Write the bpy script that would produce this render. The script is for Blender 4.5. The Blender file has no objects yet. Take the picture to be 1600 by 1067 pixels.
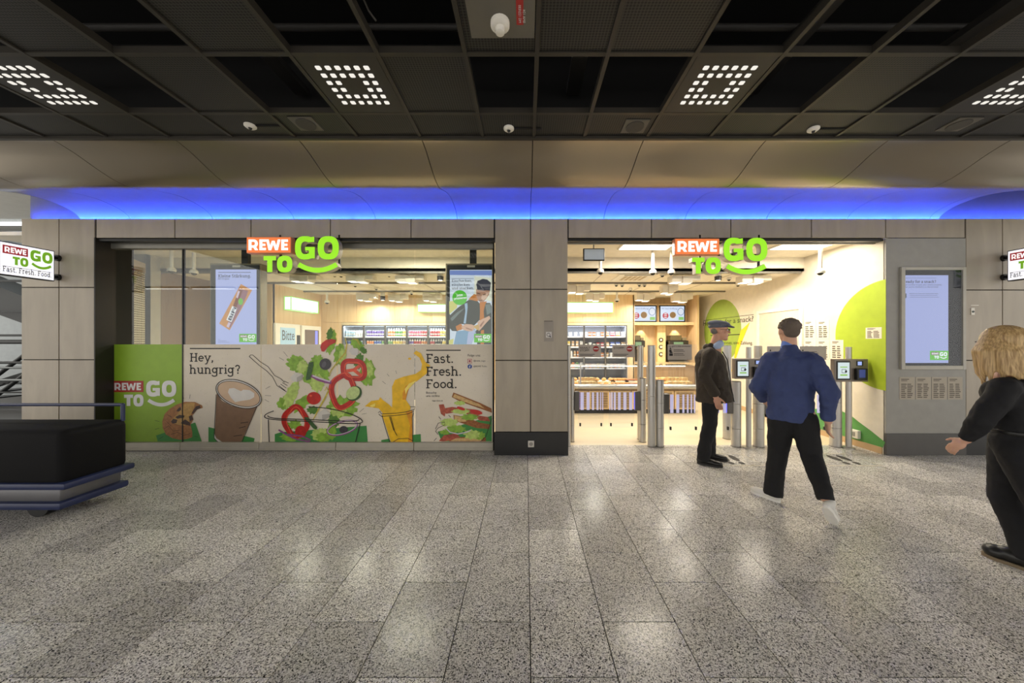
import bpy, bmesh, math, random
from mathutils import Matrix, Vector
random.seed(7)
PI = math.pi
scene = bpy.context.scene
col = scene.collection
# ---------------------------------------------------------------- camera
F, CX, CY, HC = 515.0, 822.0, 534.0, 1.543      # focal length in px, principal point, eye height
cam_d = bpy.data.cameras.new('camera')
cam_d.sensor_fit = 'HORIZONTAL'; cam_d.sensor_width = 36.0
cam_d.lens = 36.0 * F / 1600.0
cam_d.shift_x = (800.0 - CX) / 1600.0
cam_d.shift_y = (CY - 533.5) / 1600.0
cam_d.clip_start = 0.05
cam = bpy.data.objects.new('camera', cam_d); col.objects.link(cam)
cam.location = (0, 0, HC); cam.rotation_euler = (PI / 2, 0, 0)
scene.camera = cam
# ---------------------------------------------------------------- world, exposure
w = bpy.data.worlds.new('world'); scene.world = w; w.use_nodes = True
w.node_tree.nodes['Background'].inputs[0].default_value = (1.0, 0.955, 0.885, 1)
w.node_tree.nodes['Background'].inputs[1].default_value = 1.8
vs = scene.view_settings
vs.view_transform = 'Standard'; vs.look = 'None'; vs.exposure = 0.0; vs.gamma = 1.0; vs.use_curve_mapping = False
# light levels (watts of the area lamps; emission strengths)
SHOP_FRONT, SHOP_BOX, HALL_LED, COVE = 40.0, 19.0, 0.9, 190.0
WARM = (1.0, 0.9, 0.74); HALL = (1.0, 0.93, 0.82)

# ---------------------------------------------------------------- helpers
def P(x, y, Y): return Vector(((x - CX) * Y / F, Y, HC - (y - CY) * Y / F))
def XW(x, Y): return (x - CX) * Y / F
def ZW(y, Y): return HC - (y - CY) * Y / F
def lin(c):
    c = c / 255.0
    return c / 12.92 if c <= 0.04045 else ((c + 0.055) / 1.055) ** 2.4
def rgb(c): return (lin(c[0]), lin(c[1]), lin(c[2]), 1.0)

MATS = {}
def mat(name, c=(128, 128, 128), rough=0.6, metal=0.0, var=0.06, scale=9.0, emit=0.0, ecol=None, bump=0.0, bscale=60.0,
        spec=0.5, alpha=1.0, stretch=None, objvar=0.0, trans=0.0):
    if name in MATS: return MATS[name]
    m = bpy.data.materials.new(name); m.use_nodes = True; MATS[name] = m
    nt = m.node_tree; b = nt.nodes['Principled BSDF']
    b.inputs['Roughness'].default_value = rough; b.inputs['Metallic'].default_value = metal
    b.inputs['Specular IOR Level'].default_value = spec
    b.inputs['Transmission Weight'].default_value = trans
    base = rgb(c)
    tc = nt.nodes.new('ShaderNodeTexCoord'); src = tc.outputs['Object']
    if stretch:
        mp = nt.nodes.new('ShaderNodeMapping'); mp.inputs['Scale'].default_value = stretch
        nt.links.new(src, mp.inputs['Vector']); src = mp.outputs['Vector']
    nz = nt.nodes.new('ShaderNodeTexNoise'); nz.inputs['Scale'].default_value = scale; nz.inputs['Detail'].default_value = 4
    nt.links.new(src, nz.inputs['Vector'])
    mr = nt.nodes.new('ShaderNodeMapRange'); mr.inputs['From Min'].default_value = 0.25; mr.inputs['From Max'].default_value = 0.75
    mr.inputs['To Min'].default_value = 1 - var; mr.inputs['To Max'].default_value = 1 + var
    nt.links.new(nz.outputs['Fac'], mr.inputs['Value'])
    mx = nt.nodes.new('ShaderNodeVectorMath'); mx.operation = 'SCALE'; mx.inputs[0].default_value = base[:3]
    fac = mr.outputs['Result']
    if objvar:
        oi = nt.nodes.new('ShaderNodeObjectInfo'); m2 = nt.nodes.new('ShaderNodeMapRange')
        m2.inputs['To Min'].default_value = 1 - objvar; m2.inputs['To Max'].default_value = 1 + objvar
        nt.links.new(oi.outputs['Random'], m2.inputs['Value'])
        mm = nt.nodes.new('ShaderNodeMath'); mm.operation = 'MULTIPLY'
        nt.links.new(fac, mm.inputs[0]); nt.links.new(m2.outputs['Result'], mm.inputs[1]); fac = mm.outputs[0]
    nt.links.new(fac, mx.inputs['Scale'])
    nt.links.new(mx.outputs[0], b.inputs['Base Color'])
    if emit:
        b.inputs['Emission Color'].default_value = rgb(ecol or c); b.inputs['Emission Strength'].default_value = emit
    if bump:
        n2 = nt.nodes.new('ShaderNodeTexNoise'); n2.inputs['Scale'].default_value = bscale; n2.inputs['Detail'].default_value = 3
        nt.links.new(src, n2.inputs['Vector'])
        bp = nt.nodes.new('ShaderNodeBump'); bp.inputs['Strength'].default_value = bump; bp.inputs['Distance'].default_value = 0.01
        nt.links.new(n2.outputs['Fac'], bp.inputs['Height']); nt.links.new(bp.outputs['Normal'], b.inputs['Normal'])
    if alpha < 1: b.inputs['Alpha'].default_value = alpha
    return m

def glass_mat(name, tint=(255, 255, 255), ior=1.45, rough=0.0, haze=0.0):
    if name in MATS: return MATS[name]
    m = bpy.data.materials.new(name); m.use_nodes = True; MATS[name] = m
    nt = m.node_tree; nt.nodes.clear()
    out = nt.nodes.new('ShaderNodeOutputMaterial'); tr = nt.nodes.new('ShaderNodeBsdfTransparent'); gl = nt.nodes.new('ShaderNodeBsdfGlossy')
    tr.inputs[0].default_value = rgb(tint); gl.inputs['Roughness'].default_value = rough
    fr = nt.nodes.new('ShaderNodeFresnel')
    ge = nt.nodes.new('ShaderNodeNewGeometry'); io = nt.nodes.new('ShaderNodeMapRange')     # both faces of the sheet reflect alike
    io.inputs['To Min'].default_value = ior; io.inputs['To Max'].default_value = 1.0/ior
    nt.links.new(ge.outputs['Backfacing'], io.inputs[0]); nt.links.new(io.outputs[0], fr.inputs[0])
    mx = nt.nodes.new('ShaderNodeMixShader')
    nt.links.new(fr.outputs[0], mx.inputs[0]); nt.links.new(tr.outputs[0], mx.inputs[1]); nt.links.new(gl.outputs[0], mx.inputs[2])
    last = mx
    if haze:
        df = nt.nodes.new('ShaderNodeBsdfDiffuse'); df.inputs[0].default_value = (0.8, 0.85, 0.95, 1)
        m2 = nt.nodes.new('ShaderNodeMixShader'); m2.inputs[0].default_value = haze
        nt.links.new(mx.outputs[0], m2.inputs[1]); nt.links.new(df.outputs[0], m2.inputs[2]); last = m2
    nt.links.new(last.outputs[0], out.inputs[0])
    return m

def emit_mat(name, c=(255, 255, 255), strength=1.0):
    return mat(name, (20, 20, 20), 0.4, emit=strength, ecol=c, var=0.0)

class MB:
    """collects verts and faces in world space"""
    def __init__(s): s.v = []; s.f = []; s.sm = False
    def add(s, vs, fs):
        o = len(s.v); s.v += [tuple(v) for v in vs]; s.f += [tuple(i + o for i in f) for f in fs]; return s
    def box(s, x0, x1, y0, y1, z0, z1):
        return s.add([(x0,y0,z0),(x1,y0,z0),(x1,y1,z0),(x0,y1,z0),(x0,y0,z1),(x1,y0,z1),(x1,y1,z1),(x0,y1,z1)],
                     [(0,3,2,1),(4,5,6,7),(0,1,5,4),(1,2,6,5),(2,3,7,6),(3,0,4,7)])
    def rbox(s, x0, x1, y0, y1, z0, z1, b=0.01, seg=2):
        bm = bmesh.new(); bmesh.ops.create_cube(bm, size=1)
        for v in bm.verts: v.co = Vector(((x0+x1)/2 + v.co.x*(x1-x0), (y0+y1)/2 + v.co.y*(y1-y0), (z0+z1)/2 + v.co.z*(z1-z0)))
        bmesh.ops.bevel(bm, geom=bm.edges[:], offset=b, segments=seg, affect='EDGES', profile=0.5)
        bm.verts.index_update()
        s.add([v.co.copy() for v in bm.verts], [[v.index for v in f.verts] for f in bm.faces]); bm.free(); return s
    def cyl(s, p0, p1, r0, r1=None, n=12, cap=True):
        p0 = Vector(p0); p1 = Vector(p1); r1 = r0 if r1 is None else r1
        d = (p1 - p0).normalized(); a = d.orthogonal().normalized(); b = d.cross(a)
        vs = []
        for p, r in ((p0, r0), (p1, r1)):
            for i in range(n):
                t = 2*PI*i/n; vs.append(p + a*(r*math.cos(t)) + b*(r*math.sin(t)))
        fs = [(i, (i+1) % n, n+(i+1) % n, n+i) for i in range(n)]
        if cap: fs += [tuple(range(n-1, -1, -1)), tuple(range(n, 2*n))]
        return s.add(vs, fs)
    def lathe(s, prof, c=(0,0,0), n=14):
        c = Vector(c); vs = []; fs = []
        for r, z in prof:
            for i in range(n):
                t = 2*PI*i/n; vs.append(c + Vector((r*math.cos(t), r*math.sin(t), z)))
        for k in range(len(prof)-1):
            for i in range(n):
                j = (i+1) % n; fs.append((k*n+i, k*n+j, (k+1)*n+j, (k+1)*n+i))
        fs.append(tuple(range(n-1, -1, -1))); fs.append(tuple(range((len(prof)-1)*n, len(prof)*n)))
        return s.add(vs, fs)
    def prism(s, pts, d):
        """closed polygon of 3-D points pushed along d"""
        d = Vector(d); n = len(pts); pts = [Vector(p) for p in pts]
        return s.add(pts + [p + d for p in pts],
                     [tuple(range(n)), tuple(range(2*n-1, n-1, -1))] + [(i, i+n, (i+1) % n + n, (i+1) % n) for i in range(n)])
    def tube(s, pts, r, n=8):
        pts = [Vector(p) for p in pts]
        for a, b in zip(pts, pts[1:]): s.cyl(a, b, r, n=n)
        for p in pts[1:-1]: s.ball(p, r, 6, 8)
        return s
    def ball(s, c, r, nu=8, nv=12, rad=None):
        c = Vector(c); rx, ry, rz = rad or (r, r, r); vs = [c + Vector((0, 0, rz))]; fs = []
        for i in range(1, nu):
            t = PI*i/nu
            for j in range(nv):
                p = 2*PI*j/nv; vs.append(c + Vector((rx*math.sin(t)*math.cos(p), ry*math.sin(t)*math.sin(p), rz*math.cos(t))))
        vs.append(c - Vector((0, 0, rz))); e = len(vs)-1
        for j in range(nv): fs.append((0, 1+j, 1+(j+1) % nv))
        for i in range(nu-2):
            for j in range(nv):
                a = 1+i*nv+j; b = 1+i*nv+(j+1) % nv; fs.append((a, a+nv, b+nv, b))
        for j in range(nv): fs.append((e, 1+(nu-2)*nv+(j+1) % nv, 1+(nu-2)*nv+j))
        return s.add(vs, fs)
    def smooth(s): s.sm = True; return s
    def xf(s, M): s.v = [tuple(M @ Vector(v)) for v in s.v]; return s
    def mesh(s, name, m):
        me = bpy.data.meshes.new(name); me.from_pydata(s.v, [], s.f); me.update()
        me.materials.append(m)
        if s.sm:
            for p in me.polygons: p.use_smooth = True
            try: me.set_sharp_from_angle(angle=math.radians(40))
            except Exception: pass
        return me
    def build(s, name, m, parent=None): return link(name, s.mesh(name, m), parent)

W = {}
def link(name, me, parent=None):
    o = bpy.data.objects.new(name, me); col.objects.link(o); W[o.name] = Matrix()
    if parent:
        o.parent = parent; o.matrix_parent_inverse = W[parent.name].inverted()
    return o
def tag(o, label=None, cat=None, group=None, kind=None):
    if label: o['label'] = label
    if cat: o['category'] = cat
    if group: o['group'] = group
    if kind: o['kind'] = kind
    return o
def thing(name, loc, label, cat, group=None):
    o = bpy.data.objects.new(name, None); col.objects.link(o); o.location = loc; o.empty_display_size = 0.1
    W[o.name] = Matrix.Translation(Vector(loc)); return tag(o, label, cat, group)
def struct(o): o['kind'] = 'structure'; return o
def kids(o): return [c for c in bpy.data.objects if c.parent == o]
def copy_tree(o, loc, label=None, sub=None, rotz=0.0):
    r = o.copy(); col.objects.link(r); r.location = loc; r.rotation_euler = (0, 0, rotz)
    if label: r['label'] = label
    for ch in (sub if sub is not None else kids(o)):
        c = ch.copy(); col.objects.link(c); c.parent = r; c.matrix_parent_inverse = ch.matrix_parent_inverse.copy()
        for g in kids(ch) if sub is None else []:
            d = g.copy(); col.objects.link(d); d.parent = c; d.matrix_parent_inverse = g.matrix_parent_inverse.copy()
    return r
def area(name, loc, sx, sy, power, color=(1,1,1), rot=(0,0,0), spread=PI, parent=None):
    l = bpy.data.lights.new(name, 'AREA'); l.shape = 'RECTANGLE'; l.size = sx; l.size_y = sy; l.energy = power; l.color = color; l.spread = spread
    o = bpy.data.objects.new(name, l); col.objects.link(o); o.location = loc; o.rotation_euler = rot
    if parent: o.parent = parent; o.matrix_parent_inverse = W[parent.name].inverted()
    return o

# ---- flat print on a plane: o + u*ex + v*ez, with a small offset towards the viewer per layer
class Plane:
    def __init__(s, org, ex, ez, n): s.o = Vector(org); s.ex = Vector(ex); s.ez = Vector(ez); s.n = Vector(n)
    def at(s, u, v, lay=0): return s.o + s.ex*u + s.ez*v + s.n*(0.0012*lay)
def frontplane(Y): return Plane((0, Y, 0), (1, 0, 0), (0, 0, 1), (0, -1, 0))
NFLAT = [0]
def flat(pl, polys, name, m, parent, lay=1):
    mb = MB(); NFLAT[0] += 1; up = .00002*(NFLAT[0] % 30)      # ink lies on ink: no two prints share a plane
    for i, pts in enumerate(polys):
        mb.add([pl.at(u, v, lay) + pl.n*(up + .000002*(i % 150)) for u, v in pts], [tuple(range(len(pts)))])
    return mb.build(name, m, parent)
def rectp(u0, v0, u1, v1): return [(u0, v0), (u1, v0), (u1, v1), (u0, v1)]
def ell(cu, cv, ru, rv, n=28, a0=0.0, a1=360.0, rot=0.0):
    out = []
    for i in range(n):
        t = math.radians(a0 + (a1-a0)*i/(n if a1-a0 >= 359.9 else n-1))
        x = ru*math.cos(t); y = rv*math.sin(t); r = math.radians(rot)
        out.append((cu + x*math.cos(r) - y*math.sin(r), cv + x*math.sin(r) + y*math.cos(r)))
    return out
def ribbon(pts, wd, closed=False, taper=False):
    """list of quads along a polyline"""
    n = len(pts); L = []; R = []
    for i in range(n):
        a = Vector(pts[(i-1) % n] if (i > 0 or closed) else pts[i]); b = Vector(pts[(i+1) % n] if (i < n-1 or closed) else pts[i])
        d = (b - a); d = d.normalized() if d.length > 1e-9 else Vector((1, 0)); nn = Vector((-d.y, d.x))
        ww = wd/2
        if taper: ww *= 0.25 + 0.75*math.sin(PI*min(max(i/(n-1), 0.08), 0.92))
        p = Vector(pts[i]); L.append(p + nn*ww); R.append(p - nn*ww)
    q = []
    for i in range(n if closed else n-1):
        j = (i+1) % n; q.append([tuple(L[i]), tuple(L[j]), tuple(R[j]), tuple(R[i])])
    return q

# ---- slab lettering drawn from strokes
def _serif(x0, x1, y): return ('s', x0, x1, y)
SL = {
 'H': (.68, [('v',.15,0,.7),('v',.53,0,.7),('h',.15,.53,.36),_serif(.03,.27,.035),_serif(.41,.65,.035),_serif(.03,.27,.665),_serif(.41,.65,.665)]),
 'E': (.58, [('v',.15,0,.7),('h',.15,.5,.65),('h',.15,.42,.36),('h',.15,.52,.05),_serif(.03,.2,.035),_serif(.03,.2,.665),('v',.48,.56,.7),('v',.49,0,.15)]),
 'F': (.56, [('v',.15,0,.7),('h',.15,.5,.65),('h',.15,.42,.36),_serif(.03,.29,.035),_serif(.03,.2,.665),('v',.48,.54,.7)]),
 'K': (.64, [('v',.15,0,.7),('d',.18,.3,.48,.66),('d',.24,.38,.52,.04),_serif(.03,.27,.035),_serif(.03,.27,.665),_serif(.4,.6,.665),_serif(.43,.63,.035)]),
 'R': (.64, [('v',.15,0,.7),('h',.15,.32,.65),('h',.15,.32,.34),('a',.32,.495,.155,.155,-90,90),('d',.3,.34,.5,.04),_serif(.03,.27,.035),_serif(.03,.2,.665),_serif(.44,.6,.035)]),
 'S': (.56, [('a',.28,.51,.17,.145,40,270),('a',.28,.2,.19,.16,-150,90)]),
 'a': (.53, [('a',.22,.15,.145,.12,0,360),('v',.38,0,.34),('a',.24,.33,.14,.13,0,160),_serif(.36,.52,.035)]),
 'c': (.49, [('a',.26,.25,.18,.2,45,315)]),
 'd': (.59, [('a',.23,.25,.165,.2,0,360),('v',.43,0,.74),_serif(.3,.43,.7),_serif(.43,.56,.035)]),
 'e': (.51, [('a',.26,.25,.18,.2,0,315),('h',.1,.44,.26)]),
 'f': (.37, [('v',.16,0,.56),('a',.3,.56,.14,.14,50,180),('h',.03,.33,.46),_serif(.04,.3,.035)]),
 'g': (.55, [('a',.23,.28,.165,.18,0,360),('v',.4,-.08,.5),('a',.22,-.08,.18,.11,180,360),_serif(.4,.53,.465)]),
 'h': (.6, [('v',.13,0,.74),('a',.285,.3,.155,.16,0,180),('v',.44,0,.3),_serif(.03,.24,.035),_serif(.34,.56,.035),_serif(.02,.13,.7)]),
 'i': (.29, [('v',.14,0,.5),('o',.14,.66),_serif(.03,.26,.035),_serif(.03,.14,.465)]),
 'k': (.55, [('v',.13,0,.74),('d',.14,.2,.38,.46),('d',.22,.28,.44,.04),_serif(.03,.24,.035),_serif(.02,.13,.7),_serif(.3,.48,.465),_serif(.36,.54,.035)]),
 'l': (.29, [('v',.14,0,.74),_serif(.03,.26,.035),_serif(.03,.14,.7)]),
 'n': (.6, [('v',.13,0,.5),('a',.285,.3,.155,.16,0,180),('v',.44,0,.3),_serif(.03,.24,.035),_serif(.34,.56,.035),_serif(.02,.13,.465)]),
 'o': (.53, [('a',.26,.25,.185,.2,0,360)]),
 'r': (.42, [('v',.13,0,.5),('a',.28,.32,.14,.14,40,170),_serif(.03,.26,.035),_serif(.02,.13,.465)]),
 's': (.43, [('a',.2,.355,.125,.105,30,270),('a',.2,.14,.145,.115,-150,90)]),
 't': (.38, [('v',.16,.12,.64),('a',.28,.14,.12,.1,180,310),('h',.03,.34,.46)]),
 'u': (.58, [('v',.13,.18,.5),('a',.28,.2,.15,.16,180,360),('v',.43,0,.5),_serif(.02,.13,.465),_serif(.32,.43,.465),_serif(.43,.55,.035)]),
 'y': (.55, [('d',.09,.48,.27,.04),('d',.47,.48,.2,-.18),_serif(.0,.2,.465),_serif(.36,.56,.465),_serif(.06,.22,-.18)]),
 '.': (.24, [('o',.12,.06)]), ',': (.24, [('o',.12,.06),('d',.14,.06,.08,-.1)]),
 '?': (.5, [('a',.24,.53,.15,.14,-60,170),('v',.27,.2,.4),('o',.27,.06)]), ' ': (.24, []),
}
SL['\u00e4'] = (.53, SL['a'][1] + [('o',.15,.66),('o',.33,.66)])
def slab(text, u, v, size, t=.1, track=0.0):
    """quads for a line of slab lettering, baseline start (u,v); size = em"""
    out = []
    for ch in text:
        adv, st = SL[ch]
        for k in st:
            if k[0] == 'v': q = [rectp(k[1]-t/2, k[2], k[1]+t/2, k[3])]
            elif k[0] == 'h': q = [rectp(k[1], k[3]-t*.42, k[2], k[3]+t*.42)]
            elif k[0] == 's': q = [rectp(k[1], k[3]-.038, k[2], k[3]+.038)]
            elif k[0] == 'o': q = [ell(k[1], k[2], t*.62, t*.62, 12)]
            elif k[0] == 'd': q = ribbon([(k[1], k[2]), (k[3], k[4])], t*.92)
            else:
                full = k[6]-k[5] >= 359
                pts = ell(k[1], k[2], k[3], k[4], 20, k[5], k[6]); q = ribbon(pts, t*.92, closed=full)
            out += [[(u + a*size, v + b*size) for a, b in p] for p in q]
        u += (adv + track)*size
    return out
def slabw(text, track=0.0): return sum(SL[c][0] + track for c in text)

# ---- plain lettering through a text curve
def words(pl, text, u0, v0, name, m, parent, height=None, width=None, lay=2, bold=0.0, rot=0.0, align='LEFT', extrude=0.0):
    cu = bpy.data.curves.new(name, 'FONT'); cu.body = text; cu.size = 1; cu.offset = bold; cu.align_x = align; cu.resolution_u = 3
    o = bpy.data.objects.new('t', cu); col.objects.link(o)
    dg = bpy.context.evaluated_depsgraph_get(); me = bpy.data.meshes.new_from_object(o.evaluated_get(dg))
    bpy.data.objects.remove(o); bpy.data.curves.remove(cu)
    xs = [v.co.x for v in me.vertices]; ys = [v.co.y for v in me.vertices]
    sy = height/(max(ys)-min(ys)) if height else None
    sx = width/(max(xs)-min(xs)) if width else sy
    if sy is None: sy = sx
    x_0 = min(xs); y_0 = min(ys); c, s_ = math.cos(math.radians(rot)), math.sin(math.radians(rot))
    for v in me.vertices:
        a = (v.co.x-x_0)*sx; b = (v.co.y-y_0)*sy
        v.co = pl.at(u0 + a*c - b*s_, v0 + a*s_ + b*c, lay)
    me.name = name; me.materials.clear(); me.materials.append(m)
    return link(name, me, parent)

# ---- heavy logo letters: quads on a unit box (0..1 wide, 0..1 high)
def supell(cx, cy, rx, ry, a0, a1, n=24, e=2.6):
    out = []
    for i in range(n+1):
        t = math.radians(a0 + (a1-a0)*i/n); c = math.cos(t); s = math.sin(t)
        out.append((cx + rx*math.copysign(abs(c)**(2/e), c), cy + ry*math.copysign(abs(s)**(2/e), s)))
    return out
def strip2(A, B): return [[A[i], A[i+1], B[i+1], B[i]] for i in range(len(A)-1)]
def L_O(x0, y0, x1, y1, t): 
    cx, cy, rx, ry = (x0+x1)/2, (y0+y1)/2, (x1-x0)/2, (y1-y0)/2
    return [(supell(cx, cy, rx, ry, 0, 360, 32), supell(cx, cy, rx-t, ry-t*.92, 0, 360, 32))]
def L_G(x0, y0, x1, y1, t):
    cx, cy, rx, ry = (x0+x1)/2, (y0+y1)/2, (x1-x0)/2, (y1-y0)/2
    rx2 = rx*1.06
    A = supell(cx, cy, rx2, ry, 62, 300, 30); B = supell(cx+.0*rx, cy, rx2-t, ry-t*.92, 58, 304, 30)
    top = ([(x1-.06*rx, y1-.04*ry), A[0]], [(x1-.06*rx, y1-.04*ry-t*.9), B[0]])
    bot = ([A[-1], (x1, y0+.1*ry)], [B[-1], (x1-t, y0+.1*ry+t*.75)])
    bar = ([(x1-t, y0+.1*ry), (x1-t, cy+.08*ry)], [(x1, y0+.1*ry), (x1, cy+.08*ry)])
    tooth = ([(x1-t*1.62, cy+.08*ry), (x1-t*.9, cy+.08*ry)], [(x1-t*1.62, cy+.08*ry-t*.62), (x1-t*.9, cy+.08*ry-t*.62)])
    return [top, (A, B), bot, bar, tooth]
def L_T(x0, y0, x1, y1, t):
    c = (x0+x1)/2
    return [([(x0, y1), (x1, y1)], [(x0, y1-t*.85), (x1, y1-t*.85)]), ([(c-t/2, y1-t*.8), (c-t/2, y0)], [(c+t/2, y1-t*.8), (c+t/2, y0)])]
def L_smile(x0, y0, x1, y1, t):
    c = (x0+x1)/2; A = []; B = []
    for i in range(21):
        a = -1 + 2*i/20; y = y0 + t + (y1 - y0 - t)*a*a*.92; sl = 2*a*(y1-y0-t)/(x1-x0)*1.9
        n = Vector((-sl, 1)).normalized()
        A.append((c + a*(x1-x0-t*.7)/2 + n.x*t*.5, y - t*.5 + n.y*t*.5)); B.append((c + a*(x1-x0-t*.7)/2 - n.x*t*.5, y - t*.5 - n.y*t*.5))
    return [(A, B)]
def L_R(x0, y0, x1, y1, t):
    h = y1-y0; m = y0+h*.42; r = (y1-m+t*.7)/2; cy = y1-r
    return [([(x0, y0), (x0, y1)], [(x0+t, y0), (x0+t, y1)]),
            ([(x0+t*.9, y1), (x1-r, y1)] + supell(x1-r, cy, r, r, 90, -90, 14, 2.0)[1:] + [(x0+t*.9, cy-r)],
             [(x0+t*.9, y1-t*.8), (x1-r, y1-t*.8)] + supell(x1-r, cy, r-t, r-t*.8, 90, -90, 14, 2.0)[1:] + [(x0+t*.9, cy-r+t*.8)]),
            ([(x1-r-t*.55, m), (x1-t*.98, y0)], [(x1-r+t*.5, m), (x1+t*.12, y0)])]
def L_E(x0, y0, x1, y1, t):
    m = (y0+y1)/2
    return [([(x0, y0), (x0, y1)], [(x0+t, y0), (x0+t, y1)]), ([(x0+t*.9, y1), (x1, y1)], [(x0+t*.9, y1-t*.82), (x1, y1-t*.82)]),
            ([(x0+t*.9, m+t*.38), (x1-t*.2, m+t*.38)], [(x0+t*.9, m-t*.38), (x1-t*.2, m-t*.38)]), ([(x0+t*.9, y0+t*.82), (x1, y0+t*.82)], [(x0+t*.9, y0), (x1, y0)])]
def L_W(x0, y0, x1, y1, t):
    wd = x1-x0; a = [(x0, y1), (x0+wd*.22, y0), (x0+wd*.5, y1-(y1-y0)*.12), (x0+wd*.78, y0), (x1, y1)]; out = []
    for p, q in zip(a, a[1:]):
        k = t*.5
        out.append(([(p[0]-k*(1 if p[1] > q[1] else .95), p[1]), (q[0]-k, q[1])], [(p[0]+k, p[1]), (q[0]+k, q[1])]))
    return out
def rewe_strips(x0, y0, x1, y1):
    """the four letters of the red box"""
    wd = x1-x0; t = (y1-y0)*.27; W4 = wd
    return [L_R(x0, y0, x0+W4*.235, y1, t), L_E(x0+W4*.275, y0, x0+W4*.44, y1, t), L_W(x0+W4*.475, y0, x0+W4*.775, y1, t*.92), L_E(x0+W4*.83, y0, x1, y1, t)]
# logo layout on a 0..1 wide, 0..0.40 high field (bottom left origin)
LOGO = dict(box=(0, .225, .485, .40), rewe=(.035, .255, .45, .37), T=(.185, .01, .325, .185), O2=(.33, 0, .49, .19), G=(.535, .155, .745, .405),
            O=(.775, .15, 1.0, .405), smile=(.545, 0, .985, .135))
def logo_flat(pl, u0, v0, wd, parent, mbox, mwhite, mgreen, lay=2, box=True, first='logo_', k=1.0):
    S = wd
    def q(strips): return [[(u0 + a*S, v0 + b*S*k) for a, b in p] for A, B in strips for p in strip2(A, B)]
    if box:
        x0, y0, x1, y1 = LOGO['box']; flat(pl, [rectp(u0+x0*S, v0+y0*S*k, u0+x1*S, v0+y1*S*k)], first+'box', mbox, parent, lay)
    for nm, st in zip('rewe', rewe_strips(*LOGO['rewe'])): flat(pl, q(st), first+'letter_'+nm, mwhite, parent, lay+1)
    for nm, st in (('letter_t', L_T(*LOGO['T'], .058)), ('letter_o', L_O(*LOGO['O2'], .055)), ('letter_g', L_G(*LOGO['G'], .07)), ('letter_o', L_O(*LOGO['O'], .07)), ('smile', L_smile(*LOGO['smile'], .055))):
        flat(pl, q(st), first+nm, mgreen, parent, lay+1)
def solid_strip(pl, strips, d0, d1, name, m, parent):
    """3-D letters: strips between depth d0 (front) and d1 (back) along the plane normal (metres)"""
    mb = MB()
    for A, B in strips:
        n = len(A)
        f = [pl.at(*p) + pl.n*d0 for p in A] + [pl.at(*p) + pl.n*d0 for p in B] + [pl.at(*p) + pl.n*d1 for p in A] + [pl.at(*p) + pl.n*d1 for p in B]
        fs = []
        for i in range(n-1):
            fs += [(i, i+1, n+i+1, n+i), (2*n+i, 3*n+i, 3*n+i+1, 2*n+i+1), (i, 2*n+i, 2*n+i+1, i+1), (n+i, n+i+1, 3*n+i+1, 3*n+i)]
        fs += [(0, n, 3*n, 2*n), (n-1, 3*n-1, 4*n-1, 2*n-1)]
        mb.add(f, fs)
    return mb.build(name, m, parent)
# ================================================================ materials for surfaces
def granite():
    m = bpy.data.materials.new('granite'); m.use_nodes = True; nt = m.node_tree; b = nt.nodes['Principled BSDF']
    g = nt.nodes.new('ShaderNodeNewGeometry')
    def noise(sc, det=2):
        n = nt.nodes.new('ShaderNodeTexNoise'); n.inputs['Scale'].default_value = sc; n.inputs['Detail'].default_value = det
        nt.links.new(g.outputs['Position'], n.inputs['Vector']); return n.outputs['Fac']
    vo = nt.nodes.new('ShaderNodeTexVoronoi'); vo.inputs['Scale'].default_value = 210
    nt.links.new(g.outputs['Position'], vo.inputs['Vector'])
    rp = nt.nodes.new('ShaderNodeValToRGB'); e = rp.color_ramp.elements
    e[0].position = 0.0; e[0].color = (.012, .012, .013, 1); e[1].position = 1.0; e[1].color = (.85, .83, .79, 1)
    for p, c in ((.13, (.045, .043, .04, 1)), (.2, (.32, .305, .285, 1)), (.5, (.53, .51, .475, 1)), (.66, (.66, .635, .595, 1)), (.8, (.76, .74, .7, 1))):
        k = e.new(p); k.color = c
    sp = nt.nodes.new('ShaderNodeSeparateColor'); nt.links.new(vo.outputs['Color'], sp.inputs[0])
    nt.links.new(sp.outputs[0], rp.inputs[0])
    oi = nt.nodes.new('ShaderNodeObjectInfo'); mr = nt.nodes.new('ShaderNodeMapRange'); mr.inputs['To Min'].default_value = .84; mr.inputs['To Max'].default_value = 1.16
    nt.links.new(oi.outputs['Random'], mr.inputs[0])
    n1 = nt.nodes.new('ShaderNodeMapRange'); n1.inputs['To Min'].default_value = .8; n1.inputs['To Max'].default_value = 1.2; nt.links.new(noise(3.0), n1.inputs[0])
    mu = nt.nodes.new('ShaderNodeMath'); mu.operation = 'MULTIPLY'; nt.links.new(mr.outputs[0], mu.inputs[0]); nt.links.new(n1.outputs[0], mu.inputs[1])
    sc = nt.nodes.new('ShaderNodeVectorMath'); sc.operation = 'SCALE'; nt.links.new(rp.outputs[0], sc.inputs[0]); nt.links.new(mu.outputs[0], sc.inputs['Scale'])
    nt.links.new(sc.outputs[0], b.inputs['Base Color'])
    b.inputs['Roughness'].default_value = .2; b.inputs['Specular IOR Level'].default_value = .12
    return m
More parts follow.
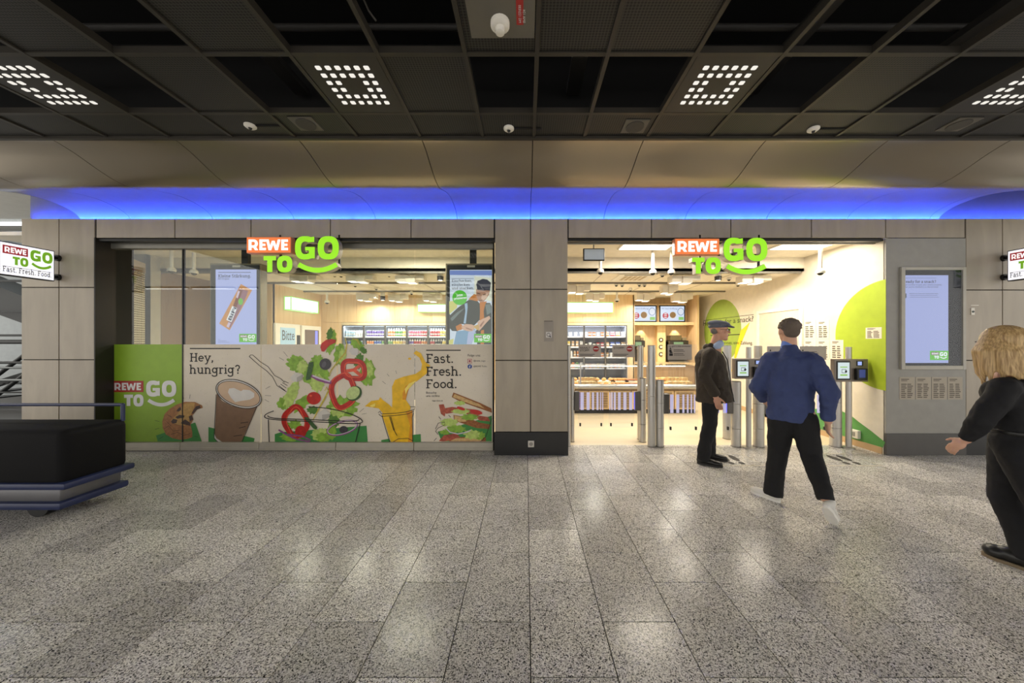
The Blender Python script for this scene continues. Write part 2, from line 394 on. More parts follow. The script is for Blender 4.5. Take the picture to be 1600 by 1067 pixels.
def perforated():
    m = bpy.data.materials.new('perforated_metal'); m.use_nodes = True; nt = m.node_tree; b = nt.nodes['Principled BSDF']
    g = nt.nodes.new('ShaderNodeNewGeometry'); mp = nt.nodes.new('ShaderNodeMapping'); nt.links.new(g.outputs['Position'], mp.inputs['Vector'])
    mp.inputs['Scale'].default_value = (52, 60, 0)
    vo = nt.nodes.new('ShaderNodeTexVoronoi'); vo.inputs['Scale'].default_value = 1.0; vo.inputs['Randomness'].default_value = 0.0
    nt.links.new(mp.outputs[0], vo.inputs['Vector'])
    rp = nt.nodes.new('ShaderNodeValToRGB'); e = rp.color_ramp.elements
    e[0].position = .33; e[0].color = (.003, .003, .003, 1); e[1].position = .42; e[1].color = (.034, .032, .028, 1)
    nt.links.new(vo.outputs['Distance'], rp.inputs[0]); nt.links.new(rp.outputs[0], b.inputs['Base Color'])
    b.inputs['Roughness'].default_value = .55; b.inputs['Metallic'].default_value = .2
    return m
def wood(name, c, c2, sx=1.0, rough=.45):
    m = bpy.data.materials.new(name); m.use_nodes = True; nt = m.node_tree; b = nt.nodes['Principled BSDF']
    g = nt.nodes.new('ShaderNodeNewGeometry'); mp = nt.nodes.new('ShaderNodeMapping'); mp.inputs['Scale'].default_value = (9*sx, 9*sx, .7)
    nt.links.new(g.outputs['Position'], mp.inputs['Vector'])
    n = nt.nodes.new('ShaderNodeTexNoise'); n.inputs['Scale'].default_value = 2.2; n.inputs['Detail'].default_value = 7; n.inputs['Distortion'].default_value = .6
    nt.links.new(mp.outputs[0], n.inputs['Vector'])
    rp = nt.nodes.new('ShaderNodeValToRGB'); e = rp.color_ramp.elements; e[0].position = .3; e[0].color = rgb(c2); e[1].position = .68; e[1].color = rgb(c)
    nt.links.new(n.outputs['Fac'], rp.inputs[0])
    oi = nt.nodes.new('ShaderNodeObjectInfo'); mr = nt.nodes.new('ShaderNodeMapRange'); mr.inputs['To Min'].default_value = .93; mr.inputs['To Max'].default_value = 1.07
    nt.links.new(oi.outputs['Random'], mr.inputs[0])
    sc = nt.nodes.new('ShaderNodeVectorMath'); sc.operation = 'SCALE'; nt.links.new(rp.outputs[0], sc.inputs[0]); nt.links.new(mr.outputs[0], sc.inputs['Scale'])
    nt.links.new(sc.outputs[0], b.inputs['Base Color']); b.inputs['Roughness'].default_value = rough
    return m
M_GRANITE = granite(); M_PERF = perforated()
M_CLAD = wood('facade_laminate', (168, 157, 140), (156, 146, 130), .35, .38)
M_WOOD = wood('maple_panel', (224, 194, 150), (208, 176, 130))
M_WOODD = wood('brown_panel', (172, 142, 106), (156, 126, 92))
M_BLACK = mat('black_paint', (14, 14, 15), .45)
M_BASE = mat('black_plinth', (22, 22, 24), .32)
M_JOINT = mat('dark_joint', (26, 24, 22), .8)
M_RAIL = mat('ceiling_rail_metal', (56, 52, 46), .5, .3)
M_VOID = mat('void_black', (7, 7, 8), .9)
M_PIPE = mat('dim_pipe', (42, 40, 38), .6)
M_SOFF = mat('soffit_metal', (150, 140, 124), .32, .75, var=.05, scale=1.2)
M_COVE = mat('cove_white', (120, 122, 128), .4, .0)
M_WHITE = mat('white_paint', (232, 228, 218), .6)
M_SHOPCEIL = mat('shop_ceiling', (236, 228, 210), .7)
M_SHOPFLOOR = mat('shop_floor', (214, 200, 172), .3, var=.04, scale=3)
M_GREYWALL = mat('grey_wall_paint', (150, 148, 142), .55)
M_GREYBASE = mat('grey_base', (84, 82, 80), .5)
M_STEEL = mat('brushed_steel', (176, 174, 170), .32, .9, var=.05, scale=30, stretch=(1, 1, .05))
M_ALU = mat('shutter_aluminium', (140, 138, 130), .4, .6)
M_GLASS = glass_mat('window_glass', (246, 250, 247), 1.5)
M_GGLASS = glass_mat('gate_glass', (250, 252, 255), 1.28)
M_BROWN = mat('dark_brown_reveal', (34, 28, 24), .5)
M_GREEN = mat('lime_print', (140, 178, 40), .5)
M_DGREEN = mat('leaf_green_print', (62, 140, 66), .55)
M_LWHITE = mat('white_print', (228, 228, 226), .5)
M_RED = mat('red_print', (168, 40, 36), .5)
M_INK = mat('black_ink', (34, 30, 28), .6)
M_LAMP = emit_mat('lamp_white', (255, 244, 226), 4.0)
M_BOXL = emit_mat('lightbox_white', (250, 255, 244), 1.6)

YF = 4.49                                      # front plane of the facade
def xf_(x): return XW(x, YF)
def zf_(y): return ZW(y, YF)
# ================================================================ floor of granite slabs
fl = struct(MB().box(-10, 10, -5, 4.93, -.06, -.012).build('floor', M_JOINT))
tag(fl, 'polished speckled grey granite slab floor of the concourse')
tile_me = MB().box(-.1973, .1973, -.2973, .2973, -.018, 0).mesh('tile', M_GRANITE)
far = MB(); nt_ = 0
for k in range(-25, 25):
    cx = .0217 + .4*k + .2
    for j in range(-11, 7):
        cy = 1.5166 + .6*j + .3 + (.3 if k % 2 else 0)
        if cy + .3 > 4.97 and cy - .3 < 4.93: y1 = 4.93
        elif cy - .3 >= 4.93: continue
        else: y1 = None
        near = cy > 1.1 and -1.62*(cy+.3) - .25 < cx < 1.53*(cy+.3) + .25 and cx > -7.3
        if near and y1 is None:
            o = bpy.data.objects.new('tile', tile_me); col.objects.link(o); o.location = (cx, cy, 0); o.parent = fl; nt_ += 1
        elif near:
            MB().box(cx-.198, cx+.198, cy-.298, y1, -.018, 0).build('tile', M_GRANITE, fl)
        else:
            far.box(cx-.198, cx+.198, cy-.298, y1 or cy+.298, -.018, 0)
tag(far.build('distant_slabs', M_GRANITE, fl), kind='stuff')
# ================================================================ concourse ceiling
ZC = 3.383
LX = [-.953-.565*k for k in range(14, -1, -1)] + [-.39, .07, .525] + [1.09+.565*k for k in range(15)]
RY = [-4.5, -3.94, -3.39, -2.84, -2.29, -1.74, -1.19, -.64, -.09, .46, 1.01, 1.562, 2.115, 2.666, 2.99]
ce = struct(MB().box(-10, 10, -5, 3.3, 4.25, 4.3).box(-10, 10, 3.0, 3.06, 3.42, 4.25).build('ceiling', M_VOID))
tag(ce, 'dark suspended ceiling grid with open black cells')
for x in LX:
    if -5.9 < x < 5.9: MB().box(x-.014, x+.014, 1.0, 2.985, ZC, ZC+.05).build('grid_rail', M_RAIL, ce)
for y in RY[10:14]: MB().box(-6.6, 6.6, y-.014, y+.014, ZC+.002, ZC+.046).build('cross_rail', M_RAIL, ce)
MB().box(-9, 9, 2.965, 2.995, ZC-.012, ZC+.05).build('edge_trim', M_RAIL, ce)
perfA = {-2.65-.565+.0: 1}
def cell(i): return LX[i], LX[i+1]
i0 = LX.index(-.39)
openA = {i0-4: 1, i0-2: 1, i0-1: 1, i0+3: 1, i0+4: 1, i0+5: 1, i0-6: 1, i0+7: 1, i0+9: 1}
openB = {i0-5: 1, i0-3: 1, i0: 1, i0+1: 1, i0+2: 1, i0+4: 1, i0+6: 1, i0-7: 1, i0+8: 1}
lightB = {i0-6: 1, i0-2: 1, i0+3: 1, i0+7: 1}
mixpanel = MB()
for i in range(len(LX)-1):
    a, b_ = cell(i)
    if a < -6.6 or b_ > 6.8: continue
    if i not in openA: MB().box(a+.016, b_-.016, RY[11]+.016, RY[12]-.016, ZC+.012, ZC+.022).build('perforated_panel', M_PERF, ce)
    if i not in openB and i not in lightB: MB().box(a+.016, b_-.016, RY[12]+.016, RY[13]-.016, ZC+.012, ZC+.022).build('perforated_panel', M_PERF, ce)
    MB().box(a+.016, b_-.016, RY[13]+.016, 2.962, ZC+.012, ZC+.022).build('perforated_panel', M_PERF, ce)
    for r in range(0, 11):
        if (i + r) % 3: mixpanel.box(a+.016, b_-.016, RY[r]+.016, RY[r+1]-.016, ZC+.012, ZC+.022)
tag(mixpanel.build('panels_behind', M_PERF, ce), kind='stuff')
# pipes, trays and cables in the void
for y, z, r in ((1.9, 3.95, .03), (2.42, 3.85, .025), (2.2, 4.1, .05)): MB().cyl((-7, y, z), (7, y, z), r, n=10).smooth().build('pipe', M_PIPE, ce)
for x in (-2.0, .42, 2.0, 3.2, -4.4): MB().box(x-.06, x+.06, 1.0, 2.95, 3.75, 3.80).build('cable_tray', M_PIPE, ce)
MB().tube([(-1.05, 1.7, 3.9), (-.98, 1.86, 3.62), (-.93, 1.95, 3.5), (-.9, 1.98, 3.47)], .006, 6).smooth().build('loose_cable', M_RAIL, ce)
MB().tube([(1.7, 1.62, 3.9), (1.55, 1.8, 3.66), (1.36, 1.92, 3.6)], .006, 6).smooth().build('loose_cable', M_RAIL, ce)
# detector plate, detector and its red tag in the cell above the column
det = thing('smoke_detector', (-.16, 1.90, ZC), 'white smoke detector on its pale plate between the dark ceiling panels', 'detector')
MB().box(-.33, .05, 1.6, 2.0, ZC+.002, ZC+.010).build('plate', mat('detector_plate', (104, 100, 90), .5), det)
MB().lathe([(.055, 0), (.055, -.02), (.045, -.03), (.028, -.034), (.026, -.06), (.014, -.066)], (-.15, 1.9, ZC), 20).smooth().build('head', M_WHITE, det)
pt = Plane((0, 0, ZC+.0015), (1, 0, 0), (0, 1, 0), (0, 0, -1))
flat(pt, [rectp(-.055, 1.66, -.015, 1.915)], 'tag_strip', M_RED, det, 1)
words(pt, 'BMA 124', -.018, 1.90, 'tag_text', M_LWHITE, det, height=.014, lay=2, rot=-90)
words(pt, 'MG 122/030', -.042, 1.90, 'tag_text', M_LWHITE, det, height=.014, lay=2, rot=-90)
# luminaires with 32 little windows
M_LED = emit_mat('led_window', (255, 250, 240), HALL_LED)
M_PLATE = mat('luminaire_plate', (36, 33, 29), .5)
led_me = MB().prism([(-.0175, -.011, 0), (-.012, -.0155, 0), (.012, -.0155, 0), (.0175, -.011, 0), (.0175, .011, 0), (.012, .0155, 0), (-.012, .0155, 0), (-.0175, .011, 0)], (0, 0, .004)).mesh('light_window', M_LED)
plate_me = MB().box(-.264, .264, -.26, .26, .004, .03).mesh('plate', M_PLATE)
def luminaire(x, y, label, cells=True):
    t = thing('ceiling_luminaire', (x, y, ZC), label, 'ceiling light', 'square luminaires of the concourse ceiling')
    o = bpy.data.objects.new('plate', plate_me); col.objects.link(o); o.parent = t
    for a in range(6):
        for b in range(6):
            if 2 <= a <= 3 and 2 <= b <= 3: continue
            o = bpy.data.objects.new('light_window', led_me); col.objects.link(o); o.parent = t
            o.location = ((a-2.5)*.065, (b-2.5)*.0645 - .012, 0)
yB = (RY[12]+RY[13])/2
lab = {i0-6: 'square luminaire of small white windows at the far left of the dark ceiling', i0-2: 'square luminaire of small white windows above the coffee cup poster',
       i0+3: 'square luminaire of small white windows above the store entrance', i0+7: 'square luminaire of small white windows at the far right of the dark ceiling'}
for i in lightB: luminaire((LX[i]+LX[i+1])/2, yB, lab[i])
bk = thing('luminaires_behind', (0, 0, ZC), 'further square luminaires of the ceiling behind the viewpoint', 'ceiling light', 'square luminaires of the concourse ceiling')
bk['kind'] = 'stuff'
bm_ = MB()
for yy in (.19, -2.01):
    for i in (i0-6, i0-2, i0+3, i0+7):
        c = (LX[i]+LX[i+1])/2
        for a in range(6):
            for b in range(6):
                if 2 <= a <= 3 and 2 <= b <= 3: continue
                bm_.box(c+(a-2.5)*.065-.022, c+(a-2.5)*.065+.022, yy+(b-2.5)*.065-.022, yy+(b-2.5)*.065+.022, ZC, ZC+.004)
bm_.build('light_windows', M_LED, bk)
# small spots and speakers in the last row of panels
for x, y, lb in ((391, 198, 'left'), (795, 202, 'middle'), (1271, 203, 'right')):
    Yd = F*(ZC-HC)/(CY-y); X = XW(x, Yd)
    t = thing('sprinkler_rosette', (X, Yd, ZC), 'small white ceiling rosette with a dark cable slot, %s one of three' % {'left': 'leftmost', 'middle': 'middle', 'right': 'rightmost'}[lb], 'ceiling fitting', 'rosettes in the ceiling edge row')
    MB().lathe([(.045, .012), (.045, 0), (.03, -.012), (.016, -.012), (.014, .004)], (X, Yd, ZC), 18).smooth().build('rosette', M_WHITE, t)
    MB().lathe([(.014, -.006), (.012, -.02), (.006, -.026)], (X, Yd, ZC), 12).smooth().build('nozzle', M_BLACK, t)
    MB().box(X+.05, X+.28, Yd-.008, Yd+.008, ZC+.004, ZC+.0115).build('slot', M_VOID, t)
for x, y, lb in ((478, 195, 'above the coffee cup poster'), (992, 199, 'above the store entrance'), (1498, 196, 'at the far right of the ceiling')):
    Yd = F*(ZC-HC)/(CY-y); X = XW(x, Yd)
    t = thing('ceiling_speaker', (X, Yd, ZC), 'square grey loudspeaker behind the perforated ceiling panel %s' % lb, 'loudspeaker', 'ceiling loudspeakers')
    MB().box(X-.1, X+.1, Yd-.085, Yd+.085, ZC+.004, ZC+.012).build('frame', mat('speaker_grey', (92, 88, 80), .6), t)
    MB().cyl((X, Yd, ZC+.004), (X, Yd, ZC-.002), .075, n=24).build('grille', mat('speaker_grille', (66, 63, 58), .7, bump=.4, bscale=300), t)
# ================================================================ curved soffit and lit cove
prof = [(2.99, 3.383), (3.04, 3.379), (3.16, 3.345), (3.29, 3.293), (3.42, 3.247), (3.52, 3.229), (3.58, 3.226), (3.64, 3.234)]
cprof = [(3.64, 3.234), (3.72, 3.258), (3.84, 3.300), (3.98, 3.338), (4.12, 3.359), (4.24, 3.358), (4.36, 3.342), (4.45, 3.315), (4.52, 3.272), (4.56, 3.215)]
def spline(p, n=5):
    out = []
    for i in range(len(p)-1):
        p0 = Vector(p[max(i-1, 0)]); p1 = Vector(p[i]); p2 = Vector(p[i+1]); p3 = Vector(p[min(i+2, len(p)-1)])
        for k in range(n):
            t = k/n; out.append(.5*((2*p1)+(p2-p0)*t+(2*p0-5*p1+4*p2-p3)*t*t+(3*p1-p0-3*p2+p3)*t**3))
    return out + [Vector(p[-1])]
so = struct(MB().box(-10, 10, 3.06, 3.7, 3.66, 3.72).box(-6.88, 10, 3.7, 4.7, 3.66, 3.72).box(-6.88, 10, 4.6, 4.7, 3.15, 3.72).build('ceiling_soffit', M_VOID))  # unseen slabs above and behind the panels; roof added to stop light
tag(so, 'curved metal soffit with a blue lit cove above the shop front')
JX = [-8.9, -7.78, -6.6, -5.46, -4.32, -3.2, -2.075, -.95, .061, 1.072, 2.193, 3.313, 4.429, 5.56, 6.7, 7.8, 8.9]
def curved(name, pr, x0, x1, m, parent, up=.012):
    mb = MB(); n = len(pr); vs = []
    for x in (x0, x1):
        for p in pr: vs.append((x, p.x, p.y))
    for x in (x0, x1):
        for p in pr: vs.append((x, p.x, p.y+up))
    fs = []
    for i in range(n-1):
        fs += [(i, i+1, n+i+1, n+i), (2*n+i, 3*n+i, 3*n+i+1, 2*n+i+1), (i, 2*n+i, 2*n+i+1, i+1), (n+i, n+i+1, 3*n+i+1, 3*n+i)]
    mb.add(vs, fs); return mb.smooth().build(name, m, parent)
sp, cp = spline(prof), spline(cprof)
for a, b_ in zip(JX, JX[1:]): curved('soffit_panel', sp, a+.004, b_-.004, M_SOFF, so)
CJ = [-6.15] + JX[3:14] + [5.69]
for a, b_ in zip(CJ, CJ[1:]):
    if b_ - a > .2: curved('cove_panel', cp, a+.003, b_-.003, M_COVE, so)
curved('cove_panel', cp, 5.56+.003, 5.69, M_COVE, so)
for a, b_ in ((-6.88, -6.12), (5.66, 9.0)):     # flat back of the recess beside the curved cove
    MB().box(a, b_, 4.575, 4.6, 3.15, 3.66).build('recess_back', M_COVE, so)
M_BLUE = emit_mat('blue_led', (34, 72, 255), COVE)
for a, b_ in zip([-6.84, -5.4, -3.9, -2.4, -.9, .6, 2.1, 3.6, 5.1, 6.6], [-5.4, -3.9, -2.4, -.9, .6, 2.1, 3.6, 5.1, 6.6, 8.2]):
    MB().box(a+.01, b_-.01, 4.512, 4.530, 3.212, 3.218).build('led_strip', M_BLUE, so)
# ================================================================ facade
Z1, Z0 = 3.226, 2.955
wf = MB()
wf.box(-6.87, -5.89, 4.505, 4.95, 0, 3.15).box(-.42, .565, 4.505, 4.95, 0, 3.15).box(4.962, 5.985, 4.50, 4.95, 0, 3.15).box(5.985, 9, 4.505, 4.95, 0, 3.15)
wf.box(-5.89, -.42, 4.505, 4.60, Z0+.01, 3.15).box(.565, 4.90, 4.505, 4.60, Z0+.01, 3.15)
wf.box(-6.87, 9, 4.507, 4.511, 3.10, 3.224)  # thin strip behind the panels, added to block LED light at their joints
wfo = struct(wf.build('wall_front', M_JOINT)); tag(wfo, 'shop front wall clad in pale wood laminate panels')
def panel(x0, x1, y0, y1, m=M_CLAD, name='cladding_panel', g=.006, Yp=YF, th=.016):
    return MB().rbox(xf_(x0)+g, xf_(x1)-g, Yp, Yp+th, zf_(y1)+g, zf_(y0)-g, .002, 1).build(name, m, wfo)
for a, b_ in zip([150, 273, 392, 516, 642], [273, 392, 516, 642, 772]): panel(a, b_, 341, 372)
for a, b_ in zip([888, 1018, 1142, 1268, 1384], [1018, 1142, 1268, 1384, 1508]): panel(a, b_, 341, 372)
for a, b_ in ((33, 92), (92, 148)):
    for c, d in ((341, 449), (449, 562), (562, 676)): panel(a, b_, c, d)
for a, b_ in ((773, 829), (829, 887.5)):
    for c, d in ((341, 452), (452, 563), (563, 675)): panel(a, b_, c, d)
for a, b_ in ((1509, 1566.5), (1566.5, 1624), (1624, 1740)):
    for c, d in ((341, 453), (453, 563), (563, 677)): panel(a, b_, c, d)
MB().rbox(-.432, .574, YF-.012, YF+.02, 0, zf_(675), .002, 1).build('plinth', M_BASE, wfo)
MB().rbox(-6.88, -5.88, YF-.006, YF+.02, 0, zf_(676), .002, 1).build('plinth', M_BASE, wfo)
MB().rbox(5.985, 9, YF-.006, YF+.02, 0, zf_(677), .002, 1).build('plinth', M_BASE, wfo)
MB().rbox(4.90, 5.985, YF-.004, YF+.02, zf_(677), zf_(372)-.004, .002, 1).build('grey_wall_panel', M_GREYWALL, wfo)
MB().rbox(4.90, 5.985, YF-.012, YF+.02, 0, zf_(677), .002, 1).build('grey_base', M_GREYBASE, wfo)
MB().box(-5.888, -5.872, 4.49, 4.72, 0, Z0+.01).build('reveal', M_BROWN, wfo)
MB().box(-5.9, -.42, 4.52, 4.60, Z0-.03, Z0).build('header_trim', M_BLACK, wfo)
MB().box(.565, 4.90, 4.52, 4.60, Z0-.03, Z0).build('header_trim', M_BLACK, wfo)
MB().box(.565, 4.90, 4.62, 4.66, ZW(381, 4.62), Z0).build('shutter_rail', M_ALU, wfo)
# ================================================================ glazed front with its sill
YG = 4.70
def xg(x): return XW(x, YG)
def zg(y): return ZW(y, YG)
win = struct(MB().rbox(-5.94, xg(771.5), 4.66, 4.74, zg(389.5), Z0+.02, .006, 1).build('window_1', M_ALU)); tag(win, 'full height shop window of five glass panes over printed foil')
GJ = [171, 286, 408, 527, 648, 771.5]
for a, b_ in zip(GJ, GJ[1:]):
    MB().box(xg(a)+.004, xg(b_)-.004, YG, YG+.010, zg(690)-.02, zg(389)).build('pane', M_GLASS, win)
    MB().rbox(xg(a)+.004, xg(b_)-.004, 4.655, 4.74, .004, zg(690), .006, 1).rbox(xg(a)+.004, xg(b_)-.004, 4.648, 4.66, .03, .05, .002, 1).build('sill', mat('sill_metal', (186, 180, 166), .4, .2), win)
MB().box(xg(286)-.006, xg(286)+.006, 4.69, 4.73, 0, zg(377)).build('mullion', M_BLACK, win)
MB().box(xg(771)-.01, xg(771)+.01, 4.68, 4.74, 0, zg(377)).build('mullion', M_JOINT, win)
# ================================================================ shop shell
YB = 8.75; ZS = 2.79; ZFC = 3.03; YBK = 5.81
def sb(x): return XW(x, YB)
shf = struct(MB().box(-7.6, 4.9, 4.93, 9.5, -.05, 0).build('floor_shop', M_SHOPFLOOR)); tag(shf, 'pale beige floor inside the store')
sce = struct(MB().box(-7.6, 4.9, 4.60, YBK, ZFC, ZFC+.05).box(-7.6, 4.9, YBK, YBK+.06, ZS, ZFC+.05).box(-7.6, 4.9, YBK, 9.5, ZS, ZS+.05).build('ceiling_shop', M_SHOPCEIL))
tag(sce, 'cream store ceiling stepped down behind a bulkhead')
for y in (YBK+.03, 6.9, 8.05): MB().box(-7.4, 4.86, y-.02, y+.02, ZS-.035, ZS).build('lamp_track', mat('track_grey', (120, 116, 108), .5, .3), sce)
for x in (-4.6, -3.4, -2.2, -1.0, .2, 1.4, 2.6, 3.8): MB().box(x-.004, x+.004, YBK+.06, 8.7, ZS-.004, ZS).build('ceiling_joint', mat('ceiling_joint_grey', (140, 128, 108), .7), sce)
wr = struct(MB().box(4.90, 4.96, 4.52, 9.5, 0, 3.08).build('wall_right', mat('cream_wall', (226, 218, 200), .6))); tag(wr, 'cream side wall of the store with green circle print')
wb = MB().box(-5.43, 2.87, 9.36, 9.42, 0, ZS)
wbo = struct(wb.build('wall_back', M_WOODD)); tag(wbo, 'maple panelled back wall of the store')
for a, b_ in zip([-5.43, -4.5, -3.5, -2.5, -1.5, -.5, .5, 1.5], [-4.5, -3.5, -2.5, -1.5, -.5, .5, 1.5, 2.87]):
    MB().box(a+.003, b_-.003, YB, YB+.05, 2.06, ZS).build('wood_panel', M_WOOD, wbo)
for a, b_ in ((-5.43, -4.87), (-.90, .97), (2.69, 2.87)): MB().box(a+.003, b_-.003, YB, YB+.05, 0, 2.055).build('wood_panel', M_WOOD, wbo)
MB().box(2.84, 2.88, YB, 9.36, 0, ZS).build('alcove_side', M_WOOD, wbo)
wl = struct(MB().box(-5.50, -5.43, 7.06, 9.36, 0, ZS).build('wall_left', M_WOOD)); tag(wl, 'maple side wall behind the shop window')
wl2 = struct(MB().box(-7.6, -5.43, 7.06, 7.12, 0, ZS+.3).build('wall_partition', M_WOODD)); tag(wl2, 'brown wood partition behind the left window panes')
MB().box(-5.75, -5.43, 7.045, 7.06, 0, ZS).build('wood_post', M_WOOD, wl2)
for x in (-7.0, -6.4): MB().box(x-.003, x+.003, 7.055, 7.06, 0, ZS).build('panel_joint', M_JOINT, wl2)
wsl = struct(MB().box(-7.6, -6.45, 5.6, 5.66, 0, 3.08).box(-6.5, -6.45, 5.6, 5.82, 0, 3.08).build('wall_side', mat('pale_side_wall', (176, 170, 156), .6)))
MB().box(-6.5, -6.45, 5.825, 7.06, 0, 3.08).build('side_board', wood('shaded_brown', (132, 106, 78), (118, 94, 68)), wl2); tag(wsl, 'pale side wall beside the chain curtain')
# ---------------------------------------------------------------- coolers
def cooler(x0, nd, label):
    pw = .5675; x1 = x0 + nd*pw
    t = thing('drinks_cooler', ((x0+x1)/2, YB, 0), label, 'cooler', 'glass door coolers in the back wall')
    MG = mat('cooler_frame', (96, 94, 92), .4, .5); MI = mat('cooler_inside', (150, 152, 156), .5)
    MB().box(x0, x1, 9.30, 9.34, .1, 2.0).box(x0-.02, x0, YB, 9.34, 0, 2.0).box(x1, x1+.02, YB, 9.34, 0, 2.0).box(x0-.02, x1+.02, YB, 9.34, 1.985, 2.03).box(x0-.02, x1+.02, YB, 9.34, 0, .12).build('body', MI, t)
    MB().box(x0-.02, x1+.02, YB-.012, YB, 1.985, 2.05).build('top_trim', mat('cream_trim', (214, 196, 160), .5), t)
    strip = MB().box(x0, x1, YB+.06, YB+.09, 1.955, 1.965).build('light_strip', emit_mat('cooler_led', (235, 240, 255), 5.0), t)
    area('cooler_lamp', ((x0+x1)/2, YB+.075, 1.95), x1-x0, .03, 5*nd, (.92, .96, 1), (0, 0, 0), parent=t)
    for z in SHELF:
        s = MB().box(x0+.005, x1-.005, YB+.06, 9.28, z-.012, z).build('shelf', mat('shelf_white', (225, 226, 228), .4), t)
        MB().box(x0+.005, x1-.005, YB+.052, YB+.06, z-.035, z+.004).build('price_rail', mat('rail_white', (240, 240, 240), .4), s)
    for k in range(nd):
        a = x0 + k*pw; b_ = a + pw; w_ = .022
        d = MB().box(a+.003, a+w_, YB-.02, YB+.012, .12, 1.985).box(b_-w_, b_-.003, YB-.02, YB+.012, .12, 1.985).box(a+w_, b_-w_, YB-.02, YB+.012, 1.955, 1.985).box(a+w_, b_-w_, YB-.02, YB+.012, .12, .16).build('door', MG, t)
        MB().box(a+w_, b_-w_, YB-.006, YB-.001, .16, 1.955).build('pane', M_GGLASS, d)
        MB().box(b_-.018, b_-.008, YB-.05, YB-.02, .9, 1.3).build('handle', M_STEEL, d)
    return t
SHELF = [1.69, 1.415, 1.14, .845, .5]
cooler(-4.87, 7, 'long glass door drinks cooler seen above the salad poster')
cooler(.97, 3, 'glass door food cooler behind the bakery counter')
can_p = [(.028, 0), (.033, .008), (.033, .135), (.027, .15), (.027, .156)]
bot_p = [(.030, 0), (.034, .008), (.034, .12), (.030, .15), (.014, .175), (.013, .195), (.015, .196), (.015, .21)]
cup_p = [(.034, 0), (.044, .10), (.047, .10), (.047, .108), (.02, .112)]
def item_mesh(kind, c):
    g_ = sum(c)/3; c2 = tuple(int(v*.72 + g_*.28) for v in c); key = 'pack_%d_%d_%d' % c; new = key not in MATS
    m = mat(key, c2, .4, var=.25, scale=30)
    if new:                                          # pale label band and lid around every pack
        nt = m.node_tree; bs = nt.nodes['Principled BSDF']; lk = bs.inputs['Base Color'].links[0].from_socket
        tc = nt.nodes.new('ShaderNodeTexCoord'); sx = nt.nodes.new('ShaderNodeSeparateXYZ'); nt.links.new(tc.outputs['Object'], sx.inputs[0])
        cm = nt.nodes.new('ShaderNodeMath'); cm.operation = 'COMPARE'; cm.inputs[1].default_value = .06; cm.inputs[2].default_value = .016; nt.links.new(sx.outputs['Z'], cm.inputs[0])
        gt = nt.nodes.new('ShaderNodeMath'); gt.operation = 'GREATER_THAN'; gt.inputs[1].default_value = .145; nt.links.new(sx.outputs['Z'], gt.inputs[0])
        mx_ = nt.nodes.new('ShaderNodeMath'); mx_.operation = 'MAXIMUM'; nt.links.new(cm.outputs[0], mx_.inputs[0]); nt.links.new(gt.outputs[0], mx_.inputs[1])
        mr_ = nt.nodes.new('ShaderNodeMixRGB'); nt.links.new(mx_.outputs[0], mr_.inputs[0]); nt.links.new(lk, mr_.inputs[1]); mr_.inputs[2].default_value = rgb((224, 220, 210)); nt.links.new(mr_.outputs[0], bs.inputs['Base Color'])
    if kind == 'can': return MB().lathe(can_p, n=10).smooth().mesh('can', m)
    if kind == 'bottle': return MB().lathe(bot_p, n=10).smooth().mesh('bottle', m)
    if kind == 'cup': return MB().lathe(cup_p, n=12).smooth().mesh('cup', m)
    if kind == 'carton': return MB().prism([(-.035, -.03, 0), (.035, -.03, 0), (.035, .03, 0), (-.035, .03, 0)], (0, 0, .12)).prism([(-.035, -.03, .12), (-.035, .03, .12), (-.035, 0, .15)], (.07, 0, 0)).mesh('carton', m)
    return MB().prism([(-.055, -.012, 0), (-.05, -.03, .0), (.05, -.03, 0), (.055, -.012, 0), (.05, .02, 0), (-.05, .02, 0)], (0, .012, .10)).prism([(-.055, 0, .1), (.055, 0, .1), (.055, .015, .12), (-.055, .015, .12)], (0, .004, 0)).mesh('bag', m)
IM = {}
def item(kind, c, x, z, label, group):
    k = (kind, c)
    if k not in IM: IM[k] = item_mesh(kind, c)
    nm = {'can': 'drink_can', 'bottle': 'drink_bottle', 'cup': 'yoghurt_cup', 'carton': 'drink_carton', 'bag': 'snack_bag'}[kind]
    o = bpy.data.objects.new(nm, IM[k]); col.objects.link(o); o.location = (x, YB+.11+random.uniform(0, .01), z); o.rotation_euler = (0, 0, random.uniform(-.2, .2))
    tag(o, label, nm.split('_')[1], group)
ordn = ['first', 'second', 'third', 'fourth', 'fifth', 'sixth', 'seventh']
ORD8 = ['first', 'second', 'third', 'fourth', 'fifth', 'sixth', 'seventh', 'eighth']
CN = {}
def C_(n, c): CN[c] = n; return c
WHT = C_('white', (228, 226, 218)); PUR = C_('purple', (96, 62, 150)); ORA = C_('orange', (226, 120, 40)); GRN = C_('green', (104, 164, 70)); RED = C_('red', (196, 44, 48))
PNK = C_('pink', (210, 80, 110)); BLU = C_('blue', (52, 84, 176)); YEL = C_('yellow', (226, 190, 60)); DRK = C_('dark', (40, 36, 34)); TEA = C_('pale-blue', (150, 186, 206)); TAN = C_('tan', (206, 160, 104))
left = [  # (door, shelf index, kind, colours along the row)
 (0, 0, 'can', [TEA]*4 + [WHT]*4), (1, 0, 'can', [PUR]*8), (2, 0, 'bottle', [ORA]*3 + [GRN]*3 + [YEL]*2), (3, 0, 'can', [PNK]*5 + [RED]*3), (4, 0, 'bottle', [RED]*4 + [YEL]*4),
 (0, 1, 'can', [BLU]*4 + [TEA]*4), (1, 1, 'can', [ORA]*3 + [BLU]*3 + [GRN]*2), (2, 1, 'bottle', [GRN]*2 + [YEL]*4 + [TAN]*2), (3, 1, 'bottle', [PUR]*2 + [RED]*3 + [ORA]*3), (4, 1, 'bottle', [RED]*2 + [DRK]*3 + [YEL]*3)]
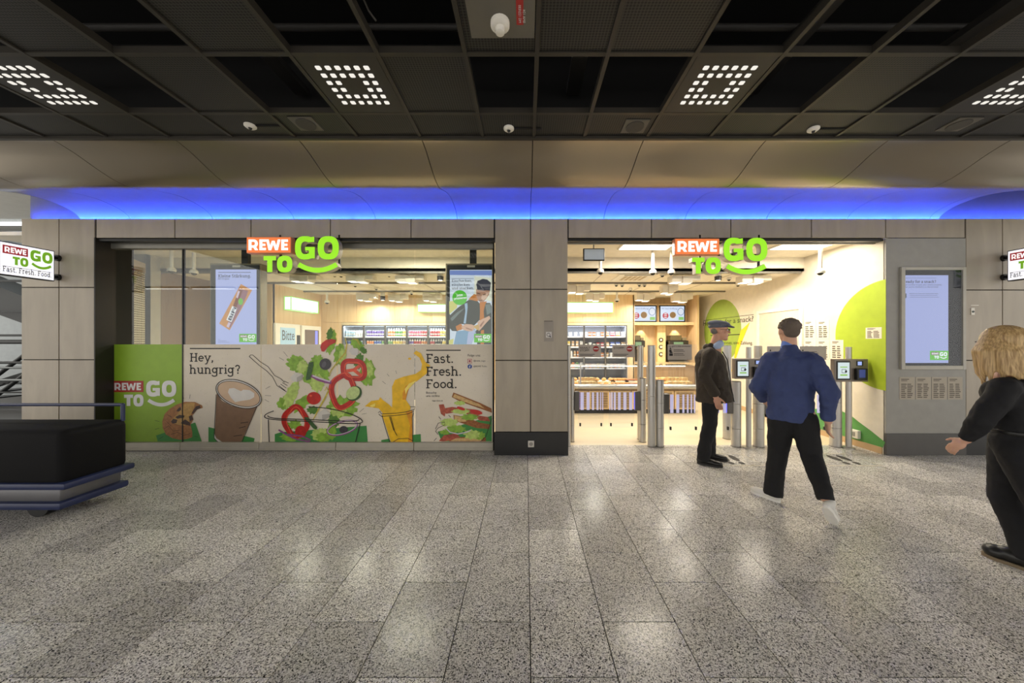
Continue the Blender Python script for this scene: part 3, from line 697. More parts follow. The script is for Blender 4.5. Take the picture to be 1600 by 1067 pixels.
sname = ['top', 'second', 'third', 'fourth', 'lowest']
for d, s, kind, cs in left:
    for i, c in enumerate(cs):
        item(kind, c, -4.87 + d*.5675 + .05 + i*.0665, SHELF[s], '%s %s, %s in its row on the %s shelf, %s cooler door above salad poster' % (CN[c], kind, ORD8[i], sname[s], ordn[d]), 'drinks in the cooler behind the window')
right = [(0, 0, 'cup', [WHT]*4), (1, 0, 'cup', [WHT, ORA, ORA, WHT, ORA]), (2, 0, 'bag', [ORA, RED, ORA, WHT]), (0, 1, 'carton', [WHT, YEL, TAN, TAN, WHT]), (1, 1, 'cup', [DRK, WHT, DRK, RED, RED]), (2, 1, 'bag', [TAN, BLU, BLU, TAN]),
         (0, 2, 'can', [RED, RED, WHT, TAN, ORA, TAN]), (1, 2, 'cup', [WHT, ORA, TAN, YEL, ORA]), (2, 2, 'cup', [TAN, WHT, ORA, YEL, WHT]), (0, 3, 'carton', [WHT, WHT, ORA, GRN, WHT]), (1, 3, 'cup', [TAN, ORA, TAN, YEL, TAN]), (2, 3, 'cup', [WHT, TAN, ORA, TAN, WHT])]
for d, s, kind, cs in right:
    for i, c in enumerate(cs):
        item(kind, c, .97 + d*.5675 + .07 + i*.475/max(len(cs)-1, 1)*.93, SHELF[s], '%s %s, %s along the %s shelf behind the %s food cooler door' % (CN[c], kind, ORD8[i], sname[s], ordn[d]), 'food packs in the cooler behind the bakery counter')
# ---------------------------------------------------------------- light boxes on the walls
def lightbox(x0, x1, y0, y1, z0, z1, label):
    t = thing('wall_lightbox', ((x0+x1)/2, (y0+y1)/2, z0), label, 'light box', 'glowing wall boxes')
    e = .012
    MB().rbox(x0+e, x1-e, y0+e, y1-e, z0+e, z1-e, .004, 1).build('diffuser', M_BOXL, t)
    gm = mat('green_edge', (150, 230, 110), .4, emit=.5)
    mb = MB()
    for a in (x0, x1-e):
        for b_ in (y0, y1-e): mb.box(a, a+e, b_, b_+e, z0, z1)
    for z in (z0, z1-e):
        for b_ in (y0, y1-e): mb.box(x0, x1, b_, b_+e, z, z+e)
        for a in (x0, x1-e): mb.box(a, a+e, y0, y1, z, z+e)
    mb.build('frame', gm, t)
lightbox(-5.42, -5.26, 7.38, 8.36, 2.26, 2.56, 'white light box with green edges on the maple side wall')
lightbox(sb(655), sb(705), YB-.15, YB-.005, ZW(488, 8.7), ZW(476, 8.7), 'white light box high on the back wall beside the hanging advert screen')
lightbox(1.0, sb(956), YB-.15, YB-.005, ZW(489, 8.7), ZW(473, 8.7), 'white light box above the food cooler by the entrance')
# ---------------------------------------------------------------- lamps
def boxlamp(x0, y0, x1, y1, Y, label):
    a, b_ = XW(x0, Y), XW(x1, Y); z0, z1 = ZW(y1, Y), ZS-.036; wd = b_-a
    t = thing('box_lamp', ((a+b_)/2, Y, z1), label, 'ceiling lamp', 'white box lamps on the store ceiling')
    ml = mat('lamp_housing', (226, 218, 202), .5)
    h = z1-z0
    MB().rbox(a, a+wd*.36, Y, Y+.2, z0+h*.12, z1, .004, 1).build('housing', ml, t)
    hd = MB().rbox(a+wd*.37, a+wd*.70, Y-.02, Y+.2, z0, z1-h*.1, .004, 1).build('housing', ml, t)
    MB().rbox(a+wd*.71, b_, Y, Y+.2, z0+h*.35, z1, .004, 1).build('housing', ml, t)
    MB().box(a+wd*.05, a+wd*.33, Y+.02, Y+.18, z0+h*.12-.003, z0+h*.12).box(a+wd*.40, a+wd*.67, Y+.01, Y+.18, z0-.003, z0).build('lamp_face', M_LAMP, t)
    area('lamp_light', ((a+b_)/2, Y+.1, z0-.02), wd*.8, .2, SHOP_BOX, WARM, parent=t)
for q in ((452, 428, 494, 440, 6.0, 'white box lamp under the green sign letters behind the coffee poster'), (540, 426, 582, 440, 6.0, 'white box lamp above the tomato of the salad poster'),
          (617, 425, 662, 441, 6.0, 'largest white box lamp left of the hanging advert screen'), (556, 460, 586, 470, 8.2, 'small far box lamp above the middle of the drinks cooler'),
          (606, 461, 634, 471, 8.2, 'small far box lamp in front of the maple wall'), (660, 462, 688, 471, 8.2, 'small far box lamp above the back light box'),
          (888, 447, 923, 458, 7.0, 'box lamp beside the stone column above the bakery counter'), (917, 463, 945, 470, 8.2, 'small far box lamp above the light box by the entrance'),
          (995, 460, 1024, 470, 8.2, 'small far box lamp above the first menu screen'), (1050, 430, 1095, 442, 6.0, 'box lamp below the red sign box at the entrance'),
          (1160, 428, 1206, 442, 6.0, 'box lamp below the green smile at the entrance'), (1036, 448, 1060, 459, 7.0, 'box lamp in the middle of the entrance ceiling'),
          (1053, 462, 1083, 472, 8.2, 'small far box lamp above the second menu screen')): boxlamp(*q)
def frontlamp(x, label):
    t = thing('ceiling_downlight', (x, 5.1, ZFC), label, 'ceiling light', 'bright front ceiling lights')
    MB().rbox(x-.40, x+.40, 4.93, 5.27, ZFC-.02, ZFC, .004, 1).build('frame', M_WHITE, t)
    MB().box(x-.37, x+.37, 4.96, 5.24, ZFC-.024, ZFC-.0201).build('diffuser', M_LAMP, t)
    area('downlight', (x, 5.1, ZFC-.03), .74, .28, SHOP_FRONT, WARM, parent=t)
frontlamp(-1.8, 'bright ceiling panel behind the advert screen'); frontlamp(1.85, 'bright white ceiling panel inside the entrance left of the sign'); frontlamp(4.25, 'bright white ceiling panel inside the entrance by the cream wall')
sp_ = bpy.data.lights.new('wall_washer', 'SPOT'); sp_.energy = 60; sp_.spot_size = math.radians(48); sp_.spot_blend = .3; sp_.color = (1, .9, .74); sp_.shadow_soft_size = .03
spo = bpy.data.objects.new('wall_washer', sp_); col.objects.link(spo); spo.location = (XW(590, 8.1), 8.05, 2.72)
spo.rotation_euler = (Vector((XW(588, YB), YB+.1, 2.0)) - spo.location).to_track_quat('-Z', 'Y').to_euler()
# ---------------------------------------------------------------- dome cameras
M_DOME = mat('camera_dome', (40, 38, 36), .15)
def dome(x, y, Y, top, label, r=.055):
    X = XW(x, Y); z = ZW(y, Y)
    t = thing('dome_camera', (X, Y, z), label, 'camera', 'dome cameras on the store ceiling')
    if top - z > .13: MB().cyl((X, Y, top), (X, Y, z+.04), .024, n=14).smooth().build('pole', M_WHITE, t)
    MB().lathe([(r, -.0), (r*1.08, .015), (r*.9, .05), (r*.4, min(.07, max(.06, top-z)))], (X, Y, z), 18).smooth().build('housing', M_WHITE, t)
    MB().ball((X, Y, z), r*.72, 8, 14, (r*.72, r*.72, r*.62)).smooth().build('lens_dome', M_DOME, t)
for q in ((938, 426, 5.4, ZFC, 'dome camera on a white pole under the small hanging monitor'), (1020, 427, 5.4, ZFC, 'dome camera on the longer white pole left of the red sign box'), (1049, 427, 5.4, ZFC, 'dome camera on a white pole behind the red sign box'),
          (1282, 427, 5.0, ZFC, 'dome camera on a white pole beside the cream wall'), (268, 424, 5.3, ZFC, 'dome camera on a pole behind the first window pane'), (303, 427, 5.5, ZFC, 'dome camera on a pole left of the snack screen'),
          (511, 473, 8.3, ZS, 'small dome camera in the back corner beside the side wall light box'), (964, 470, 8.1, ZS, 'small dome camera on a short pole above the entrance cooler')): dome(*q)
for x, y, Y, lb in ((1035, 431, 6.1, 'tiny dome camera between the two white poles'), (963, 446, 7.0, 'tiny dome camera left of the middle pair'), (972, 446.5, 7.0, 'tiny dome camera right of the middle pair'), (999, 446, 7.0, 'tiny dome camera near the middle box lamp'), (1007, 446.5, 7.0, 'tiny dome camera beside the middle box lamp'),
                    (985, 454, 7.4, 'tiny dome camera in the centre of the entrance ceiling'), (1139, 437, 6.4, 'tiny dome camera under the letter O of the entrance sign'), (909, 458, 7.7, 'tiny dome camera in front of the entrance light box'),
                    (523, 431, 6.3, 'tiny dome camera right of the smile on the window sign'), (533, 431.5, 6.3, 'tiny dome camera beside the box lamp above the tomato'), (608, 431, 6.3, 'tiny dome camera left of the largest box lamp'), (555, 447, 7.4, 'tiny dome camera over the cooler, window side'),
                    (1153, 446, 6.8, 'tiny dome camera at the end of the lamp track by the cream wall'), (588, 452, 7.6, 'tiny dome camera before the far box lamps'), (643, 459, 8.0, 'tiny dome camera above the far light box')):
    dome(x, y, Y, ZS, lb, .042)
def downspot(x, y, Y, label):
    X = XW(x, Y); t = thing('cylinder_spot', (X, Y, ZS), label, 'ceiling lamp', 'dark cylinder spots')
    MB().cyl((X, Y, ZS), (X, Y, ZW(y-6, Y)), .055, n=18).smooth().build('collar', M_WHITE, t)
    MB().cyl((X, Y, ZW(y-6, Y)), (X, Y, ZW(y, Y)), .06, .056, n=18).smooth().build('body', mat('dark_spot', (60, 58, 56), .4), t)
    MB().cyl((X, Y, ZW(y, Y)+.003), (X, Y, ZW(y, Y)-.006), .035, n=14).build('bulb', M_LAMP, t)
downspot(1122, 438, 6.0, 'dark cylinder spot under the letters TO of the entrance sign'); downspot(688, 438, 6.0, 'dark cylinder spot left of the advert screen'); downspot(598, 469, 8.2, 'small dark cylinder spot between the far box lamps')
# ---------------------------------------------------------------- air outlet, hanging monitor
ac = thing('air_cassette', (XW(985, 6.3), 6.3, ZS), 'flat cream air conditioning cassette in the entrance ceiling', 'air conditioner')
MB().rbox(1.72, 2.42, 6.05, 6.75, ZS-.015, ZS, .006, 1).build('panel', M_WHITE, ac)
for k in range(5): MB().box(1.86+k*.09, 1.92+k*.09, 6.2, 6.6, ZS-.019, ZS-.0151).build('louvre', mat('louvre_tan', (186, 168, 136), .6), ac)
MB().box(1.82, 2.32, 6.08, 6.11, ZS-.019, ZS-.0151).build('air_slot', M_BLACK, ac)
hm = thing('hanging_monitor', (XW(928, 5.0), 5.0, ZW(407, 5.0)), 'small grey monitor hanging inside the entrance beside the column', 'monitor')
MB().rbox(XW(911.5, 5.0), XW(945, 5.0), 5.0, 5.04, ZW(407, 5.0), ZW(388, 5.0), .004, 1).build('housing', M_BLACK, hm)
MB().box(XW(913, 5.0), XW(943.5, 5.0), 4.995, 5.0, ZW(405.5, 5.0), ZW(389.5, 5.0)).build('screen', mat('monitor_grey', (166, 176, 186), .3, emit=.25), hm)
MB().cyl((XW(928, 5.0), 5.02, ZW(388, 5.0)), (XW(928, 5.0), 5.02, ZFC), .012, n=10).build('pole', M_STEEL, hm)
# ---------------------------------------------------------------- coffee alcove
YA = 9.36
alc = struct(MB().box(2.88, 4.9, YA, YA+.05, 0, ZS).build('wall_alcove', M_WOOD)); tag(alc, 'maple back of the coffee alcove')
MB().box(4.56, 4.62, 8.8, YA, 0, ZS).build('alcove_cheek', M_WOOD, alc)
MB().box(2.88, 4.56, 8.95, YA, ZW(508, 9.0), ZW(503.5, 9.0)).build('alcove_shelf', M_WOOD, alc)
MB().box(XW(1027, 9.2), XW(1040, 9.2), 9.2, YA, .95, ZW(508, 9.2)).build('alcove_post', wood('pale_maple', (240, 214, 160), (230, 200, 144)), alc)
for x in (1004, 1058):
    l = bpy.data.lights.new('niche_spot', 'SPOT'); l.energy = 14; l.spot_size = math.radians(75); l.spot_blend = .4; l.color = (1, .84, .6); l.shadow_soft_size = .02
    o = bpy.data.objects.new('niche_spot', l); col.objects.link(o); o.location = (XW(x, 9.2), 9.24, ZW(509, 9.2)); o.rotation_euler = (math.radians(10), 0, 0)
bc = thing('coffee_counter', (3.7, 9.0, 0), 'maple back counter under the coffee machines', 'counter')
MB().rbox(2.9, 4.55, 8.82, 9.35, ZW(572, 8.85), ZW(567, 8.85), .004, 1).build('worktop', M_WOOD, bc)
MB().box(2.92, 4.53, 8.86, 9.35, 0, ZW(572, 8.85)).build('body', M_WOODD, bc)
def coffee(x0, x1, ytop, label):
    Y = 9.0; a, b_ = XW(x0, Y), XW(x1, Y); zt = ZW(567, 8.85); z1 = ZW(ytop, Y)
    t = thing('coffee_machine', ((a+b_)/2, Y, zt), label, 'coffee machine', 'coffee machines in the alcove')
    mk = mat('machine_dark', (44, 40, 36), .35); w_ = b_-a
    MB().rbox(a, b_, Y+.1, Y+.34, zt, z1-.16, .01, 1).build('body', mk, t)
    MB().rbox(a+w_*.0, b_, Y, Y+.34, z1-.32, z1-.14, .01, 1).build('head', mk, t)
    MB().rbox(a+w_*.06, a+w_*.66, Y+.03, Y+.3, z1-.14, z1, .01, 1).build('bean_hopper', mat('hopper', (96, 86, 62), .25), t)
    MB().rbox(a+w_*.7, b_-w_*.05, Y+.05, Y+.28, z1-.14, z1-.06, .008, 1).build('bean_hopper', mat('hopper2', (128, 116, 92), .3), t)
    MB().box(a+w_*.2, a+w_*.7, Y-.004, Y, z1-.29, z1-.18).build('display', mat('machine_display', (92, 120, 96), .3, emit=.5), t)
    MB().rbox(a, b_, Y-.02, Y+.1, zt, zt+.03, .006, 1).build('drip_tray', M_STEEL, t)
    MB().cyl((a+w_*.4, Y+.04, z1-.32), (a+w_*.4, Y+.04, z1-.38), .02, n=12).build('spout', M_STEEL, t)
    return t
coffee(989, 1008, 524, 'dark coffee machine half hidden beside the maple post'); coffee(1047, 1076, 524, 'dark coffee machine behind the entrance glass sign')
for k, y in enumerate((531, 542, 553.5)):
    Y = 9.18; X = XW(1033, Y); z = ZW(y, Y)
    t = thing('wall_emblem', (X, Y, z), '%s black ring emblem on the pale alcove post' % ('uppermost', 'middle', 'lowest')[k], 'emblem', 'ring emblems on the alcove post')
    mb = MB(); 
    for q in ribbon(ell(0, 0, .05, .05, 24, 40 if k else 0, 320 if k else 360), .018, closed=(k == 0)): mb.prism([(X+u, Y, z+v) for u, v in q], (0, .01, 0))
    mb.build('ring', M_BLACK, t); MB().cyl((X, Y+.002, z), (X, Y+.014, z), .03, n=18).build('disc', M_WHITE, t)
def menu(x0, x1, label):
    Y = 9.1; a, b_, z0, z1 = XW(x0, Y), XW(x1, Y), ZW(503, Y), ZW(477, Y)
    t = thing('menu_screen', ((a+b_)/2, Y, z0), label, 'screen', 'menu screens above the coffee alcove')
    MB().rbox(a-.02, b_+.02, Y+.02, Y+.1, z0-.01, z1+.04, .006, 1).build('wood_frame', M_WOOD, t)
    MB().rbox(a, b_, Y, Y+.04, z0, z1, .004, 1).build('bezel', M_BLACK, t)
    pl = frontplane(Y); w_ = b_-a; h = z1-z0
    def R(u, v): return (a + u*w_, z0 + v*h)
    flat(pl, [[R(.05, .06), R(.95, .06), R(.95, .94), R(.05, .94)]], 'display', emit_mat('menu_bg', (214, 228, 250), .95), t, 1)
    words(pl, 'Wir feiern Eröffnung!', R(.09, 0)[0], R(0, .74)[1], 'headline', emit_mat('menu_blue', (70, 90, 160), .6), t, width=w_*.6, lay=2)
    cs = w_*.115
    flat(pl, [ell(*R(.24, .38), cs, cs)], 'price_disc', emit_mat('menu_red', (196, 40, 72), .9), t, 2)
    flat(pl, [rectp(R(.19, 0)[0], R(0, v)[1]-.012, R(.29, 0)[0], R(0, v)[1]+.012) for v in (.28, .4, .5)], 'price_lines', emit_mat('menu_white', (240, 236, 240), .9), t, 3)
    flat(pl, [ell(*R(.53, .40), cs*1.18, cs*1.18)], 'cup_rim', emit_mat('menu_cup', (232, 232, 226), .9), t, 2)
    flat(pl, [ell(*R(.515, .42), cs, cs)], 'coffee', emit_mat('menu_coffee', (150, 110, 60), .9), t, 3)
    flat(pl, [ell(*R(.82, .62), cs*1.15, cs*1.3)], 'bowl', emit_mat('menu_bowl', (150, 170, 205), .9), t, 2)
    flat(pl, [ell(*R(.82, .62), cs*.9, cs*1.05)], 'bowl_inside', emit_mat('menu_bowl2', (226, 234, 246), .9), t, 3)
    flat(pl, [rectp(*R(.74, .12), *R(.93, .3))], 'brand_block', emit_mat('menu_green', (140, 205, 110), .9), t, 2)
menu(984, 1026.5, 'menu screen half hidden by the maple post edge'); menu(1030, 1071, 'menu screen nearest the cream wall')
# ---------------------------------------------------------------- bakery counter
YC = 7.05
bkc = thing('bakery_counter', (2.1, YC+.4, 0), 'glass topped bakery counter with a slatted maple front', 'counter')
xa, xb = .42, 3.65; zr0, zr1 = ZW(608, YC), ZW(600.5, YC)
MB().box(xa, xb, YC+.05, YC+.85, .09, zr0).build('body', M_WOODD, bkc)
MB().box(xa, xb, YC+.06, YC+.8, 0, .09).build('plinth', M_BLACK, bkc)
MB().cyl((xa, YC, (zr0+zr1)/2), (xb, YC, (zr0+zr1)/2), (zr1-zr0)/2*1.1, n=16).smooth().build('bumper_rail', M_STEEL, bkc)
MB().box(xa, xb, YC-.0, YC+.86, zr0, zr0+.05).build('deck', mat('deck_white', (236, 226, 200), .4), bkc)
for x in [xa + .01 + i*.46 for i in range(7)]:
    MB().box(x, x+.44, YC+.02, YC+.05, .10, zr0-.04).build('front_panel', M_WOOD, bkc)
    for k in range(9): MB().box(x+.04, x+.40, YC+.012, YC+.02, .14+k*.037, .154+k*.037).build('slat', mat('slat_brown', (70, 46, 26), .6), bkc)
zg0 = ZW(572, YC)
MB().box(xa, xb, YC+.03, YC+.036, zr0+.05, zg0).build('front_glass', M_GGLASS, bkc)
MB().box(xa, xb, YC+.03, YC+.6, zg0, zg0+.008).build('top_glass', M_GGLASS, bkc)
for x in (xa, 1.17, 2.6, xb): MB().box(x-.012, x+.012, YC+.025, YC+.045, zr0, zg0+.01).build('glass_post', M_STEEL, bkc)
MB().box(xa, xb, YC+.5, YC+.56, zg0-.05, zg0-.005).build('lamp_strip', emit_mat('counter_led', (255, 236, 196), 3.0), bkc)
area('counter_lamp', ((xa+xb)/2, YC+.45, zg0-.03), xb-xa, .05, 16, (1, .88, .66), (0, 0, 0), parent=bkc)
# pastries
def pastry(kind, x, y, z, label):
    c = {'baguette': (196, 140, 74), 'bun': (214, 156, 84), 'pretzel': (150, 88, 42), 'sandwich': (206, 170, 110), 'croissant': (208, 146, 70)}[kind]
    m = mat('crust_'+kind, c, .6, var=.3, scale=22, bump=.3, bscale=40)
    mb = MB()
    if kind == 'baguette':
        mb.lathe([(.005, -.13), (.03, -.11), (.038, 0), (.03, .11), (.005, .13)], n=10).xf(Matrix.Translation((x, y, z+.035)) @ Matrix.Rotation(PI/2, 4, 'X') @ Matrix.Rotation(random.uniform(-.2, .2), 4, 'Y'))
    elif kind == 'bun': mb.lathe([(.03, 0), (.052, .015), (.05, .04), (.03, .062), (.006, .07)], (x, y, z), 12)
    elif kind == 'pretzel':
        for k in range(12):
            t = 2*PI*k/12; mb.ball((x + .05*math.cos(t), y + .05*math.sin(t), z+.018), .019, 6, 8)
    elif kind == 'sandwich': mb.prism([(x-.06, y-.06, z), (x+.06, y-.06, z), (x-.06, y+.06, z)], (0, 0, .035)).prism([(x-.06, y-.06, z+.045), (x+.06, y-.06, z+.045), (x-.06, y+.06, z+.045)], (0, 0, .03)).prism([(x-.064, y-.064, z+.035), (x+.064, y-.064, z+.035), (x-.064, y+.064, z+.035)], (0, 0, .01))
    else:
        for k in range(7):
            t = -1.1 + 2.2*k/6; mb.ball((x + .07*math.sin(t), y - .05*math.cos(t)+.04, z+.028), .016+.018*math.cos(t), 6, 8)
    o = mb.smooth().build(kind + '_bread' if kind == 'sandwich' else kind, m); tag(o, label, kind, 'baked goods in the bakery counter')
segs = [(.72, 1.1, 'bun', 'bun at the column end of the bakery counter'), (1.25, 1.5, 'sandwich', 'sandwich in the counter below the HAAALT sign'), (1.6, 1.9, 'bun', 'golden bun in the counter between two stop signs'),
        (1.97, 2.2, 'croissant', 'croissant in the counter below the STOPP sign'), (2.28, 2.52, 'pretzel', 'ring pretzel in the counter beside the gate post'), (2.7, 3.05, 'baguette', 'baguette in the counter beyond the tall gate post'), (3.12, 3.55, 'sandwich', 'sandwich at the counter end behind the capped man')]
for a, b_, kind, lb in segs:
    n = max(2, int((b_-a)/.115)+1)
    tray_z = zr0+.05
    for r in range(2):
        for i in range(n): pastry(kind, a + (b_-a)*i/(n-1), YC+.16+r*.2, tray_z+.021+r*.07, '%s of the %s row, %s' % (ORD8[i], ('front', 'back')[r], lb))
for a, b_, kind, lb in segs:
    t = thing('pastry_tray', ((a+b_)/2, YC+.2, zr0+.05), 'stepped cream tray under the %s' % lb.split(' in ')[0].split(' at ')[0] + ('' if kind != 'sandwich' else ' near x' if False else (' by the stop signs' if a < 2 else ' by the man in the cap')), 'tray', 'trays in the bakery counter')
    MB().box(a-.08, b_+.08, YC+.06, YC+.26, zr0+.051, zr0+.07).build('lower_step', mat('tray_cream', (238, 226, 196), .5), t)
    MB().box(a-.08, b_+.08, YC+.265, YC+.46, zr0+.051, zr0+.14).build('upper_step', mat('tray_cream'), t)
# ---------------------------------------------------------------- terminals in the side wall ("Bitte")
pw_ = Plane((-5.40, 0, 0), (0, 1, 0), (0, 0, 1), (1, 0, 0))
t = thing('return_machine', (-5.40, 7.44, 0), 'white wall terminal with a pale screen reading Bitte', 'terminal', 'white terminals in the maple side wall')
MB().rbox(-5.43, -5.37, 7.07, 7.84, .1, 1.95, .01, 1).build('body', M_WHITE, t)
MB().rbox(-5.375, -5.36, 7.2, 7.66, 1.2, 1.86, .004, 1).build('screen', mat('bitte_screen', (150, 178, 196), .3, emit=.5), t)
words(Plane((-5.358, 0, 0), (0, 1, 0), (0, 0, 1), (1, 0, 0)), 'Bitte', 7.24, 1.58, 'screen_text', M_GREYBASE, t, width=.38, height=.22, lay=1)
MB().rbox(-5.375, -5.355, 7.72, 7.82, 1.45, 1.7, .004, 1).build('card_slot', M_BLACK, t)
t = thing('vending_locker', (-5.40, 8.27, 0), 'white wall cabinet with a dark glass window beside the Bitte terminal', 'terminal', 'white terminals in the maple side wall')
MB().rbox(-5.43, -5.37, 7.9, 8.64, .1, 1.94, .01, 1).build('body', M_WHITE, t)
MB().rbox(-5.375, -5.365, 8.0, 8.54, .9, 1.84, .004, 1).build('window', mat('locker_glass', (110, 96, 88), .15), t)
MB().box(-5.364, -5.36, 8.38, 8.48, .95, 1.82).build('light_bar', emit_mat('locker_led', (150, 150, 255), 1.2), t)
MB().box(-5.364, -5.36, 8.02, 8.3, 1.40, 1.43).build('shelf_edge', M_LWHITE, t)
# ---------------------------------------------------------------- chain curtain at the left end of the window
cu = thing('chain_curtain', (-6.15, 5.15, 0), 'olive metal chain curtain hanging behind the left end of the window', 'curtain')
MBm = mat('chain_olive', (138, 124, 80), .5, .3, var=.25, scale=40)
MB().prism([(-5.98, 4.76, 2.70), (-6.42, 5.56, 2.70), (-6.47, 5.56, 2.70), (-6.03, 4.76, 2.70)], (0, 0, .16)).build('beam', mat('curtain_beam', (168, 148, 112), .6), cu)
n = 16
for k in range(n):
    f0 = k/n; f1 = (k+.86)/n; dx = .02 if k % 2 else 0
    p0 = Vector((-5.99 - .44*f0 - dx, 4.77 + .79*f0, 0)); p1 = Vector((-5.99 - .44*f1 - (.02-dx), 4.77 + .79*f1, 0))
    s = MB().prism([(p0.x, p0.y, .05), (p1.x, p1.y, .05), (p1.x-.008, p1.y, .05), (p0.x-.008, p0.y, .05)], (0, 0, 2.65)).build('strand', MBm, cu)
    mid = (p0+p1)/2; bd = MB()
    for j in range(38): bd.box(mid.x+.002, mid.x+.016, mid.y-.010, mid.y+.010, 1.3+j*.037, 1.316+j*.037)
    bd.build('bead_row', mat('chain_bead', (214, 204, 168), .4, .3), s)
# ================================================================ illuminated 3-D shop signs
M_SGREEN = mat('sign_green_face', (120, 190, 30), .4, emit=.8, ecol=(152, 226, 30))
M_SRED = mat('sign_red_face', (220, 104, 58), .4, emit=.75, ecol=(226, 124, 60))
M_SWHITE = mat('sign_white_face', (250, 246, 244), .4, emit=.95)
M_SSIDE = mat('sign_return', (176, 168, 158), .45, .2)
def shop_sign(dx, dy, label):
    Y = 4.40; pl = frontplane(Y)
    def u(x): return XW(x+dx, Y)
    def v(y): return ZW(y+dy, Y)
    t = thing('shop_sign', (u(457), Y, v(426)), label, 'sign', 'REWE TO GO signs over the shop front')
    mb = MB().rbox(u(385), u(455), Y, Y+.08, v(395.5), v(370), .004, 1).build('name_box', mat('sign_box_body', (214, 140, 104), .4), t)
    flat(pl, [rectp(u(386), v(394.5), u(454), v(371))], 'name_face', M_SRED, mb, 2)
    mbw = MB()
    polys = []
    for st in rewe_strips(u(389), v(391), u(450.5), v(374.3)):
        for A, B in st: polys += strip2(A, B)
    flat(pl, polys, 'name_letters', M_SWHITE, mb, 5)
    def letter(nm, strips):
        b = solid_strip(pl, strips, 0, -.09, nm, M_SSIDE, t)
        flat(pl, [q for A, B in strips for q in strip2(A, B)], 'lit_face', M_SGREEN, b, 2)
    th = u(471.3)-u(462)
    letter('letter_t', L_T(u(412), v(425), u(431.5), v(400), th*.86)); letter('letter_o', L_O(u(433), v(425.6), u(457), v(399.6), th*.88))
    letter('letter_g', L_G(u(462), v(405.5), u(492), v(369), th)); letter('letter_o', L_O(u(496.5), v(405.5), u(529.5), v(369), th*1.05))
    letter('smile', L_smile(u(464), v(426), u(529), v(408.5), (v(408)-v(415.5))))
    fr = MB()
    for y in (393, 418): fr.box(u(420), u(526), Y+.09, Y+.11, v(y)-.012, v(y)+.012)
    for x in (430, 524): fr.box(u(x)-.012, u(x)+.012, Y+.09, Y+.11, v(420), 3.0)
    fr.build('support_frame', M_BLACK, t)
shop_sign(0, 0, 'lit REWE TO GO letter sign above the shop window')
shop_sign(669.3, 2.5, 'lit REWE TO GO letter sign above the open store entrance')
# projecting light boxes
M_PSIGN = mat('projecting_face', (240, 240, 244), .4, emit=.85, ecol=(244, 244, 250))
M_PG = mat('projecting_green', (130, 190, 40), .5, emit=.45); M_PR = mat('projecting_red', (170, 40, 44), .5, emit=.4); M_PW = mat('projecting_white', (245, 240, 240), .5, emit=.9); M_PK = mat('projecting_ink', (40, 44, 40), .5)
def proj(X, s, label):
    """s = +1: the side towards the viewpoint faces +X"""
    t = thing('projecting_sign', (X, 4.2, 2.35), label, 'sign', 'projecting light box signs')
    y0, y1, z0, z1 = 3.95, 4.425, 2.353, 2.762
    MB().rbox(X-.04, X+.04, y0, y1, z0, z1, .006, 1).build('housing', M_BLACK, t)
    for sd in (1, -1):
        if sd > 0: pl = Plane((X+.0405, y0, z0), (0, 1, 0), (0, 0, 1), (1, 0, 0))
        else: pl = Plane((X-.0405, y1, z0), (0, -1, 0), (0, 0, 1), (-1, 0, 0))
        W_, H_ = y1-y0, z1-z0
        f = flat(pl, [rectp(.012, .012, W_-.012, H_-.012)], 'lit_face', M_PSIGN, t, 1)
        logo_flat(pl, .03, .135, .42, f, M_PR, M_PW, M_PG, 2, k=1.38)
        flat(pl, [rectp(.03, .108, W_-.03, .112)], 'rule', M_PK, f, 2)
        flat(pl, [[(u, .045 + (v-.045)*1.9) for u, v in q] for q in slab('Fast. Fresh. Food.', .03, .045, (W_-.06)/slabw('Fast. Fresh. Food.', .03), .1, .03)], 'motto', M_PK, f, 2)
    for z in (2.42, 2.68):
        MB().cyl((X, y1, z), (X, YF, z), .022, n=12).cyl((X, YF-.03, z), (X, YF-.001, z), .042, n=16).smooth().build('bracket', M_BLACK, t)
proj(-6.365, 1, 'white REWE TO GO light box projecting from the left pillar')
proj(6.495, -1, 'white REWE TO GO light box projecting from the right pillar')
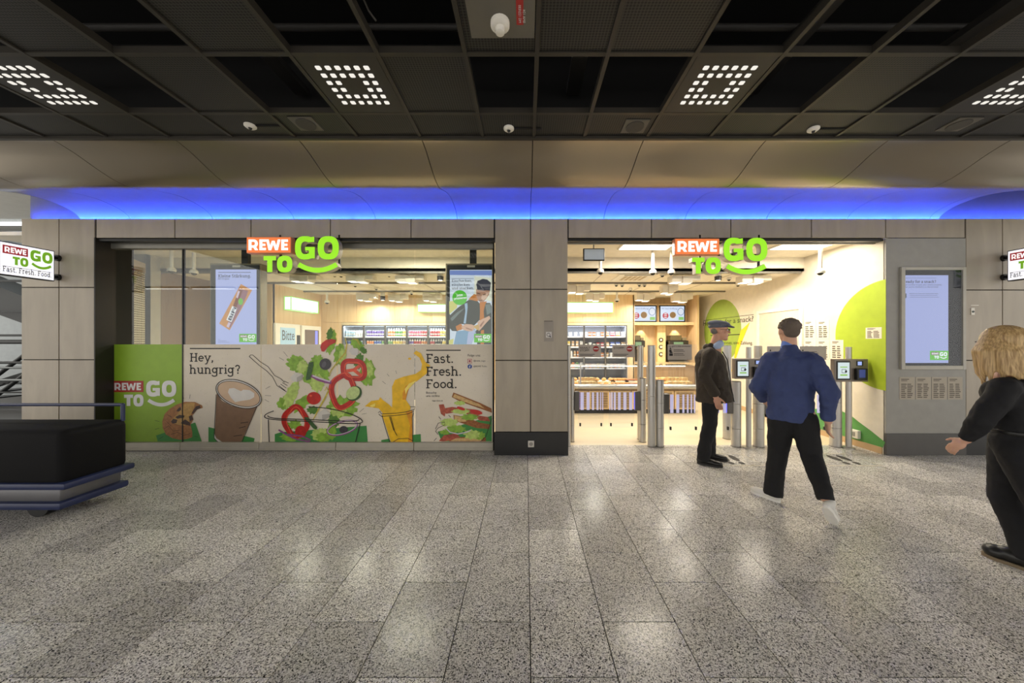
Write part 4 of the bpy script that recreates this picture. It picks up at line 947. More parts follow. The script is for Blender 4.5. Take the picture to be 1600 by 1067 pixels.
# ================================================================ window foil posters
pg = frontplane(YG-.001)
def g(x, y): return (xg(x), zg(y))
def gp(pts): return [g(*p) for p in pts]
def paper():
    m = bpy.data.materials.new('recycled_paper'); m.use_nodes = True; nt = m.node_tree; b = nt.nodes['Principled BSDF']
    ge = nt.nodes.new('ShaderNodeNewGeometry')
    n1 = nt.nodes.new('ShaderNodeTexNoise'); n1.inputs['Scale'].default_value = 2.5; n1.inputs['Detail'].default_value = 6
    n2 = nt.nodes.new('ShaderNodeTexVoronoi'); n2.inputs['Scale'].default_value = 55
    for n in (n1, n2): nt.links.new(ge.outputs['Position'], n.inputs['Vector'])
    r1 = nt.nodes.new('ShaderNodeValToRGB'); e = r1.color_ramp.elements; e[0].position = .3; e[0].color = rgb((222, 211, 192)); e[1].position = .7; e[1].color = rgb((232, 222, 205))
    nt.links.new(n1.outputs['Fac'], r1.inputs[0])
    lt = nt.nodes.new('ShaderNodeMath'); lt.operation = 'LESS_THAN'; lt.inputs[1].default_value = .13; nt.links.new(n2.outputs['Distance'], lt.inputs[0])
    sp2 = nt.nodes.new('ShaderNodeSeparateColor'); nt.links.new(n2.outputs['Color'], sp2.inputs[0])
    gt = nt.nodes.new('ShaderNodeMath'); gt.operation = 'GREATER_THAN'; gt.inputs[1].default_value = .72; nt.links.new(sp2.outputs[0], gt.inputs[0])
    mu = nt.nodes.new('ShaderNodeMath'); mu.operation = 'MULTIPLY'; nt.links.new(lt.outputs[0], mu.inputs[0]); nt.links.new(gt.outputs[0], mu.inputs[1])
    mx = nt.nodes.new('ShaderNodeMixRGB'); nt.links.new(mu.outputs[0], mx.inputs[0]); nt.links.new(r1.outputs[0], mx.inputs[1]); mx.inputs[2].default_value = rgb((120, 108, 92))
    nt.links.new(mx.outputs[0], b.inputs['Base Color']); b.inputs['Roughness'].default_value = .55
    return m
M_PAPER = paper()
gpo = thing('window_poster', (xg(228), YG, zg(690)), 'lime green window foil with the white REWE TO GO logo', 'poster', 'printed foils on the shop window')
MB().box(xg(171), xg(285), YG-.0014, YG-.0002, zg(690), zg(538)).build('foil', M_GREEN, gpo)
logo_flat(pg, xg(176), zg(635), xg(276)-xg(176), gpo, M_RED, M_LWHITE, M_LWHITE, 2)
po = thing('window_poster', (xg(530), YG, zg(690)), 'beige recycled paper window foil with coffee, salad, juice and sandwich', 'poster', 'printed foils on the shop window')
for a, b_ in zip(GJ[1:], GJ[2:]): MB().box(xg(a)+.004, xg(b_)-.003, YG-.0014, YG-.0002, zg(690), zg(538)).build('foil', M_PAPER, po)
M_SKIN_COFFEE = mat('print_kraft_cup', (134, 104, 80), .5, var=.12, scale=14); M_CREMA = mat('print_crema', (212, 182, 152), .5); M_MILK = mat('print_milk', (226, 222, 216), .5)
M_COOK = mat('print_cookie', (168, 116, 70), .6, var=.3, scale=26); M_COOKIN = mat('print_cookie_inside', (192, 152, 88), .6, var=.25, scale=30); M_CHOC = mat('print_chocolate', (66, 44, 36), .5, var=.3, scale=40)
M_LET1 = mat('print_lettuce', (136, 178, 60), .5, var=.35, scale=16); M_LET2 = mat('print_lettuce_light', (184, 208, 110), .5, var=.25, scale=22); M_LET3 = mat('print_lettuce_dark', (84, 130, 48), .5, var=.3, scale=20)
M_PEP = mat('print_pepper', (186, 34, 26), .4, var=.25, scale=18); M_PEP2 = mat('print_pepper_light', (224, 88, 58), .4, var=.2, scale=20); M_TOM = mat('print_tomato', (196, 40, 28), .4, var=.2, scale=14)
M_CUC = mat('print_cucumber', (192, 212, 140), .5, var=.15, scale=30); M_CUCR = mat('print_cucumber_rind', (58, 92, 44), .5, var=.3, scale=30); M_OLIVE = mat('print_olive', (52, 50, 56), .35, var=.3, scale=20)
M_FETA = mat('print_feta', (214, 210, 202), .5, var=.08); M_FETA2 = mat('print_feta_shade', (176, 172, 166), .5); M_ONION = mat('print_onion', (140, 76, 134), .5, var=.2, scale=30); M_ONION2 = mat('print_onion_white', (212, 200, 214), .5)
M_OIL = mat('print_oil', (196, 180, 70), .4, var=.3, scale=30); M_JUI = mat('print_juice', (240, 190, 20), .4, var=.16, scale=12); M_JUI2 = mat('print_juice_dark', (226, 150, 18), .4, var=.2, scale=14); M_JUI3 = mat('print_juice_light', (250, 226, 110), .4)
M_BREAD = mat('print_bread', (208, 172, 116), .6, var=.25, scale=30); M_CRUST = mat('print_crust', (150, 92, 48), .6, var=.35, scale=30); M_BAC = mat('print_bacon', (176, 84, 62), .5, var=.4, scale=24)
rnd = random.Random(3)
def ruffle(cx, cy, rx, ry, n=44, k=.22, rot=0.0):
    out = []
    for i in range(n):
        t = 2*PI*i/n; r = 1 + rnd.uniform(-k, k)*.6 + k*.5*math.sin(t*9 + cx)
        x = rx*r*math.cos(t); y = ry*r*math.sin(t); q = math.radians(rot)
        out.append((cx + x*math.cos(q) - y*math.sin(q), cy + x*math.sin(q) + y*math.cos(q)))
    return out
SPLIT = {'cucumber_rind', 'bacon', 'bread', 'bread_crust', 'feta_cube', 'feta_side', 'olive', 'chocolate', 'tomato_slice', 'green_patch', 'juice_splash', 'juice_glint'}
def art(nm, polys_px, m, lay, parent=None):
    if nm in SPLIT and len(polys_px) > 1:
        for p in polys_px[1:]: flat(pg, [gp(p)], nm, m, parent or po, lay)
        polys_px = polys_px[:1]
    return flat(pg, [gp(p) for p in polys_px], nm, m, parent or po, lay)
def lines(nm, polylines, wd, lay, m=None, parent=None, closed=False, taper=False):
    if nm in ('oil_splash', 'cup_outline', 'bowl_outline', 'fork', 'onion_slice') and len(polylines) > 1:
        for pl_ in polylines[1:]: art(nm, ribbon(pl_, wd, closed, taper), m or M_INK, lay, parent)
        polylines = polylines[:1]
    q = []
    for pl_ in polylines: q += ribbon(pl_, wd, closed, taper)
    return art(nm, q, m or M_INK, lay, parent)
def c5(u, v): return (160 + u*.16872, 530 + v*.16872)
def c6(u, v): return (380 + u*.19682, 500 + v*.19682)
def c7(u, v): return (550 + u*.16874, 530 + v*.16874)
def cc(f, pts): return [f(*p) for p in pts]
# headings
art('heading_rule', [rectp(297, 543.6, 376, 545.4)], M_INK, 2)
e1 = (xg(334.5)-xg(296.5))/slabw('Hey,'); flat(pg, slab('Hey,', xg(296.5), zg(565), e1*1.0), 'heading_text', M_INK, po, 2)
e2 = (xg(376.5)-xg(296))/slabw('hungrig?'); flat(pg, slab('hungrig?', xg(296), zg(584), e2), 'heading_text', M_INK, po, 2)
art('motto_rule', [rectp(666, 546.4, 720, 548)], M_INK, 2)
for tx, x1, y in (('Fast.', 707.5, 567), ('Fresh.', 720, 587), ('Food.', 713, 606.5)):
    flat(pg, slab(tx, xg(665.5), zg(y), (xg(x1)-xg(665.5))/(slabw(tx)-.08)), 'motto_text', M_INK, po, 6)
for tx, x0, y, wd in (('Folge uns:', 731, 558, 20), ('@rewe_togo', 740, 565.5, 18.5), ('@REWE ToGo', 740, 574, 20.5), ('Besuche', 666, 615, 16), ('uns online', 666, 620, 21), ('togo.rewe.de', 675, 627.6, 17)):
    words(pg, tx, xg(x0), zg(y), 'small_text', M_INK, po, width=xg(x0+wd)-xg(x0), lay=3)
lines('camera_icon', [cc(c7, [(1072, 184), (1108, 184), (1108, 220), (1072, 220)])], 1.0, 3, mat('print_rose', (186, 84, 96), .5), closed=True)
art('camera_icon', [ell(734, 564.1, 1.7, 1.7, 14)], mat('print_rose'), 3)
art('round_icon', [ell(734.1, 572.6, 3.5, 3.5, 20)], mat('print_blue', (58, 84, 160), .5), 3); words(pg, 'f', xg(733.1), zg(575.8), 'round_icon_letter', M_LWHITE, po, height=.045, lay=4, bold=.02)
# cookie on the green foil edge
art('green_patch', [cc(c5, [(500, 890), (745, 810), (862, 770), (922, 945), (515, 945)])], M_DGREEN, 2)
ck = art('cookie', [cc(c5, [(770, 578), (860, 580), (925, 612), (930, 635), (880, 650), (850, 690), (835, 705), (845, 745), (820, 790), (836, 860), (836, 905), (790, 922), (720, 930), (650, 915), (590, 880), (562, 820), (558, 760), (580, 690), (630, 640), (700, 600)])], M_COOK, 3)
art('cookie_inside', [cc(c5, [(750, 600), (800, 585), (862, 590), (850, 640), (825, 690), (828, 730), (800, 770), (770, 800), (700, 790), (650, 770), (640, 750), (690, 700), (720, 660)])], M_COOKIN, 4, ck)
art('chocolate', [cc(c5, q) for q in ([(690, 665), (705, 640), (730, 625), (735, 650), (715, 668)], [(640, 760), (660, 735), (700, 745), (690, 775), (655, 780)], [(680, 720), (720, 698), (765, 705), (760, 725), (700, 735)], [(730, 775), (770, 740), (815, 770), (818, 800), (770, 790)], [(830, 690), (845, 660), (870, 620), (905, 610), (915, 635), (880, 650), (850, 685)], [(805, 715), (830, 700), (845, 740), (815, 760)])], M_CHOC, 5, ck)
lines('cookie_crack', [cc(c5, q) for q in ([(575, 830), (620, 800), (660, 850), (720, 840)], [(600, 760), (640, 800)], [(640, 880), (700, 860), (760, 890), (820, 870)], [(610, 700), (650, 720)])], .6, 5, M_CHOC, ck)
lines('spark_stroke', [cc(c5, q) for q in ([(488, 750), (532, 762)], [(490, 833), (528, 823)], [(525, 925), (568, 898)], [(855, 897), (888, 903)], [(810, 550), (816, 512)], [(740, 515), (757, 548)])], 1.1, 3, taper=True)
# coffee cup
art('green_patch', [cc(c5, [(984, 812), (1060, 830), (1060, 948), (984, 948)]), cc(c5, [(1300, 890), (1412, 917), (1405, 948), (1280, 948)])], M_DGREEN, 2)
cup = art('coffee_cup', [cc(c5, [(1062, 500), (1110, 570), (1200, 615), (1330, 640), (1440, 610), (1290, 948), (1075, 948), (1042, 885)])], M_SKIN_COFFEE, 3)
art('cup_base', [cc(c5, [(1042, 878), (1060, 915), (1110, 948), (1070, 948), (1040, 915)])], M_MILK, 4, cup)
rim = [c5(1268 + 210*math.cos(t)*1.0 - 0, 505 + 125*math.sin(t) + 50*math.cos(t)) for t in [2*PI*i/40 for i in range(40)]]
rin = [c5(1268 + 196*math.cos(t), 505 + 108*math.sin(t) + 48*math.cos(t)) for t in [2*PI*i/40 for i in range(40)]]
art('cup_rim', [rim], M_MILK, 5, cup); art('crema', [rin], M_CREMA, 6, cup)
art('milk_heart', [cc(c5, [(1235, 582), (1195, 540), (1168, 490), (1180, 455), (1225, 450), (1262, 468), (1290, 480), (1310, 466), (1370, 470), (1412, 500), (1410, 535), (1370, 558), (1290, 570)])], M_MILK, 7, cup)
lines('cup_outline', [rim], 1.1, 8, parent=cup, closed=True); lines('cup_outline', [rin], .8, 8, parent=cup, closed=True)
lines('cup_outline', [cc(c5, [(1060, 510), (1050, 700), (1040, 890), (1042, 915), (1075, 948)]), cc(c5, [(1440, 612), (1370, 780), (1300, 948)]), cc(c5, [(1285, 775), (1355, 765)]), cc(c5, [(1270, 822), (1332, 805)]), cc(c5, [(1222, 895), (1298, 885)])], .9, 8, parent=cup)
lines('spark_stroke', [cc(c6, q) for q in ([(180, 545), (217, 525)], [(175, 598), (222, 600)], [(173, 630), (207, 650)], [(287, 297), (326, 320)], [(322, 250), (354, 290)], [(925, 730), (958, 702)], [(943, 747), (980, 740)], [(1105, 485), (1132, 507)], [(1142, 425), (1160, 447)], [(1212, 400), (1219, 425)])], 1.0, 3, taper=True)
# fork
lines('fork', [cc(c6, [(50, 290), (60, 277), (78, 277), (135, 330), (200, 370), (250, 440), (300, 465), (330, 495)]), cc(c6, [(50, 290), (130, 360), (190, 405), (235, 450), (270, 520), (345, 570)])] + [cc(c6, [(285 + k*14, 520 - k*12), (335 + k*9, 560 - k*20)]) for k in range(4)], .8, 3)
# salad
sl = art('green_patch', [cc(c6, [(252, 905), (300, 890), (560, 870), (980, 838), (990, 967), (252, 967)])], M_DGREEN, 2)
for nm, cx, cy, rx, ry, m, la, rot in (('lettuce', 430, 350, 85, 62, M_LET1, 3, 20), ('lettuce', 590, 330, 52, 52, M_LET1, 3, 0), ('lettuce', 580, 430, 110, 100, M_LET1, 3, 30), ('lettuce_light', 590, 500, 55, 70, M_LET2, 4, 0), ('lettuce_light', 470, 370, 40, 50, M_LET2, 4, 20), ('lettuce', 700, 170, 38, 95, M_LET1, 3, 12), ('lettuce_dark', 690, 110, 24, 48, M_LET3, 4, 14),
    ('lettuce', 765, 270, 42, 85, M_LET1, 4, 8), ('lettuce_light', 790, 290, 30, 60, M_LET2, 5, 0), ('lettuce', 905, 190, 58, 36, M_LET1, 3, 35), ('lettuce_dark', 955, 240, 32, 22, M_LET3, 4, 40), ('lettuce', 985, 420, 62, 105, M_LET1, 3, 0), ('lettuce_dark', 920, 330, 36, 62, M_LET3, 3, 10), ('lettuce_light', 1000, 390, 34, 60, M_LET2, 4, 0),
    ('lettuce', 330, 660, 62, 50, M_LET1, 3, 0), ('lettuce_light', 385, 590, 46, 110, M_LET2, 4, 24), ('lettuce', 470, 660, 110, 40, M_LET1, 3, -35), ('lettuce_dark', 555, 715, 44, 30, M_LET3, 3, 0), ('lettuce', 790, 690, 120, 85, M_LET1, 3, 0), ('lettuce_light', 760, 720, 60, 50, M_LET2, 4, 0), ('lettuce', 720, 800, 42, 60, M_LET3, 3, 0), ('lettuce', 410, 830, 55, 36, M_LET1, 3, 0), ('lettuce_light', 620, 910, 74, 52, M_LET2, 3, 0), ('lettuce', 640, 930, 60, 36, M_LET1, 4, 0), ('lettuce_light', 380, 930, 80, 32, M_LET1, 3, 0), ('lettuce', 700, 890, 40, 60, M_LET1, 3, 0)):
    art(nm, [[c6(*p) for p in ruffle(cx, cy, rx, ry, rot=rot)]], m, la, sl)
art('tomato_half', [cc(c6, [(616, 215), (625, 185), (660, 158), (705, 150), (740, 158), (735, 180), (690, 200), (665, 225), (645, 252), (625, 248)])], M_TOM, 7, sl)
art('cherry_tomato', [[c6(*p) for p in ell(563, 620, 56, 50)]], M_TOM, 7, sl); art('tomato_glint', [[c6(*p) for p in ell(540, 600, 10, 8)]], M_PEP2, 8, sl)
art('olive', [[c6(*p) for p in ell(655, 350, 46, 46)], [c6(*p) for p in ell(800, 870, 34, 30)]], M_OLIVE, 7, sl); art('olive_hole', [[c6(*p) for p in ell(645, 352, 16, 26, rot=20)]], mat('print_olive_hole', (98, 96, 104), .5), 8, sl)
art('cucumber_rind', [cc(c6, [(525, 335), (560, 330), (562, 360), (535, 470), (505, 480), (500, 460)]), [c6(*p) for p in ell(882, 582, 66, 56, rot=-38)], cc(c6, [(482, 770), (520, 770), (592, 850), (585, 868), (560, 860)])], M_CUCR, 7, sl)
art('cucumber_slice', [[c6(*p) for p in ell(874, 578, 58, 47, rot=-38)]], M_CUC, 8, sl)
art('feta_cube', [cc(c6, [(378, 455), (420, 415), (475, 430), (470, 470), (430, 492), (390, 480)]), cc(c6, [(862, 215), (920, 235), (910, 280), (865, 275), (842, 245)]), cc(c6, [(600, 740), (650, 700), (698, 742), (680, 775), (630, 797), (600, 780)])], M_FETA, 7, sl)
art('feta_side', [cc(c6, [(430, 455), (475, 432), (470, 470), (430, 492)]), cc(c6, [(630, 750), (698, 742), (680, 775), (632, 797)])], M_FETA2, 8, sl)
def ring(cx, cy, rx, ry, wd, rot=0, wob=.12, n=36):
    pts = []
    for i in range(n):
        t = 2*PI*i/n; r = 1 + wob*.55*math.sin(4*t + .6) + wob*.45*math.sin(2*t + 1.1 + rx); x = rx*r*math.cos(t); y = ry*r*math.sin(t); q = math.radians(rot)
        pts.append(c6(cx + x*math.cos(q) - y*math.sin(q), cy + x*math.sin(q) + y*math.cos(q)))
    return ribbon(pts, wd, True)
art('pepper_ring', ring(880, 395, 90, 72, 8.2, 30), M_PEP, 6, sl); art('pepper_light', ring(880, 395, 78, 60, 1.8, 30), M_PEP2, 7, sl); art('pepper_rib', [q for q in ribbon(cc(c6, [(790, 410), (880, 395), (930, 360)]), 5)] + ribbon(cc(c6, [(880, 395), (950, 450)]), 5), M_PEP2, 6, sl)
art('pepper_ring', ring(795, 565, 88, 132, 8.5, 6, .1), M_PEP, 6, sl); art('pepper_light', ring(795, 565, 100, 146, 1.6, 6, .1), M_PEP2, 7, sl)
art('pepper_ring', ring(420, 805, 82, 118, 8.5, -6, .14), M_PEP, 6, sl); art('pepper_light', ring(420, 805, 72, 104, 1.6, -6, .14), M_PEP2, 7, sl); art('pepper_rib', [[c6(*p) for p in ell(460, 885, 45, 48)]], M_PEP, 7, sl)
lines('onion_slice', [cc(c6, [(545, 440), (600, 470), (660, 488), (703, 495)])], 5, 8, M_ONION, sl); lines('onion_core', [cc(c6, [(555, 440), (610, 462), (665, 480), (695, 488)])], 2.4, 9, M_ONION2, sl)
lines('onion_ring', [[c6(*p) for p in ell(790, 855, 122, 50, rot=-16)]], 2.6, 7, M_ONION, sl, True); lines('onion_core', [[c6(*p) for p in ell(790, 852, 120, 48, rot=-16)]], 1.0, 8, M_ONION2, sl, True)
lines('onion_slice', [cc(c6, [(285, 870), (350, 910), (430, 945), (530, 962), (538, 950), (470, 920), (360, 905)])], 2.4, 8, M_ONION, sl)
lines('oil_splash', [cc(c6, [(812, 140), (825, 190), (815, 260), (770, 310), (700, 400), (685, 440)]), cc(c6, [(870, 150), (905, 155), (930, 200)]), cc(c6, [(650, 560), (665, 530), (680, 560), (640, 640), (610, 690), (570, 770), (555, 795)])], 2.6, 7, M_OIL, sl, taper=True)
bowl_o = [c6(562 + 388*math.cos(t), 765 + 58*math.sin(t) + 20*math.cos(t) + 18*math.cos(2*t)) for t in [2*PI*i/60 for i in range(60)]]
bowl_i = [c6(562 + 362*math.cos(t), 752 + 56*math.sin(t) + 14*math.cos(t) + 18*math.cos(2*t)) for t in [2*PI*i/60 for i in range(60)]]
def front_half(b): return [p for i, p in enumerate(b) if 0 <= i <= 30]
lines('bowl_outline', [front_half(bowl_o), front_half(bowl_i), bowl_o[44:] + bowl_o[:1], bowl_o[30:37]], 1.3, 10, parent=sl)
lines('bowl_outline', [cc(c6, [(205, 790), (208, 880), (212, 967)]), cc(c6, [(932, 815), (915, 890), (895, 967)])], 1.4, 10, parent=sl)
# juice
jz = art('green_patch', [cc(c7, [(272, 933), (345, 920), (360, 950), (272, 950)]), cc(c7, [(560, 885), (637, 877), (640, 950), (560, 950)])], M_DGREEN, 2)
art('juice_cup', [cc(c7, [(275, 690), (400, 685), (560, 655), (562, 950), (362, 950), (310, 790)])], M_JUI, 3, jz)
art('juice_shade', [cc(c7, [(500, 668), (560, 655), (562, 950), (520, 950), (540, 800)])], M_JUI2, 4, jz)
art('juice_stream', [cc(c7, [(370, 690), (375, 560), (372, 440), (400, 375), (480, 345), (590, 320), (640, 285), (650, 230), (625, 170), (570, 130), (595, 105), (640, 130), (680, 210), (725, 240), (690, 320), (650, 350), (600, 390), (540, 410), (505, 450), (500, 560), (545, 625), (540, 660)])], M_JUI, 4, jz)
art('juice_shade', [cc(c7, [(470, 500), (500, 430), (560, 400), (600, 385), (540, 430), (520, 480), (500, 560), (470, 560)])], M_JUI2, 5, jz)
art('juice_glint', [cc(c7, [(490, 460), (530, 410), (600, 380), (560, 425), (515, 470), (500, 510)]), cc(c7, [(165, 615), (220, 590), (215, 620), (190, 628)])], M_JUI3, 6, jz)
art('juice_splash', [cc(c7, [(120, 620), (180, 570), (250, 560), (262, 535), (285, 560), (340, 600), (372, 630), (370, 690), (290, 690), (250, 640), (190, 630)]), [c7(*p) for p in ell(535, 180, 14, 10)]], M_JUI, 4, jz)
lines('cup_outline', [cc(c7, [(245, 680), (262, 665), (275, 690), (400, 685), (500, 672), (580, 650), (585, 622), (540, 625)]), cc(c7, [(250, 692), (275, 712), (400, 705), (520, 690), (575, 665)]), cc(c7, [(280, 705), (315, 830), (352, 948)]), cc(c7, [(572, 680), (560, 720), (564, 948)]), cc(c7, [(350, 715), (385, 830), (420, 890)]), cc(c7, [(362, 715), (395, 840)]), cc(c7, [(385, 948), (430, 920), (520, 915), (562, 938)])], .9, 8, parent=jz)
# sandwich
sw = art('green_patch', [cc(c7, [(795, 855), (860, 840), (1270, 715), (1295, 705), (1295, 945), (830, 945)])], M_DGREEN, 2)
art('bread_crust', [cc(c7, [(925, 535), (940, 492), (1000, 515), (1190, 590), (1290, 640), (1297, 680), (1240, 660), (1100, 610), (1000, 575)]), cc(c7, [(940, 700), (1060, 720), (1180, 770), (1285, 790), (1270, 830), (1150, 820), (1000, 770), (945, 745)]), cc(c7, [(900, 910), (1100, 900), (1240, 910), (1240, 945), (900, 945)])], M_CRUST, 4, sw)
art('bread', [cc(c7, [(950, 505), (1010, 530), (1180, 600), (1230, 640), (1100, 600), (1000, 560), (935, 535)]), cc(c7, [(950, 705), (1040, 725), (1060, 760), (1000, 765), (948, 740)]), cc(c7, [(920, 915), (1200, 912), (1200, 940), (920, 940)])], M_BREAD, 5, sw)
art('bacon', [cc(c7, [(805, 605), (850, 600), (870, 660), (860, 715), (825, 690)]), cc(c7, [(850, 640), (930, 625), (1000, 640), (930, 680), (870, 690)]), cc(c7, [(1040, 640), (1140, 650), (1210, 690), (1120, 720), (1060, 690)]), cc(c7, [(805, 940), (850, 890), (960, 870), (1000, 900), (930, 930), (850, 945)]), cc(c7, [(1140, 700), (1260, 720), (1280, 760), (1180, 750)])], M_BAC, 5, sw)
for cx, cy, rx, ry, m, la in ((1010, 665, 80, 26, M_LET2, 6), (1090, 720, 80, 28, M_LET1, 6), (1000, 590, 50, 20, M_LET2, 4), (900, 770, 80, 38, M_LET2, 5), (960, 830, 90, 34, M_LET1, 5), (1110, 880, 72, 44, M_LET2, 6), (1180, 890, 50, 40, M_LET1, 5), (860, 860, 46, 22, M_LET1, 4)):
    art('lettuce', [[c7(*p) for p in ruffle(cx, cy, rx, ry, 36)]], m, la, sw)
art('tomato_slice', [[c7(*p) for p in ell(1150, 672, 58, 20, rot=12)], [c7(*p) for p in ell(1010, 640, 40, 14, rot=18)]], M_TOM, 6, sw)
lines('onion_ring', [cc(c7, [(875, 825), (910, 860), (980, 875), (1060, 860), (1100, 840)])], 1.6, 7, M_ONION2, sw)
lines('wrapper_outline', [cc(c7, [(775, 830), (800, 775), (860, 765), (862, 790), (800, 820), (775, 850), (800, 880)]), cc(c7, [(1295, 730), (1240, 900), (1190, 945)]), cc(c7, [(760, 940), (785, 912)]), cc(c7, [(895, 700), (915, 720)]), cc(c7, [(805, 715), (825, 740)])], .8, 8, parent=sw)
# ================================================================ hanging advert screens
YSc = 5.08; ps = frontplane(YSc)
def s_(x, y): return (XW(x, YSc), ZW(y, YSc))
def totem(x0, x1, y0, y1, fx0, fx1, fy0, polex, label):
    t = thing('advert_screen', (XW((fx0+fx1)/2, YSc), YSc, ZW(y1+4, YSc)), label, 'screen', 'hanging advert screens in the shop window')
    MB().rbox(XW(fx0, YSc), XW(fx1, YSc), YSc+.02, YSc+.16, ZW(y1+8, YSc), ZW(fy0, YSc), .006, 1).build('housing', mat('totem_frame', (120, 112, 92), .45, .3), t)
    MB().box(XW(fx0+3, YSc), XW(fx1-1, YSc), YSc+.004, YSc+.02, ZW(y1+6, YSc), ZW(fy0+3, YSc)).build('bezel', M_BLACK, t)
    MB().box(XW(polex, YSc)-.05, XW(polex, YSc)+.05, YSc+.06, YSc+.12, ZW(fy0, YSc), ZFC).build('pole', M_BLACK, t)
    MB().box(XW((x0+x1)/2, YSc)-.06, XW((x0+x1)/2, YSc)+.06, YSc, YSc+.004, ZW(fy0+6.5, YSc), ZW(fy0+3.5, YSc)).build('sensor_bar', mat('sensor', (190, 184, 170), .4), t)
    return t
def sart(nm, polys, c, lay, parent, k=.9): return flat(ps, [[s_(*p) for p in q] for q in polys], nm, emit_mat('scr_%d_%d_%d' % c, c, k), parent, lay)
def mini_logo(pl, x0, y0, x1, y1, Y, parent, lay):
    flat(pl, [rectp(XW(x0, Y), ZW(y1, Y), XW(x1, Y), ZW(y0, Y))], 'brand_block', emit_mat('scr_green', (92, 190, 40), .9), parent, lay)
    wd = (XW(x1, Y)-XW(x0, Y))*.86
    logo_flat(pl, XW(x0, Y)+wd*.07, (ZW(y1, Y)+ZW(y0, Y))/2 - wd*.2, wd, parent, emit_mat('scr_plum', (120, 60, 90), .9), emit_mat('scr_white', (244, 244, 248), .9), emit_mat('scr_white'), lay+1)
t1 = totem(336, 402, 421, 538, 326, 405, 411, 377, 'hanging portrait screen advertising a snack stick on pale violet')
sart('display', [rectp(337, 421, 401, 538.5)], (176, 184, 240), 1, t1)
sart('heading_rule', [rectp(341, 425.2, 392, 426)], (60, 64, 90), 2, t1)
flat(ps, slab('Kleine Stärkung.', XW(341, YSc), ZW(433.5, YSc), (XW(392.5, YSc)-XW(341, YSc))/slabw('Kleine Stärkung.'), .12), 'heading_text', emit_mat('scr_ink', (44, 48, 66), .9), t1, 2)
words(ps, 'Bifi Original', XW(341, YSc), ZW(437.6, YSc), 'small_text', emit_mat('scr_ink'), t1, width=XW(358, YSc)-XW(341, YSc), lay=2)
def c8(u, v): return (280 + u*.16878, 370 + v*.16870)
sk = sart('snack_pack', [cc(c8, [(372, 803), (572, 437), (676, 495), (468, 865)])], (204, 140, 84), 2, t1)
sart('pack_window', [cc(c8, [(440, 835), (555, 480), (640, 500), (620, 560), (560, 690), (475, 840)])], (150, 104, 120), 3, sk)
sart('pack_sausage', [cc(c8, [(500, 640), (560, 490), (590, 495), (530, 660)])], (120, 60, 50), 4, sk)
sart('pack_glint', [cc(c8, [(530, 560), (548, 500), (566, 505), (545, 570)]), cc(c8, [(440, 830), (460, 790), (480, 800), (462, 842)])], (214, 190, 214), 5, sk)
sart('pack_leaf', [[c8(*p) for p in ell(572, 600, 22, 32, 12)]], (110, 190, 70), 5, sk)
lg = sart('pack_name_plate', [cc(c8, [(440, 770), (495, 640), (540, 660), (488, 790)])], (236, 236, 244), 6, sk)
words(ps, 'BiFi', *s_(*c8(484, 778)), 'pack_name', emit_mat('scr_navy', (40, 50, 84), .9), sk, width=.215, height=.052, lay=7, rot=66, bold=.03)
mini_logo(ps, 374, 521.5, 401, 534.5, YSc, t1, 3)
sart('fine_print', [rectp(341, 530+k*2.2, 341+w_, 530.5+k*2.2) for k, w_ in ((0, 3), (1, 13), (2, 18))], (110, 116, 160), 2, t1)
t2 = totem(703, 769, 421.6, 537, 695.5, 769.5, 411, 738, 'hanging portrait screen advertising with a young man in a bomber jacket')
sart('display', [rectp(703, 421.6, 768.6, 538)], (214, 222, 240), 1, t2)
def c9(u, v): return (690 + u*.12649, 410 + v*.12652)
sart('photo_background', [cc(c9, [(100, 100), (620, 100), (620, 160), (100, 155)])], (120, 140, 206), 2, t2)
sart('photo_background', [cc(c9, [(95, 480), (200, 470), (190, 560), (95, 640)]), cc(c9, [(90, 960), (150, 940), (140, 1010), (90, 1010)])], (214, 208, 120), 2, t2)
sart('photo_background', [cc(c9, [(405, 170), (620, 190), (620, 480), (405, 440)])], (226, 224, 206), 2, t2)
sart('heading_rule', [cc(c9, [(125, 197), (395, 197), (395, 202), (125, 202)])], (50, 54, 64), 3, t2)
for tx, x1, y in (('Einchecken,', 380, 243), ('einstecken', 352, 290), ('und snacken.', 402, 333)):
    a = c9(125, y); b_ = c9(x1, y); flat(ps, slab(tx, XW(a[0], YSc), ZW(a[1], YSc), (XW(b_[0], YSc)-XW(a[0], YSc))/slabw(tx), .12), 'heading_text', emit_mat('scr_ink2', (56, 60, 70), .9), t2, 3)
sart('jacket', [cc(c9, [(95, 660), (200, 560), (310, 480), (340, 460), (440, 470), (480, 520), (480, 700), (400, 780), (240, 760), (200, 850), (130, 845), (92, 800)]), cc(c9, [(520, 500), (600, 500), (618, 540), (618, 1010), (440, 1010), (420, 850), (520, 700)])], (48, 52, 52), 3, t2)
sart('jacket_sheen', [cc(c9, [(110, 690), (200, 610), (290, 560), (200, 650), (130, 730)]), cc(c9, [(540, 520), (605, 510), (612, 620), (560, 650)])], (110, 122, 122), 4, t2)
sart('hoodie', [cc(c9, [(330, 455), (400, 390), (430, 400), (450, 470), (440, 480)]), cc(c9, [(470, 490), (560, 480), (540, 520), (520, 600), (528, 700), (470, 720), (475, 600)]), cc(c9, [(485, 840), (525, 830), (525, 1010), (480, 1010)]), cc(c9, [(175, 790), (240, 755), (265, 790), (250, 830), (190, 845)])], (196, 116, 40), 4, t2)
sart('face', [cc(c9, [(425, 330), (600, 340), (585, 400), (550, 450), (515, 490), (485, 495), (450, 470), (430, 410)])], (176, 128, 104), 5, t2)
sart('face_light', [cc(c9, [(500, 400), (575, 380), (560, 430), (520, 470), (490, 450)])], (214, 176, 154), 6, t2)
